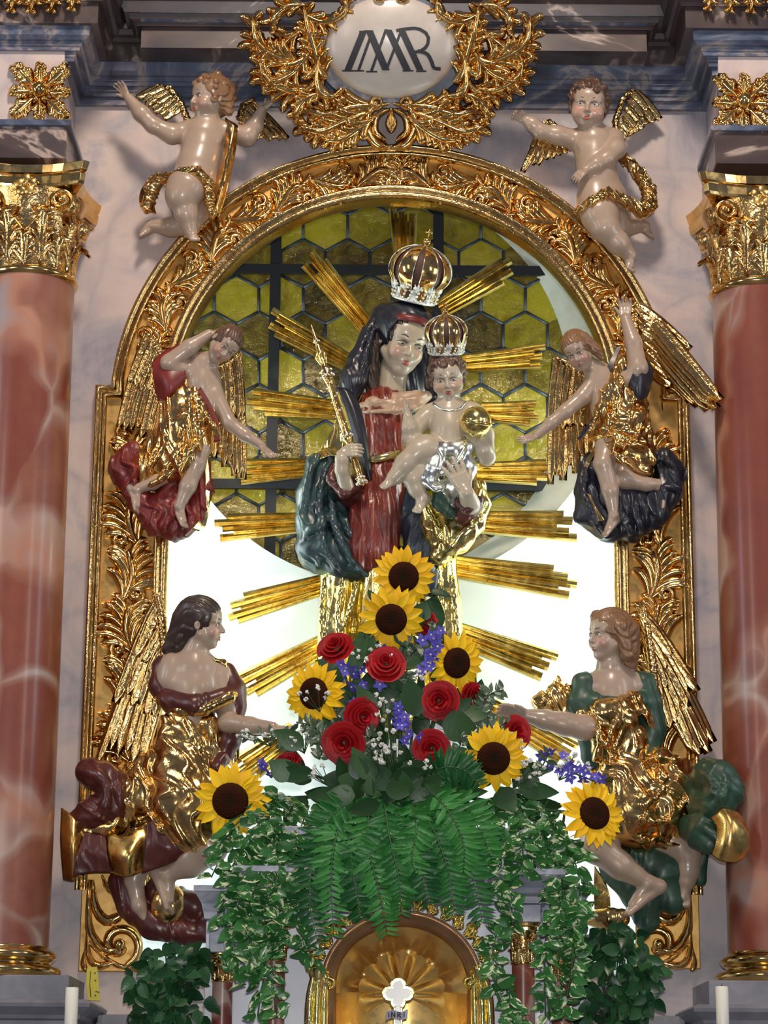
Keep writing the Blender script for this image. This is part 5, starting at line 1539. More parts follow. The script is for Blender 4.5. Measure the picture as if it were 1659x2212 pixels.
    sheet('mantle_lining', [[(680, 984, -4), (706, 966, -10), (740, 972, -2)], [(684, 996, 4), (712, 984, 8), (738, 988, 8)]], t, GOLDY, TEAL, 5, wob=2)
    pr = pc([(1036, 1046, 20), (1042, 1090, 24), (1024, 1130, 26), (990, 1170, 22), (950, 1200, 10)], [12, 20, 24, 26, 22], 10)
    pr += pc([(924, 1100, 0), (938, 1150, 4), (960, 1190, 6)], [22, 26, 20], 10)
    pr += pc([(990, 1120, 0), (970, 1150, 4)], [40, 36], 10)
    pr += ridges([[(1000, 1116, 52), (1024, 1108, 50), (1040, 1060, 38)], [(920, 1090, 24), (944, 1140, 36), (954, 1196, 26)], [(960, 1130, 42), (966, 1160, 40), (962, 1200, 26)], [(1030, 1130, 46), (1000, 1150, 48), (970, 1190, 36)]], 6, 6)
    robe('mantle_lining', pr, t, GOLDY, 2.2, 3, 56, (1, 0, .6), 31, label='gilded mantle lining looped over the arm')
    pr = pc([(730, 1250, -50), (724, 1340, -52), (722, 1460, -54), (722, 1560, -54)], [40, 38, 38, 40], 10)
    pr += pc([(960, 1210, -40), (966, 1300, -44), (972, 1400, -48), (976, 1560, -50)], [26, 30, 32, 34], 10)
    pr += pc([(846, 1250, -50), (846, 1560, -54)], [76, 90], 14)
    pr += ridges([[(698, 1252, -20), (694, 1340, -20), (700, 1450, -22)], [(740, 1250, -6), (730, 1330, -4), (740, 1450, -6)], [(770, 1262, 0), (756, 1310, 0), (740, 1360, -2)], [(946, 1210, -12), (950, 1300, -14), (956, 1440, -14)], [(980, 1250, -16), (986, 1340, -16), (994, 1450, -20)]], 7, 6)
    robe('robe', pr, t, GOLDY, 2.6, 3.0, 64, (1, 0, .05), 19, .12, label='gilded lower robe')
def child():
    t = empty('child_statue', 'painted Christ Child seated on the arm of the Madonna, one hand raised in blessing', 'statue', Q(940, 1110, 40))
    hd = Head(968, 818, 76, 100, yaw=-6, pitch=-6, roll=-6, child=True)
    pr = hd.prims()
    q = lambda p, r, k=7: pr.extend(pc(p, r, k))
    q([(970, 856, 62), (972, 886, 52)], [23, 32])
    q([(936, 894, 50), (1014, 892, 50)], [24, 26])
    q([(970, 900, 52), (972, 930, 56), (968, 962, 54)], [44, 42, 42], 12)
    q([(926, 896, 54), (898, 922, 66), (886, 948, 76)], [22, 21, 18])
    q([(886, 948, 76), (884, 924, 88), (881, 902, 94)], [18, 16, 11])
    pr.extend(hand(Q(881, 904, 94), vec(2, -30, 4), vec(8, 4, 26), 40, 20, -1, 5, 35, [5, 8, 75, 80]))
    q([(1024, 894, 54), (1046, 940, 60), (1052, 988, 70)], [23, 21, 18])
    q([(1052, 988, 70), (1044, 974, 84), (1036, 960, 90)], [17, 16, 13])
    pr.extend(hand(Q(1038, 968, 88), vec(-18, -30, 6), vec(-4, -12, -26), 52, 16, -1, 8))
    q([(944, 974, 58), (920, 972, 82), (904, 976, 90)], [34, 32, 27], 10)
    q([(904, 976, 90), (876, 1002, 92), (850, 1030, 92)], [27, 23, 14])
    pr.extend(foot(Q(850, 1030, 92), vec(-26, 14, 12), vec(-8, -24, 16), 46, 13))
    q([(940, 990, 52), (904, 1024, 74), (894, 1034, 78)], [32, 26, 23], 10)
    q([(894, 1034, 78), (900, 1056, 74), (912, 1076, 70)], [21, 18, 13])
    pr.extend(foot(Q(914, 1074, 70), vec(-18, 22, 14), vec(-16, -10, 20), 50, 13))
    skin('body', pr, t, SKINM, 1.7, [hd.blush()])
    hd.extras(t, .6, (-.1, -.2))
    hd.hair(HAIRD, t, h=1.8, curl=.075, seed=12)
    pr = pc([(932, 960, 76), (962, 972, 92), (1006, 966, 82)], [17, 18, 20], 8)
    pr += pc([(940, 980, 84), (936, 1010, 86), (924, 1034, 86), (944, 1052, 82), (976, 1044, 76)], [18, 22, 18, 12, 14], 8)
    pr += pc([(990, 980, 78), (1000, 1010, 70), (976, 1060, 62), (976, 1090, 56)], [26, 30, 26, 14], 8)
    pr += ridges([[(1004, 968, 104), (984, 1000, 108), (954, 1026, 106)], [(944, 968, 104), (956, 990, 110), (948, 1020, 106)], [(918, 1034, 96), (940, 1056, 98), (958, 1050, 96)]], 6, 5)
    robe('loin_cloth', pr, t, SILVER, 1.9, 0.8, 50, (1, 0, .5), 5, smooth=5, label='silvered cloth wrapped round the waist')
    pr = pc([(952, 1050, 66), (950, 1086, 60), (972, 1106, 54)], [14, 16, 16], 6)
    robe('cloth_lining', pr, t, GREEN, 1.9, 1.5, 20, (1, 0, 0), 2, label='dark green underside of the cloth')
    0 and sheet('shirt_edge', [[(950, 900, 96), (956, 904, 98)], [(944, 920, 94), (950, 926, 98)], [(934, 952, 92), (944, 952, 96)]], t, SILVER, SILVER, 3)
    V, F = tube(spline(QA([(936, 872, 76), (960, 886, 94), (990, 884, 92), (1006, 868, 74)]), 12), 3, 6); tag(mk('shirt_edge', V, F, SILVER, t), 'thin silvered neck edge')
madonna()
child()
crown('crown', 'large gold and silver crown on the head of the Madonna', (893, 650), (920, 533), 47, 70, 124, 0, 52)
crown('crown', 'small gold and silver crown on the head of the Child', (964, 764), (962, 684), 36, 47, 84, 78, 36)
pd = empty('pedestal', 'pale marble pedestal carrying the statue, hidden behind the flowers', 'pedestal', Q(850, 1800, -60))
z0_, z1_ = Z(1800, -60), Z(1556, -60)
A = Acc()
for f0, f1, w_ in ((0, .12, 150), (.12, .86, 122), (.86, .93, 134), (.93, 1.0, 146)):
    V, F = box(X(850, 1600, -60)-w_, X(850, 1600, -60)+w_, -20, 150, z0_+(z1_-z0_)*f0, z0_+(z1_-z0_)*f1); A.add(V, F)
A.mk('plinth', MPALE, pd, smooth=False, bev=2)
t = empty('globe', 'golden orb held in the left hand of the Child', 'orb', Q(1028, 946, 104))
V, F = sphere(Q(1028, 912, 106), 34, 32, 20); mk('ball', V, F, GOLDY, t)
V, F = lathe([(33.5, -4), (35.8, -3), (35.8, 3), (33.5, 4)], Q(1028, 914, 106), 36, nrm((.15, -.25, 1))); mk('equator_band', V, F, GOLDY, t)
t = empty('sceptre', 'gilded sceptre with pearl knops in the right hand of the Madonna', 'sceptre', Q(785, 1052, 70))
a, b = Q(784, 1050, 64), Q(671, 698, 40); L = np.linalg.norm(b-a); ax = nrm(b-a)
def spt(f): return a+(b-a)*f
pr = [(0, 0), (9, .01), (10, .04), (7, .07), (8, .12), (7.5, .2), (7, .26), (10, .28), (12, .30), (8, .32), (8.5, .36), (8, .5), (7, .6), (9, .62), (13, .66), (14, .69), (10, .72), (7, .74), (8, .78), (7, .84), (4, .87), (6, .885), (6, .90), (3, .915), (4.5, .94), (2.5, .955), (2, .98), (0, 1.0)]
V, F = lathe([(r, h*L) for r, h in pr], a, 16, ax); mk('rod', V, F, GOLDF, t)
xs = nrm(np.cross(ax, (0, 1, 0))); ys = np.cross(ax, xs)
pw = None
A = Acc()
for f, r, n, q in ((.02, 10, 7, 4.2), (.05, 8, 6, 3.5), (.30, 12, 8, 3.6), (.67, 13, 8, 4.0), (.70, 12, 7, 3.4), (.885, 6, 6, 2.6)):
    for k in range(n):
        w_ = 2*math.pi*k/n; V, F = sphere(spt(f)+r*(math.cos(w_)*xs+math.sin(w_)*ys), q, 8, 6); A.add(V, F)
for k in range(22):
    f = .34+.26*k/21; w_ = k*.9; V, F = sphere(spt(f)+8.5*(math.cos(w_)*xs+math.sin(w_)*ys), 2.6, 6, 5); A.add(V, F)
tag(A.mk('pearls', SILVER, t), 'white pearls set round the knops', kind='stuff')
A = Acc()
for k in range(5):
    w_ = 2*math.pi*k/5; dr = math.cos(w_)*xs+math.sin(w_)*ys
    V, F = tube([spt(.74)+dr*6, spt(.79)+dr*11, spt(.85)+dr*4], [2, 4, 1], 6); A.add(V, F)
A.mk('leaf_cup', GOLDY, t)
# ------------------------------------------------------------------ gilded rays
sb = empty('sunburst', 'gilded glory of ray bundles fanning out behind the Madonna', 'sunburst', Q(850, 1000, -150))
RAYS = [((876, 590), (870, 447), 50), ((800, 715), (662, 548), 46), ((950, 668), (1112, 570), 48), ((760, 788), (574, 686), 46),
        ((730, 886), (530, 866), 50), ((690, 1008), (516, 1020), 46), ((660, 1128), (460, 1142), 50), ((700, 1262), (486, 1324), 52),
        ((700, 1392), (512, 1492), 56), ((640, 1580), (512, 1672), 60), ((1000, 786), (1184, 768), 46), ((1040, 890), (1166, 894), 48),
        ((1030, 1020), (1196, 1020), 48), ((1030, 1128), (1252, 1138), 56), ((980, 1224), (1252, 1264), 58), ((990, 1370), (1200, 1446), 60), ((1060, 1530), (1250, 1640), 56)]
for i, (a, b, wd) in enumerate(RAYS):
    a, b = np.array(a, float), np.array(b, float); u = (b-a)/np.linalg.norm(b-a); nn = np.array([-u[1], u[0]])
    root = None; n = 5
    order = [2, 0, 1, 3, 4]
    for k in order:
        f = (k-2)/2
        ln = 1.0-(.02, .16, .07, .22, .10)[(k+i*2) % 5]
        w0, w1 = wd*.13, wd*.17
        p0 = a+nn*f*wd*.30; p1 = a+(b-a)*ln+nn*f*wd*.44
        V = []; dz = -128+(4 if k % 2 else 0)
        for p, w_ in ((p0, w0), (p1, w1)):
            for s_, h in ((-1, 0), (-.62, 5), (-.2, 3), (.25, 9), (.7, 4), (1, 0)): V.append(Q(p[0]+nn[0]*w_*s_, p[1]+nn[1]*w_*s_, dz+h))
            for s_ in (1, -1): V.append(Q(p[0]+nn[0]*w_*s_, p[1]+nn[1]*w_*s_, dz-6))
        F = [(j, (j+1) % 8, 8+(j+1) % 8, 8+j) for j in range(8)]+[tuple(range(7, -1, -1)), tuple(range(8, 16))]
        if root is None:
            root = mk('ray_bundle', V, F, GOLDR, sb, smooth=False)
        else: mk('ray', V, F, GOLDR, root, smooth=False)
pr = lathe([(0, 30), (60, 28), (66, 10), (60, 0)], Q(850, 1000, -168), 24, (0, -1, 0)); mk('ray_hub', *pr, GOLDM, sb)
# ------------------------------------------------------------------ kneeling angels at the lower corners
def angel_ll():
    t = empty('angel', 'painted angel in gold and maroon in profile, at the lower left', 'statue', Q(300, 2030, 90), 'angels around the frame')
    hd = Head(436, 1346, 122, 104, yaw=84, pitch=0, roll=4)
    pr = hd.prims()
    q = lambda p, r, k=8: pr.extend(pc(p, r, k))
    q([(432, 1378, 118), (420, 1410, 110), (416, 1440, 104)], [24, 25, 36])
    q([(376, 1446, 100), (420, 1450, 96), (470, 1458, 84)], [36, 46, 32], 12)
    q([(372, 1470, 100), (420, 1490, 98), (410, 1560, 96)], [38, 50, 50], 12)
    q([(474, 1470, 96), (490, 1530, 110), (492, 1562, 122)], [26, 21, 19])
    q([(490, 1560, 122), (540, 1568, 150), (590, 1572, 176)], [20, 18, 12])
    pr.extend(hand(Q(588, 1572, 176), vec(34, 6, 6), vec(4, -20, 14), 52, 14, 1, 6))
    q([(400, 1740, 100), (440, 1800, 130), (452, 1830, 136)], [52, 46, 38], 12)
    q([(452, 1828, 136), (410, 1864, 122), (364, 1888, 112)], [36, 30, 16])
    pr.extend(foot(Q(362, 1890, 112), vec(44, 92, 4), vec(56, -30, 10), 96, 19))
    q([(360, 1800, 84), (306, 1856, 88), (290, 1900, 88)], [36, 26, 20], 10)
    q([(290, 1900, 88), (300, 1956, 86), (312, 1984, 84)], [19, 15, 9])
    skin('body', pr, t, SKIN, 2.0, [hd.blush()])
    hd.extras(t, .7, (.3, 0))
    hd.hair(HAIRX, t, h=1.9, curl=0, seed=5, wl=.10, extra=[((0, .05, -.36), (.02, -.30, -.46), .25, .22), ((.02, -.30, -.46), (.0, -.56, -.62), .21, .15), ((-.14, .02, -.25), (-.12, -.48, -.42), .18, .13), ((.14, .02, -.25), (.1, -.48, -.40), .18, .13)])
    # dress: maroon neckline over gold
    pr = pc([(352, 1440, 98), (350, 1480, 100), (376, 1520, 112)], [24, 26, 26], 10)
    pr += pc([(366, 1512, 128), (420, 1524, 146), (480, 1506, 130), (502, 1496, 112)], [22, 22, 18, 16], 9)
    pr += pc([(490, 1450, 84), (504, 1490, 92), (506, 1530, 100), (494, 1600, 104), (480, 1640, 104)], [20, 26, 24, 24, 20], 9)
    robe('dress', pr, t, MAROON, 2.2, 2.5, 44, (1, 0, .6), 3, label='maroon dress slipping off the shoulders')
    pr = pc([(346, 1470, 92), (352, 1510, 112), (390, 1536, 138), (440, 1534, 154), (496, 1506, 140)], [12, 15, 13, 12, 13], 6)
    pr += pc([(496, 1506, 140), (506, 1500, 132)], [12, 9], 4)
    pr += pc([(480, 1432, 100), (462, 1428, 112)], [9, 7], 4)+pc([(482, 1436, 100), (486, 1446, 98)], [10, 8], 4)
    robe('dress_hem', pr, t, GOLDS, 2.0, 1.5, 24, (1, 0, .3), 9, label='gilded rolled edge of the dress')
    pr = pc([(404, 1574, 104), (396, 1590, 104), (388, 1610, 102)], [44, 46, 46], 12)
    pr += pc([(446, 1566, 118), (452, 1584, 116)], [26, 28], 10)
    pr += pc([(372, 1556, 116), (374, 1570, 114)], [24, 26], 10)
    pr += pc([(390, 1620, 104), (396, 1680, 112), (404, 1740, 128), (424, 1784, 136)], [56, 68, 78, 62], 16)
    pr += pc([(340, 1660, 96), (300, 1720, 94), (250, 1780, 92), (190, 1800, 90)], [44, 46, 34, 26], 14)
    pr += pc([(440, 1600, 104), (470, 1660, 104), (466, 1720, 112)], [34, 34, 36], 12)
    pr += ridges([[(352, 1600, 136), (400, 1598, 148), (440, 1604, 142)], [(404, 1560, 150), (424, 1596, 152), (446, 1650, 146), (452, 1700, 150)], [(410, 1620, 156), (370, 1660, 160), (330, 1690, 140)], [(420, 1630, 158), (412, 1690, 176), (380, 1730, 176), (300, 1770, 140)], [(330, 1650, 136), (360, 1690, 160), (420, 1710, 182)], [(440, 1640, 150), (440, 1700, 172), (400, 1760, 186), (330, 1800, 160)], [(300, 1650, 120), (290, 1700, 136), (270, 1750, 130)], [(350, 1610, 138), (340, 1604, 132)]], 8, 7)
    robe('robe', pr, t, GOLD, 2.2, 6, 46, (1, 0, .4), 17, label='crumpled gilded robe')
    pr = pc([(480, 1640, 130), (470, 1660, 136)], [16, 18], 6); robe('sleeve_end', pr, t, MAROON, 2.0, 2, 16, (1, 0, 0), 2)
    # billowing mantle: maroon outside, gold inside
    pr = pc([(190, 1666, 100), (216, 1676, 108), (250, 1700, 112), (246, 1740, 108), (200, 1760, 100), (170, 1770, 94)], [28, 32, 32, 36, 34, 24], 12)
    pr += ridges([[(168, 1662, 120), (210, 1674, 142), (240, 1700, 146)], [(218, 1672, 140), (232, 1720, 148), (214, 1760, 136), (160, 1770, 112)], [(250, 1690, 144), (262, 1740, 142)]], 9, 7)
    robe('mantle', pr, t, MAROON, 2.2, 3, 50, (1, 0, .7), 21, label='maroon mantle billowing behind the back')
    rows = []
    top = [(132, 1744, 96), (160, 1764, 118), (190, 1786, 104), (216, 1800, 96), (240, 1800, 120), (276, 1806, 138), (310, 1780, 128), (350, 1772, 132), (410, 1780, 140), (466, 1790, 138)]
    mid = [(130, 1820, 116), (158, 1824, 138), (180, 1830, 112), (206, 1830, 92), (236, 1846, 130), (276, 1850, 160), (312, 1824, 140), (356, 1832, 138), (412, 1824, 146), (470, 1812, 142)]
    bot = [(136, 1900, 96), (160, 1902, 110), (178, 1880, 92), (212, 1876, 80), (244, 1888, 112), (276, 1894, 138), (306, 1884, 122), (350, 1866, 120), (404, 1838, 128), (462, 1816, 130)]
    sheet('mantle_flap', [top, mid, bot], t, GOLDB, MAROON, 8, 16, 70, 0, label='turned mantle hem with gilded lining', rim=GOLDS)
    for pts, lb in (([[(184, 1796, 118), (212, 1802, 124), (228, 1806, 120)], [(166, 1846, 128), (200, 1836, 130), (232, 1850, 132)], [(156, 1896, 114), (190, 1886, 116), (238, 1884, 120)]], 'maroon fold of the hem'),
                    ([[(318, 1772, 146), (380, 1776, 156), (466, 1788, 152)], [(312, 1826, 152), (380, 1826, 160), (468, 1806, 156)], [(306, 1888, 134), (366, 1866, 140), (464, 1822, 142)]], 'maroon fold of the hem')):
        sheet('hem_fold', pts, t, MAROON, MAROON, 6, label=lb, wob=2)
    pr = pc([(260, 1904, 62), (290, 1960, 62), (330, 2000, 66), (400, 2014, 74), (446, 2016, 84)], [26, 30, 26, 26, 20], 10)
    pr += pc([(340, 1930, 60), (420, 1960, 70)], [30, 30], 10)+pc([(446, 1990, 90), (452, 2020, 90)], [18, 16], 8)
    robe('mantle', pr, t, MAROON, 2.3, 3, 40, (1, 0, .3), 7, label='maroon mantle trailing below the feet')
    V, F = sphere(Q(364, 1954, 84), 38, 20, 12, (1, .6, 1.1)); tag(mk('lining_roll', V, F, GOLD, t), 'gilded lining showing between the feet')
    wing(t, [(356, 1500, 64), (356, 1420, 64), (350, 1340, 58), (340, 1292, 52)], [
        ([(338, 1292, 44), (356, 1440, 56)], [(206, 1660, 34), (304, 1650, 44)], 6, 30), ([(342, 1300, 52), (358, 1450, 62)], [(248, 1520, 44), (330, 1560, 54)], 6, 30), ([(344, 1310, 58), (360, 1450, 68)], [(292, 1420, 54), (336, 1480, 62)], 4, 26)], label='tall gilded wing along the frame', armr=12)
    wing(t, [(492, 1560, 70), (500, 1580, 66)], [([(480, 1580, 66), (506, 1570, 62)], [(484, 1664, 56), (512, 1650, 52)], 4, 16)], label='tip of the other wing')
angel_ll()
def angel_lr():
    t = empty('angel', 'painted angel in gold and green looking up from the lower right, arm stretched out', 'statue', Q(1420, 2020, 90), 'angels around the frame')
    hd = Head(1316, 1372, 126, 105, yaw=-60, pitch=14, roll=-12)
    pr = hd.prims()
    q = lambda p, r, k=8: pr.extend(pc(p, r, k))
    q([(1320, 1400, 120), (1318, 1440, 112), (1322, 1464, 106)], [26, 27, 36])
    q([(1268, 1482, 96), (1320, 1486, 96), (1378, 1484, 92)], [28, 42, 32], 12)
    q([(1322, 1500, 98), (1326, 1560, 96)], [50, 50], 12)
    q([(1300, 1560, 130), (1262, 1572, 146), (1220, 1564, 156)], [28, 26, 24])
    q([(1220, 1564, 156), (1176, 1554, 166), (1140, 1546, 172)], [24, 20, 14])
    pr.extend(hand(Q(1142, 1546, 172), vec(-46, -12, 4), vec(2, 20, 12), 70, 12, 1, 4))
    q([(1330, 1760, 104), (1300, 1800, 128), (1286, 1830, 136)], [50, 42, 34], 12)
    q([(1286, 1826, 136), (1340, 1870, 130), (1396, 1906, 122)], [33, 28, 17])
    pr.extend(foot(Q(1400, 1908, 122), vec(-84, 56, 8), vec(-40, -60, 14), 100, 19))
    q([(1420, 1800, 84), (1470, 1830, 92), (1486, 1850, 94)], [40, 32, 26], 10)
    q([(1486, 1850, 94), (1486, 1880, 92), (1482, 1900, 90)], [26, 24, 20])
    pr.extend(foot(Q(1482, 1902, 90), vec(-8, 40, 14), vec(4, -10, 30), 62, 20))
    skin('body', pr, t, SKIN, 2.0, [hd.blush()])
    hd.extras(t, .75, (-.2, .2))
    hd.hair(HAIRB, t, h=1.9, curl=0, seed=15, wl=.09, extra=[((.05, .1, -.38), (.0, -.30, -.42), .26, .25), ((.0, -.30, -.42), (-.05, -.66, -.46), .24, .19), ((-.05, -.66, -.46), (-.1, -.92, -.56), .18, .10), ((-.33, .14, -.04), (-.36, -.30, -.14), .15, .15), ((-.36, -.30, -.14), (-.30, -.80, -.34), .15, .12), ((-.24, .38, .12), (-.36, .05, .04), .13, .13), ((.33, .14, -.04), (.36, -.40, -.18), .15, .13)])
    pr = pc([(1262, 1480, 104), (1256, 1520, 108), (1276, 1560, 112)], [28, 30, 28], 10)
    pr += pc([(1284, 1520, 124), (1330, 1530, 136), (1380, 1516, 118)], [24, 24, 22], 10)
    pr += pc([(1370, 1462, 92), (1390, 1476, 98), (1402, 1520, 98), (1408, 1580, 96), (1400, 1620, 98)], [16, 24, 28, 28, 24], 10)
    pr += pc([(1270, 1580, 120), (1284, 1630, 114), (1300, 1670, 110)], [28, 26, 20], 10)
    robe('dress', pr, t, GREEN, 2.2, 2.5, 44, (1, 0, .5), 3, label='dark green dress with wide neckline')
    pr = pc([(1300, 1546, 142), (1340, 1546, 150), (1368, 1512, 136)], [34, 38, 20], 10)
    pr += pc([(1330, 1570, 124), (1352, 1600, 120), (1350, 1640, 118)], [46, 44, 44], 12)
    pr += pc([(1290, 1580, 136), (1310, 1620, 132), (1330, 1660, 128)], [26, 30, 30], 10)
    pr += pc([(1372, 1502, 140), (1394, 1540, 132), (1412, 1570, 122)], [10, 11, 8], 5)
    pr += pc([(1252, 1540, 150), (1264, 1546, 150)], [10, 9], 5)
    pr += ridges([[(1366, 1506, 154), (1330, 1530, 176), (1280, 1546, 160)], [(1360, 1524, 166), (1330, 1560, 182), (1310, 1610, 170)], [(1290, 1560, 166), (1296, 1600, 168), (1286, 1640, 150)], [(1352, 1560, 176), (1330, 1610, 166), (1316, 1660, 158)]], 7, 6)
    robe('bodice', pr, t, GOLD, 2.1, 4, 30, (1, 0, .6), 27, label='gilded bodice gathered at the shoulder')
    pr = pc([(1240, 1500, 90), (1210, 1504, 92), (1176, 1520, 96), (1160, 1520, 96)], [22, 28, 24, 14], 8)
    pr += pc([(1208, 1474, 92), (1206, 1466, 94)], [9, 7], 4)+pc([(1200, 1520, 92), (1230, 1545, 90)], [22, 20], 8)
    robe('far_sleeve', pr, t, GOLD, 2.1, 5, 26, (1, 0, .3), 12, label='gilded frilled sleeve of the far arm')
    pr = pc([(1340, 1640, 106), (1346, 1700, 114), (1342, 1750, 126)], [52, 68, 74], 14)
    pr += pc([(1310, 1700, 120), (1296, 1760, 132), (1300, 1790, 130)], [40, 50, 40], 12)
    pr += pc([(1420, 1650, 96), (1440, 1700, 100), (1420, 1760, 108)], [38, 46, 54], 14)
    pr += pc([(1470, 1660, 92), (1480, 1720, 92), (1460, 1790, 96)], [24, 30, 34], 12)
    pr += pc([(1310, 1780, 118), (1380, 1800, 118), (1450, 1816, 106)], [36, 36, 18], 12)
    pr += ridges([[(1334, 1632, 152), (1380, 1674, 160), (1430, 1698, 150)], [(1330, 1660, 156), (1370, 1700, 176), (1390, 1740, 180)], [(1340, 1710, 176), (1370, 1740, 188), (1420, 1720, 166), (1436, 1670, 144)], [(1330, 1740, 178), (1380, 1770, 184), (1450, 1770, 156), (1486, 1720, 130)], [(1400, 1640, 132), (1430, 1636, 136), (1470, 1650, 120)], [(1320, 1790, 156), (1390, 1812, 158), (1466, 1826, 128)], [(1426, 1660, 144), (1416, 1700, 156), (1390, 1730, 172)]], 8, 7)
    robe('robe', pr, t, GOLD, 2.2, 6, 46, (1, 0, .5), 37, label='crumpled gilded robe')
    pr = pc([(1500, 1700, 120), (1530, 1672, 170), (1556, 1680, 196), (1570, 1712, 204), (1550, 1740, 196), (1516, 1740, 150)], [26, 30, 34, 34, 34, 30], 14)
    pr += ridges([[(1520, 1660, 200), (1546, 1700, 234), (1520, 1752, 196)], [(1570, 1680, 232), (1560, 1720, 238), (1530, 1756, 214)]], 9, 7)
    pr += pc([(1490, 1790, 130), (1520, 1800, 180), (1534, 1820, 200)], [28, 34, 26], 12)
    pr += ridges([[(1480, 1796, 158), (1520, 1790, 212), (1546, 1812, 226)]], 9, 7)
    robe('mantle', pr, t, GREEN, 2.2, 3, 54, (1, 0, .6), 9, label='green mantle billowing by the column')
    sheet('mantle_lining', [[(1532, 1762, 212), (1560, 1744, 234), (1590, 1752, 232), (1610, 1774, 228)], [(1546, 1786, 228), (1576, 1776, 258), (1604, 1790, 250), (1620, 1806, 236)], [(1544, 1820, 228), (1570, 1824, 256), (1600, 1836, 248), (1618, 1834, 234)], [(1536, 1846, 212), (1556, 1860, 230), (1586, 1864, 232), (1606, 1854, 230)]], t, GOLDB, GREEN, 8, 24, 30, 0, label='gilded lining of the turned mantle', rim=GOLDS)
    pr = pc([(1300, 1820, 84), (1340, 1880, 82), (1390, 1940, 78), (1400, 1990, 80)], [30, 36, 40, 26], 12)
    pr += pc([(1380, 1840, 76), (1430, 1880, 74), (1450, 1940, 72)], [36, 42, 34], 12)+pc([(1510, 1850, 74), (1512, 1900, 70)], [20, 16], 10)
    robe('mantle', pr, t, GREEN, 2.3, 3.5, 60, (1, 0, -.6), 7, label='green mantle trailing behind the legs')
    pr = pc([(1290, 1984, 110), (1316, 1986, 114), (1340, 1984, 112)], [18, 24, 20], 8)+pc([(1268, 1992, 104), (1290, 1990, 108)], [6, 14], 6)
    robe('mantle_lining', pr, t, GOLDS, 2.2, 1.5, 30, (1, 0, 0), 3, label='round gilded lining under the foot')
    sheet('mantle_lining', [[(1284, 1870, 74), (1300, 1900, 80)], [(1282, 1920, 70), (1316, 1930, 76)], [(1284, 1970, 74), (1320, 1968, 80)]], t, GOLD, GOLD, 5)
    wing(t, [(1416, 1540, 66), (1410, 1440, 66), (1398, 1360, 58), (1390, 1318, 50)], [
        ([(1390, 1322, 44), (1416, 1450, 56)], [(1556, 1632, 32), (1500, 1630, 42)], 6, 32), ([(1392, 1330, 52), (1414, 1470, 62)], [(1510, 1500, 44), (1450, 1580, 54)], 6, 32), ([(1392, 1340, 60), (1412, 1480, 68)], [(1450, 1420, 54), (1424, 1560, 64)], 5, 30)], label='tall gilded wing along the frame', armr=12)
angel_lr()
# ------------------------------------------------------------------ tabernacle below the statue
tb = empty('tabernacle', 'pale marbled tabernacle with a gilded shell niche under the flowers', 'tabernacle', Q(865, 2400, 250))
zB = Z(2420, 250)
def bx(name, x0, x1, y0, y1, d0, d1, m, parent=None, bev=2, dref=None):
    dr = dref if dref is not None else d1
    V, F = box(X(x0, (y0+y1)/2, dr), X(x1, (y0+y1)/2, dr), -d1, -d0, Z(y1, dr), Z(y0, dr))
    return mk(name, V, F, m, parent, smooth=False, bev=bev)
# body with an arched hole for the niche
DF = 300
C0 = Q(868, 2128, DF)
kx = (Q(1068, 2128, DF)[0]-C0[0])/200
def tarch(a, b, n=40): 
    t = np.linspace(math.pi, 0, n); return np.stack([C0[0]+a*kx*np.cos(t), C0[2]+b*kx*np.sin(t)], 1)
def full(a, b): 
    q = tarch(a, b); return np.vstack([[[q[0, 0], zB]], q, [[q[-1, 0], zB]]])
hole_ = full(166, 150); n = len(hole_)
x0, x1 = X(560, 2100, DF-60), X(1166, 2100, DF-60); z1 = Z(1800, DF-60)
out = []
cz = np.array([C0[0], C0[2]-100])
for q in hole_:
    v = q-cz; t = 1e9
    for lim, i, s_ in ((x0, 0, -1), (x1, 0, 1), (z1, 1, 1)):
        if v[i]*s_ > 1e-6: t = min(t, (lim-cz[i])/v[i])
    out.append(cz+v*t)
for cx in (x0, x1): out[int(np.argmin([np.hypot(o_[0]-cx, o_[1]-z1) for o_ in out]))] = np.array([cx, z1])
out[0] = np.array([x0, zB]); out[-1] = np.array([x1, zB])
V = [(q[0], -DF+60, q[1]) for q in hole_]+[(q[0], -DF+60, q[1]) for q in out]+[(q[0], -60, q[1]) for q in out]
F = [(i, i+1, n+i+1, n+i) for i in range(n-1)]+[(n+i, n+i+1, 2*n+i+1, 2*n+i) for i in range(n-1)]
mk('body', V, F, MPALE, tb, smooth=False)
for s_, xa_, xb_ in ((-1, 440, 562), (1, 1164, 1262)): bx('side_wall', xa_, xb_, 1985, 2420, 20, 150, MPALE, tb)
bx('top_slab', 560, 1166, 1786, 1806, 40, 330, MGREY, tb)
# arch moulding, niche lining, shell
q = full(176, 160)
V, F = sweep(q, [(0, DF-90), (0, DF+4), (-4, DF+10), (-10, DF+8), (-13, DF+2), (-20, DF), (-26, DF-6), (-30, DF-16), (-30, DF-60)]); tag(mk('arch_moulding', V, F, BROWNG, tb), 'brown-gold arched moulding')
qi = full(148, 132)
V = []; F = []; m = 14
for k in range(m+1):
    b_ = k/m*math.pi/2
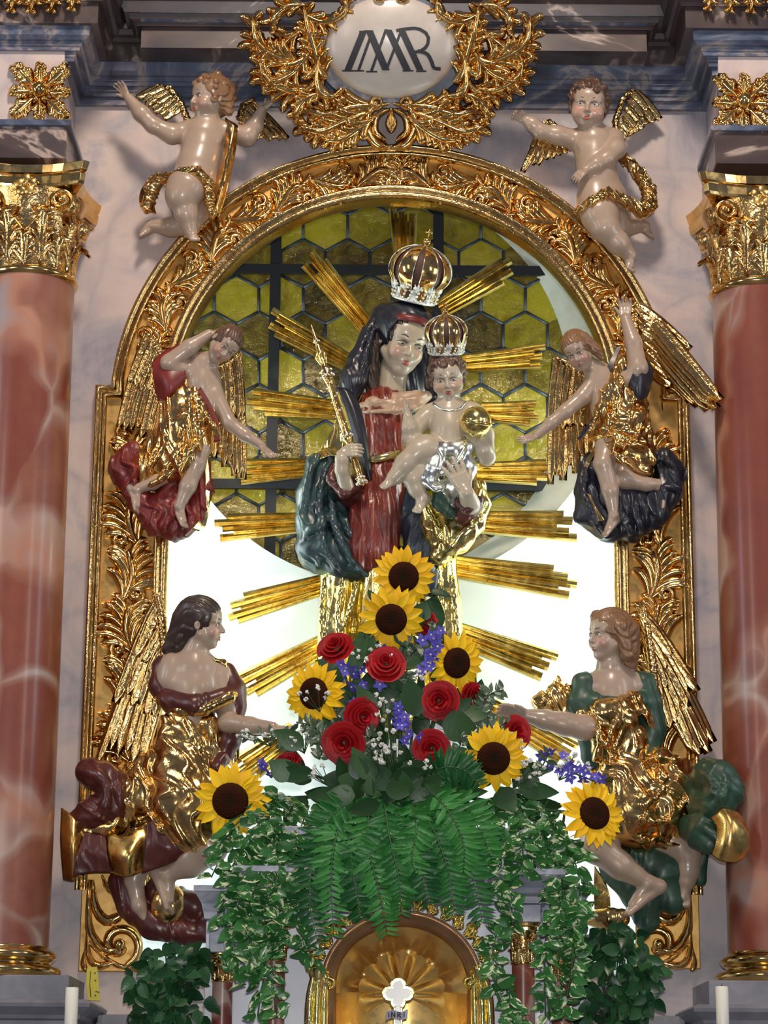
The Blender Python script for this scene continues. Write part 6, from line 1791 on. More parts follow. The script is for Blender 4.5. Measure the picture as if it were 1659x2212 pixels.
    # concave half-round lining: columns of the plan run back along a half ellipse
for i, t in enumerate(np.linspace(0, math.pi, 25)):
    x = C0[0]-148*kx*math.cos(t); dd = DF-16-120*math.sin(t)
    V.append((x, -dd, zB)); V.append((x, -dd, C0[2]+10))
F = [(2*i, 2*i+2, 2*i+3, 2*i+1) for i in range(24)]
mk('niche_lining', V, F, GOLDT, tb)
V = []; n1, n2 = 73, 18
for i in range(n1):
    a = math.pi*(-.04+1.08*i/(n1-1))
    for j in range(n2):
        f = j/(n2-1)
        fl = abs(math.sin(a*4.5)); 
        rr = 148*kx*f
        depth = DF-16-118*math.cos(f*math.pi/2)+fl*26*math.sin(math.pi*min(1, f*1.02))
        if f < .55: depth += 12*(f/.55)**2*(.5+fl*.8)
        V.append((C0[0]-rr*math.cos(a), -depth, C0[2]+(rr*.90)*math.sin(a)))
F = [(i*n2+j, i*n2+j+1, (i+1)*n2+j+1, (i+1)*n2+j) for i in range(n1-1) for j in range(n2-1)]
tag(mk('shell', V, F, GOLDT, tb), 'fluted gilded shell vault')
A = Acc()
for k in range(9):
    a = math.pi*(k+.5)/9*1.3-.15*math.pi
    V = []; 
    for i in range(9):
        f = i/8
        for j, u in enumerate((-1, -.5, 0, .5, 1)):
            aa = a+u*.20*1.3*(.3+.7*f); rr = (12+84*f)*kx*(1-.10*abs(u)**2*f)
            V.append((C0[0]-rr*math.cos(aa), -(DF-74+28*f*f+12*(1-u*u)*f-(10 if abs(u) == 1 else 0)*f), C0[2]-14+rr*.95*math.sin(aa)))
    F = [(i*5+j, i*5+j+1, (i+1)*5+j+1, (i+1)*5+j) for i in range(8) for j in range(4)]
    mk('shell_lobe', V, F, GOLDT, tb)
for s_, x in ((-1, 692), (1, 1034)):
    A = Acc()
    for k, (a_, b_) in enumerate(((-16, 14), (0, 18), (16, 14))):
        finger(A, [(x+a_*.5, 2086), (x+a_*.8+s_*3, 2120), (x+a_+s_*8, 2180), (x+a_+s_*10, 2300)], 10, DF+2, b_, 12, .8)
    scroll(A, (x-s_*18, 2122), 14, math.pi/2, 1.2, s_, 7, DF+2, 14); scroll(A, (x+s_*22, 2220), 16, math.pi/2, 1.2, s_, 7, DF+2, 14)
    finger(A, [(x+s_*2, 2122), (x+s_*4, 2104), (x, 2084)], 22, DF+4, 18, 8, .6)
    A.mk('jamb_scroll', GOLDY, tb)
for i in range(17):
    t = math.pi*(.06+.88*i/16)
    x, y = 868-178*math.cos(t), 2128-164*math.sin(t); ux, uy = -math.cos(t), -math.sin(t)
    A = Acc(); L = 46 if i % 2 else 32
    for o_, f_, w2_ in ((0, 1, 8), (-9, .68, 6), (9, .62, 6)):
        finger(A, [(x-uy*o_*.5, y+ux*o_*.5), (x+ux*L*.4*f_-uy*(o_+4), y+uy*L*.4*f_+ux*(o_+4)), (x+ux*L*.75*f_-uy*(o_-2), y+uy*L*.75*f_+ux*(o_-2)), (x+ux*L*f_-uy*(o_+3), y+uy*L*f_+ux*(o_+3))], w2_, DF-2, 12, 9, .02)
    A.mk('flame_leaf', GOLDY, tb)
# small columns
for nm, x, d, y0, y1, r, lb in (('colonnette', 592, 270, 2078, 1988, 22, 'small red column left of the shell niche, nearer the niche'), ('colonnette', 1130, 270, 2082, 1990, 22, 'small red column right of the shell niche, nearer the niche'),
                                ('colonnette', 481, 185, 2124, 2060, 20, 'small red column left of the tabernacle, behind the ivy at the corner'), ('colonnette', 1213, 185, 2118, 2054, 20, 'small red column right of the tabernacle, behind the ivy at the corner')):
    xq = X(x, y0, d); t = empty('colonnette', lb, 'column', (xq, -d, zB), 'small red tabernacle columns')
    zt = Z(y0, d+r); 
    V, F = lathe([(r+6, zB), (r+6, zB+20), (r+1, zB+26), (r+.8, zB+60), (r, zt)], (xq, -d, 0), 28); mk('shaft', V, F, MREDS, t)
    capital_parts(t, xq, -d, zt, Z(y1, d+r+6), r*1.02, GOLDF, False)
    yb = y1-52 if d > 200 else y1-84
    w_ = 34 if d > 200 else 27
    o = mk('entablature_block', *box(xq-w_, xq+w_, -d-w_-2, -d+60, Z(y1, d+30), Z(yb, d+30)), MGREY, t, smooth=False, bev=2)
    w2 = 78 if d > 200 else 58
    H = 1
    pf = [(w_, Z(yb+16, d+30)), (w_+10, Z(yb+12, d+30)), (w_+12, Z(yb-2, d+30)), (w2*.7, Z(yb-8, d+30)), (w2*.74, Z(yb-20, d+30)), (w2*.96, Z(yb-44, d+30)), (w2, Z(yb-46, d+30)), (w2, Z(yb-58, d+30)), (0, Z(yb-58, d+30))]
    V = []; 
    for o_, z in pf: V += [(xq-o_, -d-o_, z), (xq+o_, -d-o_, z), (xq+o_, -d+min(o_, 60)+10, z), (xq-o_, -d+min(o_, 60)+10, z)]
    F = [(i*4+j, i*4+(j+1) % 4, (i+1)*4+(j+1) % 4, (i+1)*4+j) for i in range(len(pf)-1) for j in range(4)]
    mk('cornice', V, F, MGREY, t, smooth=False)
# crucifix top with the titulus
cx_ = empty('crucifix', 'white and gold trefoil crucifix head with a lettered scroll in the shell niche', 'crucifix', Q(860, 2340, 330))
def quat(cx, cy, r, d, off):
    V = []; 
    for k in range(4):
        a0 = math.pi/2*k
        for j in range(9):
            a = a0-R_(115)+R_(230)*j/8; V.append((cx+math.cos(a0)*r*1.05+math.cos(a)*r*.78*off, cy+math.sin(a0)*r*1.05+math.sin(a)*r*.78*off))
    n = len(V)
    W = [Q(x, y, d) for x, y in V]+[Q(x, y, d-6) for x, y in V]
    return W, [tuple(range(n-1, -1, -1)), tuple(range(n, 2*n))]+[(i, (i+1) % n, n+(i+1) % n, n+i) for i in range(n)]
WHITE = plain('white_enamel', (.85, .83, .76), .3)
V, F = quat(860, 2146, 17, 332, 1.35); mk('trefoil_rim', V, F, GOLDY, cx_, smooth=False, bev=2)
V, F = quat(860, 2146, 15, 336, 1.0); mk('trefoil', V, F, WHITE, cx_, smooth=False, bev=1)
bx('upright', 849, 870, 2172, 2330, 322, 332, GOLDY, cx_, 1.5); bx('upright_face', 853, 866, 2172, 2330, 330, 335, WHITE, cx_, 1)
bx('stand', 835, 884, 2310, 2340, 250, 340, GOLDB, cx_, 2)
s0 = [(834, 2186), (848, 2181), (864, 2186), (881, 2180)]; s1 = [(833, 2204), (847, 2199), (864, 2204), (880, 2199)]
g0, g1 = spline(s0, 14), spline(s1, 14)
V = [Q(x, y, 342+3*math.sin(i*.7)) for i, (x, y) in enumerate(g0)]+[Q(x, y, 342+3*math.sin(i*.7)) for i, (x, y) in enumerate(g1)]
V += [v+np.array([0, 3, 0]) for v in V]
F = [(i, i+1, 15+i, 14+i) for i in range(13)]+[(28+i+1, 28+i, 42+i, 43+i) for i in range(13)]+[(i+1, i, 28+i, 29+i) for i in range(13)]+[(14+i, 15+i, 43+i, 42+i) for i in range(13)]+[(0, 14, 42, 28), (27, 13, 41, 55)]
mk('titulus_scroll', V, F, LILAC, cx_, smooth=False)
A = Acc()
def ltr(strokes, x, y):
    for a, b in strokes:
        V, F = tube([Q(x+a[0], y+a[1], 347), Q(x+b[0], y+b[1], 347)], 1.0, 5); A.add(V, F)
I_ = [((0, 0), (0, 11))]
N_l = [((0, 0), (0, 11)), ((0, 0), (7, 11)), ((7, 0), (7, 11))]
R_l = [((0, 0), (0, 11)), ((0, 0), (5, 1)), ((5, 1), (6, 4)), ((6, 4), (0, 6)), ((2, 6), (7, 11))]
ltr(I_, 840, 2187); ltr(N_l, 846, 2186); ltr(R_l, 859, 2187); ltr(I_, 873, 2186)
tag(A.mk('letters', INK, cx_), 'dark letters INRI')
# ------------------------------------------------------------------ flowers and foliage
def leafmesh(name, mat, w_=.5, tip=1.0, cup=.12, n=6, serr=0, heart=0, mats=None):
    """leaf of unit length along +x, face +z"""
    V = []; 
    for i in range(n+1):
        t = i/n
        ww = w_*.5*(math.sin(math.pi*min(1, t**.72)))**.85*(1+serr*(1 if i % 2 else -1))
        if i == 0: ww = w_*.05
        if i == n: ww = .004
        z = -.18*cup*8*t*t*.4
        x = t*tip-(heart*.12 if 0 < i < 2 else 0)
        V += [(x-serr*.06*(i % 2), -ww, z+cup*ww*1.1), (x, 0, z), (x-serr*.06*(i % 2), ww, z+cup*ww*1.1)]
    F = []
    for i in range(n):
        for j in range(2): F.append((i*3+j, (i+1)*3+j, (i+1)*3+j+1, i*3+j+1))
    return mesh(name, np.array(V), F, mat)
def place(name, me, p, dirv, nv, size, parent, wd=None):
    x = nrm(dirv); z = nrm(np.asarray(nv)-x*(x@np.asarray(nv))); y = np.cross(z, x); wd = wd or size
    return inst(name, me, mat4(x*size*S, y*wd*S, z*size*S, np.asarray(p)*S), parent)
rf = np.random.RandomState(21)
def rnd3(s): return np.array([rf.randn()*s, rf.randn()*s, rf.randn()*s])
PET = leafmesh('petal', PETALY, .50, 1, .30, 6)
BOWL = Q(860, 1712, 285)
bw = empty('flower_bowl', 'dark low bowl holding the arrangement on the tabernacle', 'bowl', Q(860, 1790, 285))
V, F = lathe([(0, 0), (60, 0), (84, 14), (96, 36), (92, 40), (70, 40), (0, 44)], Q(860, 1790, 230), 28); mk('dish', V, F, FOAM, bw)
V, F = lathe([(0, 36), (66, 36), (56, 70), (36, 100), (0, 116)], Q(860, 1790, 230), 20); mk('wet_foam', V, F, FOAM, bw)
def stem_to(parent, p, mat=STEM, r=3, n=8, to=None, sag=0):
    a = np.asarray(p, float); b = BOWL+np.array([(a[0]-BOWL[0])*.25, 10, 0]) if to is None else np.asarray(to, float)
    m = (a+b)/2+np.array([0, 20, sag])
    V, F = tube(spline([a, m, b], n), r, 6); mk('stem', V, F, mat, parent)
def sunflower(cx, cy, d, Rr, tilt, label):
    n_ = nrm(cF+np.array([tilt[0], 0, tilt[1]])); c = Q(cx, cy, d)
    t = empty('sunflower', label, 'sunflower', c, 'sunflowers in the arrangement')
    x = nrm(np.cross((0, 0, 1.), n_)); y = np.cross(n_, x)
    R3 = np.stack([x, y, n_], 1)
    rd = .49*Rr
    pr = [(0, .16*Rr), (.2*rd, .15*Rr), (.45*rd, .17*Rr), (.8*rd, .14*Rr), (rd, .04*Rr), (rd*.98, -.06*Rr), (rd*.5, -.14*Rr), (0, -.16*Rr)]
    V, F = lathe(pr, (0, 0, 0), 30); V = V@R3.T*S
    me = mesh('disc', V, F, DISC); inst('disc', me, mat4((1, 0, 0), (0, 1, 0), (0, 0, 1), c*S), t)
    for row, nn, ln, lift in ((0, 17, .62, .02), (1, 16, .55, .12)):
        for k in range(nn):
            a = 2*math.pi*(k+.5*row)/nn+rf.randn()*.05
            u = x*math.cos(a)+y*math.sin(a)
            dv = u+n_*(lift+rf.randn()*.06)+np.cross(n_, u)*rf.randn()*.10
            place('petal', PET, c+u*rd*.86-n_*(3-row*2), dv, n_+rnd3(.12), Rr*ln*(1+rf.randn()*.06), t, Rr*ln*(.98+.12*rf.rand()))
    V, F = lathe([(0, -.3*Rr), (.3*Rr, -.22*Rr), (.55*Rr, -.08*Rr), (.5*Rr, -.06*Rr)], (0, 0, 0), 18); V = V@R3.T+c; mk('calyx', V, F, STEM, t)
    stem_to(t, c-n_*.25*Rr, r=4)
for a in ((872, 1246, 352, 62, (.03, .0), 'sunflower at the very top of the arrangement'), (845, 1338, 362, 64, (-.02, -.12), 'sunflower just below the topmost one'),
          (986, 1432, 352, 62, (.55, .05), 'sunflower turned to the right beside blue delphinium'), (678, 1498, 352, 64, (-.5, .12), 'sunflower on the left half covered by tiny white blossoms'),
          (1066, 1638, 380, 66, (.04, -.05), 'sunflower beside the red rose under the outstretched hand'), (1284, 1757, 330, 66, (.42, .38), 'sunflower against the robe of the green angel'),
          (498, 1730, 330, 73, (-.08, .04), 'sunflower against the robe of the maroon angel, largest of all')): sunflower(*a)
# roses
def rosepetal():
    V = []; n, m = 7, 5
    for i in range(n):
        u = -1+2*i/(n-1)
        for j in range(m):
            v = j/(m-1); a = u*.95
            rr = (.30+.70*v**.7)*(1-.06*u*u)+(.10*(v-.75)/.25 if v > .75 else 0)
            h = .02+.78*v-(.16*((v-.7)/.3)**2 if v > .7 else 0)-.10*u*u*v
            V.append((rr*math.cos(a)-.0, rr*math.sin(a), h))
    F = [(i*m+j, (i+1)*m+j, (i+1)*m+j+1, i*m+j+1) for i in range(n-1) for j in range(m-1)]
    return mesh('petal', np.array(V), F, ROSE)
RP = rosepetal()
def rose(cx, cy, d, Rr, tilt, label):
    n_ = nrm(cF+np.array([tilt[0], 0, tilt[1]])); c = Q(cx, cy, d)
    t = empty('rose', label, 'rose', c, 'red roses in the arrangement')
    x = nrm(np.cross((0, 0, 1.), n_)); y = np.cross(n_, x); k0 = rf.rand()*6
    for nn, sc_, hh, up in ((6, 1.0, .62, -.30), (5, .80, .78, -.16), (5, .60, .92, -.06), (4, .42, 1.0, .02), (3, .24, 1.1, .08)):
        for k in range(nn):
            a = k0+2*math.pi*k/nn+rf.randn()*.12; k0 += .37
            u = x*math.cos(a)+y*math.sin(a); v = np.cross(n_, u); f = sc_*(1+rf.randn()*.05)
            inst('petal', RP, mat4(u*Rr*f*S, v*Rr*f*1.06*S, n_*Rr*hh*.8*S, (c+n_*Rr*(up-.25))*S), t)
    V, F = lathe([(0, -.5*Rr), (.3*Rr, -.45*Rr), (.45*Rr, -.2*Rr)], (0, 0, 0), 12); V = V@np.stack([x, y, n_], 1).T+c; mk('calyx', V, F, STEM, t)
    stem_to(t, c-n_*.5*Rr, r=3)
for a in ((722, 1392, 330, 34, (-.35, .75), 'red rose highest on the left, seen from the side'), (834, 1430, 372, 36, (0, .5), 'red rose below the second sunflower'),
          (786, 1549, 378, 33, (.3, .05), 'red rose touching the upper right of a larger rose'), (742, 1605, 386, 39, (-.15, -.05), 'largest red rose, left of the small white blossoms'),
          (948, 1513, 384, 37, (-.1, .12), 'red rose under the sunflower turned right'), (932, 1617, 392, 33, (0, 0), 'round red rose right of the small white blossoms'),
          (1028, 1507, 330, 30, (.8, .2), 'red rose half hidden among variegated sprigs'), (1118, 1582, 352, 32, (.5, .3), 'red rose just under the outstretched hand'),
          (926, 1336, 322, 28, (.4, .6), 'dark red rose peeping out beside the second sunflower'), (620, 1644, 330, 26, (-.2, .9), 'red rose low on the left above a long leaf')): rose(*a)
# delphinium
DP = leafmesh('petal', DELPH, .62, 1, .3, 4)
def floretmesh():
    A = Acc()
    b = np.array([v.co[:] for v in DP.vertices]); fs = [tuple(p.vertices) for p in DP.polygons]
    for k in range(5):
        a = 2*math.pi*k/5; c, s_ = math.cos(a), math.sin(a)
        q = b.copy()*.6; q[:, 2] += .25*q[:, 0]; V = np.stack([q[:, 0]*c-q[:, 1]*s_, q[:, 0]*s_+q[:, 1]*c, q[:, 2]], 1); A.add(V, fs)
    V, F = tube([(0, 0, .02), (.02, 0, -.3), (.1, 0, -.5)], [.10, .06, .03], 5); A.add(V, F)
    V, F = sphere((0, 0, .05), .10, 6, 4); A.add(V, F, 1)
    return mesh('floret', np.concatenate(A.V), A.F, [DELPH, WHITEP], True, A.mi)
FL = floretmesh()
for pts, nn, sp, lb in (([(952, 1372, 372), (940, 1410, 376), (922, 1452, 372)], 13, 16, 'blue delphinium spike in front of the sunflower turned right'),
                        ([(744, 1440, 340), (764, 1468, 344), (778, 1500, 340)], 12, 20, 'blue delphinium spike right of the left sunflower'),
                        ([(846, 1540, 384), (866, 1566, 388), (884, 1598, 388)], 10, 14, 'blue delphinium spike above the small white blossoms'),
                        ([(1184, 1642, 330), (1230, 1666, 326), (1290, 1690, 318)], 16, 15, 'blue delphinium spike reaching out towards the green angel'),
                        ([(800, 1376, 330), (816, 1450, 350), (822, 1472, 350)], 6, 12, 'sparse blue delphinium behind the middle rose'),
                        ([(768, 1520, 350), (776, 1546, 352)], 4, 10, 'few blue florets above the pair of roses'),
                        ([(566, 1650, 310), (580, 1668, 312)], 3, 8, 'few blue florets low on the left')):
    t = empty('delphinium', lb, 'delphinium', Q(*pts[-1]), 'blue delphinium spikes')
    P_ = spline(QA(pts), 20); V, F = tube(P_, 2, 5); mk('stem', V, F, STEM, t)
    for k in range(nn):
        p = P_[int(k/(nn-1)*19)]+np.array([rf.randn()*sp*.7, -abs(rf.randn())*6, rf.randn()*sp*.7])
        n_ = nrm(cF+rnd3(.45)); x = nrm(np.cross(n_, rnd3(1))); y = np.cross(n_, x); q = 15+rf.rand()*6
        inst('floret', FL, mat4(x*q*S*1.3, y*q*S*1.3, n_*q*S*1.3, p*S), t)
# baby's breath
def blossom():
    A = Acc(); r0 = np.random.RandomState(3)
    for k in range(9):
        v = nrm(r0.randn(3)); V, F = sphere(v*.55, .42, 6, 4); A.add(V, F)
    return mesh('blossom', np.concatenate(A.V), A.F, WHITEP)
BL = blossom()
for cx, cy, d, rx, ry, nn, lb in ((838, 1612, 400, 34, 40, 26, 'largest cluster of tiny white blossoms below the blue delphinium'), (676, 1502, 392, 40, 22, 7, 'tiny white blossoms over the left sunflower'),
                               (560, 1586, 330, 52, 12, 16, 'spray of tiny white blossoms along the arm of the maroon angel'), (640, 1590, 340, 40, 24, 14, 'tiny white blossoms below the left sunflower'),
                               (826, 1528, 372, 34, 30, 12, 'tiny white blossoms above the blue delphinium in the middle'), (906, 1658, 400, 30, 18, 8, 'tiny white blossoms under the round rose'),
                               (1130, 1660, 372, 46, 30, 16, 'tiny white blossoms right of the sunflower under the hand'), (1238, 1650, 334, 40, 22, 12, 'tiny white blossoms among the outreaching delphinium'),
                               (700, 1668, 360, 36, 18, 7, 'few tiny white blossoms above the long leaves'), (800, 1412, 366, 46, 24, 9, 'few tiny white blossoms beside the middle rose'),
                               (910, 1456, 376, 14, 12, 5, 'bright small group of white blossoms in the centre'), (1112, 1604, 372, 20, 20, 8, 'few tiny white blossoms by the rose under the hand')):
    t = empty('baby_breath', lb, 'blossom', Q(cx, cy+ry, d-20), 'sprays of tiny white blossoms')
    A = Acc(); root = Q(cx+(860-cx)*.08, cy+ry+14, d-30)
    for k in range(nn):
        a = rf.rand()*6.28; r_ = math.sqrt(rf.rand()); p = Q(cx+rx*r_*math.cos(a), cy+ry*r_*math.sin(a), d+rf.randn()*8)
        V, F = tube([p, (p+root)/2+np.array([0, 3, 0]), root], .8, 4, False); A.add(V, F)
        q = 4.4+rf.rand()*2.2; R3 = hrot(rf.rand()*360, rf.rand()*360)
        inst('blossom', BL, mat4(R3[:, 0]*q*S, R3[:, 1]*q*S, R3[:, 2]*q*S, p*S), t)
    A.mk('stems', STEM, t)['kind'] = 'stuff'
# broad leaves
BR = leafmesh('leaf_blade', BROAD, .46, 1, .18, 9)
def broad(a, b, d0, d1, wd, label, group=None, nv=None):
    A, B = Q(a[0], a[1], d0), Q(b[0], b[1], d1); L = np.linalg.norm(B-A)
    o = place('broad_leaf', BR, A, B-A, nv if nv is not None else cF+rnd3(.25), L, None, wd/.46)
    tag(o, label, 'leaf', group)
for a in (((900, 1548), (884, 1462), 376, 384, 52, 'olive broad leaf standing between the middle roses'), ((955, 1566), (1032, 1572), 372, 366, 62, 'very dark broad leaf under the rose at the right'),
          ((1000, 1570), (1010, 1520), 350, 350, 44, 'green broad leaf right of the rose at the right'), ((678, 1668), (582, 1676), 360, 344, 36, 'long grey-green leaf lying low on the left'),
          ((800, 1672), (720, 1646), 366, 362, 34, 'mid green leaf below the largest rose'), ((800, 1690), (742, 1712), 372, 376, 34, 'mid green leaf over the top of the fern'),
          ((820, 1690), (868, 1712), 376, 384, 34, 'dark leaf over the top of the fern'), ((920, 1360), (944, 1286), 322, 322, 62, 'large green leaf behind the top sunflower'),
          ((930, 1276), (976, 1286), 330, 334, 20, 'pointed leaf beside the top sunflower'), ((812, 1300), (794, 1272), 322, 326, 16, 'small pointed leaf left of the second sunflower'),
          ((758, 1410), (792, 1372), 330, 334, 22, 'pointed leaf right of the highest rose'), ((870, 1440), (930, 1420), 360, 362, 26, 'dark leaf right of the middle rose'),
          ((740, 1716), (660, 1720), 350, 344, 34, 'dark leaf low above the ivy on the left'), ((1120, 1706), (1210, 1712), 350, 344, 36, 'dark leaf low above the ivy on the right')):
    broad(*a[:5], a[5], 'single broad leaves')
for k in range(104):
    f = rf.rand()**.8; y = 1310+f*430; hw = 40+f*250
    x = 862+(rf.rand()*2-1)*hw; L = 50+rf.rand()*40; a = math.atan2(y-1720, x-860)+rf.randn()*.6
    if y < 1420: L *= .7; x = 870+(x-862)*.8
    dd = 275+rf.rand()*75
    broad((x, y), (x+L*math.cos(a), y+L*math.sin(a)), dd, dd+10, 34+rf.rand()*16, 'dark green leaf filling the arrangement between the flowers', 'dark filling leaves')
for k in range(34):
    x = 700+rf.rand()*320; y = 1640+rf.rand()*70-abs(x-860)*.08; a = -math.pi/2+(x-860)/260+rf.randn()*.7; L = 44+rf.rand()*40
    broad((x, y+30), (x+L*math.cos(a), y+30+L*math.sin(a)), 372+rf.rand()*24, 380+rf.rand()*24, 30+rf.rand()*14, 'small dark leaf around the foot of the flowers above the ferns', 'dark leaves at the foot of the flowers')
# variegated sprigs and small ferny twigs
SG = leafmesh('leaf', SPRIG, .5, 1, .2, 4)
for pts, lb in (([(900, 1440, 350), (930, 1390, 352), (944, 1350, 346)], 'variegated sprig right of the second sunflower'), ([(1010, 1560, 340), (1040, 1530, 344), (1060, 1490, 340)], 'variegated sprig by the half hidden rose'),
                ([(1020, 1540, 336), (1060, 1500, 340), (1088, 1490, 336)], 'dark sprig reaching towards the right'), ([(1030, 1590, 360), (1066, 1572, 364), (1100, 1566, 358)], 'variegated sprig under the outstretched hand'),
                ([(700, 1600, 350), (680, 1570, 352), (640, 1560, 346)], 'variegated sprig under the left sunflower'), ([(740, 1560, 352), (720, 1530, 356), (730, 1480, 350)], 'variegated sprig right of the left sunflower'),
                ([(880, 1480, 352), (880, 1430, 356), (900, 1400, 350)], 'variegated sprig right of the middle rose'), ([(640, 1620, 340), (600, 1590, 336), (520, 1590, 322)], 'sprig pointing out along the left arm'),
                ([(1110, 1700, 350), (1160, 1670, 350), (1190, 1620, 344)], 'sprig beside the outreaching delphinium'), ([(960, 1660, 366), (990, 1620, 370), (1000, 1580, 364)], 'sprig left of the sunflower under the hand'),
                ([(690, 1640, 352), (700, 1600, 356), (668, 1590, 350)], 'sprig left of the largest rose'), ([(800, 1640, 370), (790, 1610, 374), (808, 1580, 370)], 'sprig beside the largest cluster of blossoms')):
    t = empty('sprig', lb, 'sprig', Q(*pts[0]), 'leafy sprigs between the flowers')
    P_ = spline(QA(pts), 16); V, F = tube(P_, 1.6, 5); mk('stem', V, F, TWIG, t)
    for k in range(22):
        i = k % 15; s_ = 1 if k % 2 else -1
        T = nrm(P_[min(i+1, 15)]-P_[i]); sd = np.cross(T, cF)
        place('leaf', SG, P_[i]+rnd3(1.5), T*.5+sd*s_*1.0+rnd3(.3), cF+rnd3(.4), 18+rf.rand()*9, t)
# ferns
LFS = [leafmesh('leaflet', m_, .25, 1, .3, 7, .12) for m_ in FERN]
ordn = ['first', 'second', 'third', 'fourth', 'fifth', 'sixth', 'seventh', 'eighth', 'ninth', 'tenth', 'eleventh', 'twelfth', 'thirteenth', 'fourteenth', 'fifteenth', 'sixteenth', 'seventeenth']
FR = [((770, 1730), (696, 1800), (668, 1930), (690, 2052), 400, 44), ((780, 1720), (728, 1800), (716, 1900), (722, 2040), 410, 46), ((790, 1720), (760, 1830), (770, 1930), (784, 1992), 414, 44), ((800, 1700), (796, 1820), (820, 1930), (838, 2030), 424, 46),
      ((826, 1700), (840, 1800), (862, 1900), (866, 1984), 428, 44), ((860, 1704), (880, 1800), (910, 1880), (930, 1962), 426, 44), ((880, 1700), (930, 1780), (968, 1880), (984, 1984), 420, 46), ((900, 1700), (970, 1780), (1016, 1880), (1046, 2006), 412, 50),
      ((920, 1690), (990, 1730), (1040, 1800), (1066, 1870), 400, 44), ((900, 1690), (950, 1660), (1000, 1662), (1040, 1700), 408, 40), ((800, 1700), (740, 1740), (700, 1790), (690, 1860), 396, 40), ((850, 1704), (842, 1790), (800, 1850), (760, 1900), 418, 40), ((880, 1700), (900, 1780), (890, 1850), (900, 1900), 430, 42), ((900, 1690), (960, 1740), (1000, 1820), (1000, 1900), 424, 44)]
for i, (a, b, c, e, d, w_) in enumerate(sorted(FR, key=lambda f: f[3][0])):
    pts = [(a[0], a[1], d-90), (b[0], b[1], d-8), (c[0], c[1], d+4), (e[0], e[1], d-4)]
    P_ = spline(QA(pts), 60); 
    t = empty('fern_frond', 'green fern frond hanging over the niche, %s from the left by its tip' % ordn[i], 'fern', P_[0], 'fern fronds over the tabernacle')
    V, F = tube(P_[::4], np.linspace(2.2, .8, 15), 5); mk('midrib', V, F, STEM, t)
    m = 27; LF = LFS[(0, 1, 2, 1, 0, 2, 1, 2, 0, 1, 2, 0, 1, 2)[i]]
    for k in range(m):
        f = .06+.92*k/(m-1); j = int(f*58); T = nrm(P_[j+1]-P_[j])
        n_ = nrm(cF+rnd3(.12)); sd = np.cross(T, n_); ln = w_*1.12*math.sin(math.pi*(.14+f*.74))**.8*(1-.22*f)+4
        for s_ in (-1, 1):
            place('leaflet', LF, P_[j], sd*s_+T*.42+rnd3(.08)-n_*.12, n_+sd*s_*.25+rnd3(.15), ln*(.92+.16*rf.rand()), t, ln*.95)
# variegated ivy
IV = leafmesh('leaf', IVYV, .64, 1, .2, 6, 0, .6)
def strand(name, label, group, cat, path, me, n, size, mat=STEM, jit=.45, wig=6):
    P_ = spline(QA(path), 50); P_[1:-1] += np.cumsum(rf.randn(48, 3)*[.8, .4, .3], 0)*wig/8
    t = empty(name, label, cat, P_[0], group)
    V, F = tube(P_[::3], 1.5, 5); mk('stem', V, F, mat, t)
    for k in range(n):
        j = min(48, int((k+rf.rand()*.6)/n*49)); T = nrm(P_[j+1]-P_[j]); s_ = 1 if k % 2 else -1
        sd = np.array([s_*1.0, -.35, -.45+rf.randn()*.6])
        q = size*(.75+.5*rf.rand()); p = P_[j]+np.array([s_*rf.rand()*6, -3-rf.rand()*6, 0])
        place('leaf', me, p, sd+rnd3(.42), cF+np.array([s_*.3, 0, .3])+rnd3(jit), q, t)
    return t
LEFT = [((668, 1740), (640, 1820), (650, 1900), 330), ((640, 1730), (600, 1800), (560, 1890), 330), ((620, 1720), (560, 1780), (500, 1880), 330), ((600, 1716), (530, 1760), (470, 1840), 324), ((560, 1720), (500, 1800), (456, 1900), 318),
        ((650, 1860), (610, 1950), (620, 2040), 340), ((620, 1780), (556, 1900), (520, 2040), 336), ((600, 1780), (520, 1920), (500, 2100), 330), ((650, 1900), (640, 1990), (680, 2090), 346), ((570, 1800), (500, 1900), (470, 2010), 326),
        ((640, 1880), (590, 2020), (560, 2200), 346), ((620, 1840), (580, 1960), (600, 2212), 350), ((560, 1860), (540, 2000), (540, 2140), 340), ((660, 1860), (620, 1900), (560, 1970), 348), ((580, 1740), (600, 1820), (590, 1940), 338)]
RIGHT = [((1080, 1720), (1130, 1780), (1160, 1880), 330), ((1100, 1716), (1180, 1760), (1230, 1840), 330), ((1120, 1720), (1200, 1780), (1260, 1860), 326), ((1060, 1740), (1082, 1840), (1086, 1930), 340), ((1090, 1740), (1124, 1820), (1128, 1900), 346), ((1100, 1900), (1106, 1960), (1112, 2010), 380),
         ((1120, 1760), (1200, 1860), (1220, 1980), 334), ((1140, 1760), (1240, 1860), (1262, 1990), 330), ((1160, 1780), (1216, 1920), (1206, 2090), 340), ((1180, 1820), (1230, 1960), (1250, 2120), 334), ((1080, 1990), (1066, 2060), (1080, 2150), 370),
         ((1086, 2100), (1110, 2180), (1140, 2240), 370), ((1190, 1900), (1184, 2040), (1186, 2200), 346), ((1040, 1740), (1070, 1790), (1090, 1850), 344), ((1220, 1900), (1240, 2040), (1210, 2212), 338)]
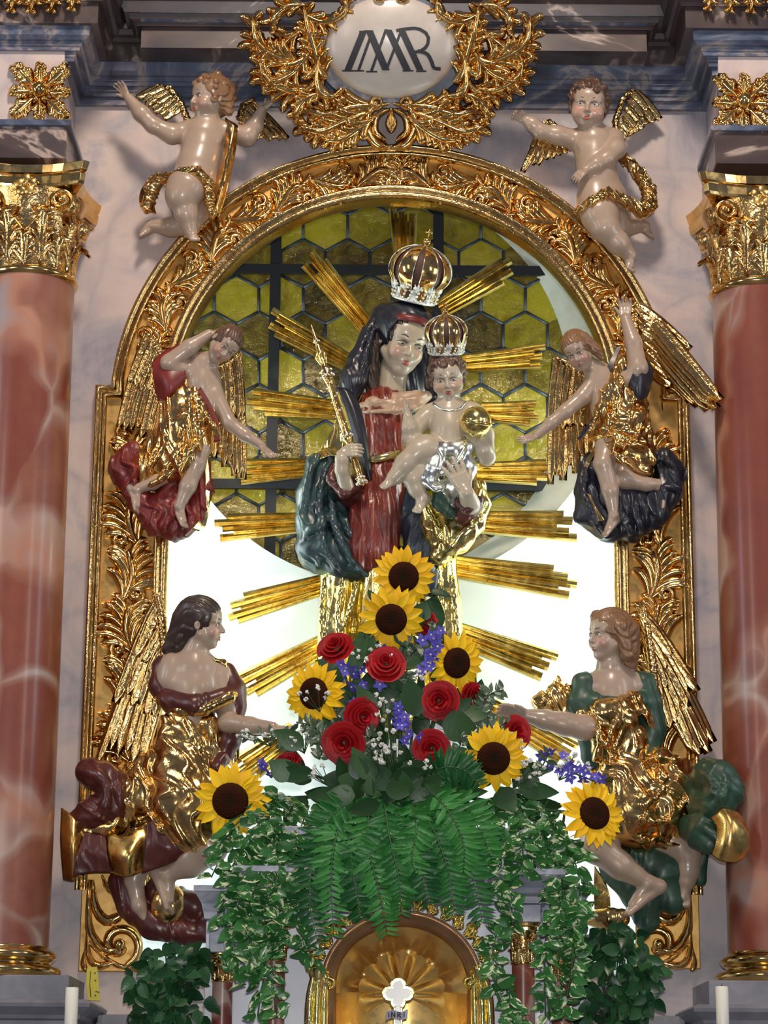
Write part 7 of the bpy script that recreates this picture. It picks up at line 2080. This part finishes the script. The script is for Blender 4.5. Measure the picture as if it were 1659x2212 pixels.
for side, lst in (('left', LEFT), ('right', RIGHT)):
    for i, (a, b, c, d) in enumerate(sorted(lst, key=lambda f: f[2][0])):
        L = math.dist(a, b)+math.dist(b, c)
        strand('ivy_strand', 'variegated white and green ivy strand hanging %s of the niche, %s from the left' % (side, ordn[i]), 'variegated ivy strands', 'ivy', [(a[0], a[1], d-40), (b[0], b[1], d), (c[0], c[1], d-4)], IV, int(L/7.2), 31)
# dark ivy shrubs in the lower corners
ID = leafmesh('leaf', IVYD, .70, 1, .2, 5, 0, .6)
def shrub(label, outline, n, d0, rootp):
    t = empty('ivy_shrub', label, 'ivy', Q(*rootp), 'dark ivy shrubs')
    V, F = lathe([(0, 0), (34, 0), (44, 60), (40, 62), (0, 56)], Q(rootp[0], rootp[1], rootp[2]), 20); mk('pot', V, F, PLINTH, t)
    A = Acc(); pts = []
    for k in range(n):
        cx, cy, rx, ry = outline[rf.randint(len(outline))]
        a = rf.rand()*6.28; r_ = math.sqrt(rf.rand()); pts.append((cx+rx*r_*math.cos(a), cy+ry*r_*math.sin(a)))
    for k, (x, y) in enumerate(pts):
        p = Q(x, y, d0+rf.rand()*50); s_ = rf.randn()
        if k % 6 == 0:
            V, F = tube(spline([p, (p+Q(rootp[0], y+40, d0))/2, Q(rootp[0], rootp[1]-60, rootp[2])], 7), 1.6, 5, False); A.add(V, F)
        place('leaf', ID, p, np.array([s_, -.4, -.7+rf.randn()*.5]), cF+rnd3(.5)+np.array([0, 0, .4]), 24+rf.rand()*14, t)
    o = A.mk('stems', TWIG, t); o['kind'] = 'stuff'
shrub('dark green ivy shrub in the lower left corner under the maroon angel', [(375, 2070, 62, 34), (350, 2120, 70, 44), (330, 2170, 54, 50), (390, 2160, 60, 60), (350, 2220, 70, 40), (430, 2080, 24, 40)], 230, 190, (365, 2330, 200))
shrub('dark green ivy shrub in the lower right corner under the green angel', [(1300, 2040, 80, 44), (1340, 2030, 50, 40), (1310, 2110, 80, 54), (1340, 2170, 80, 50), (1390, 2110, 28, 60), (1300, 2210, 80, 50)], 250, 190, (1330, 2330, 200))
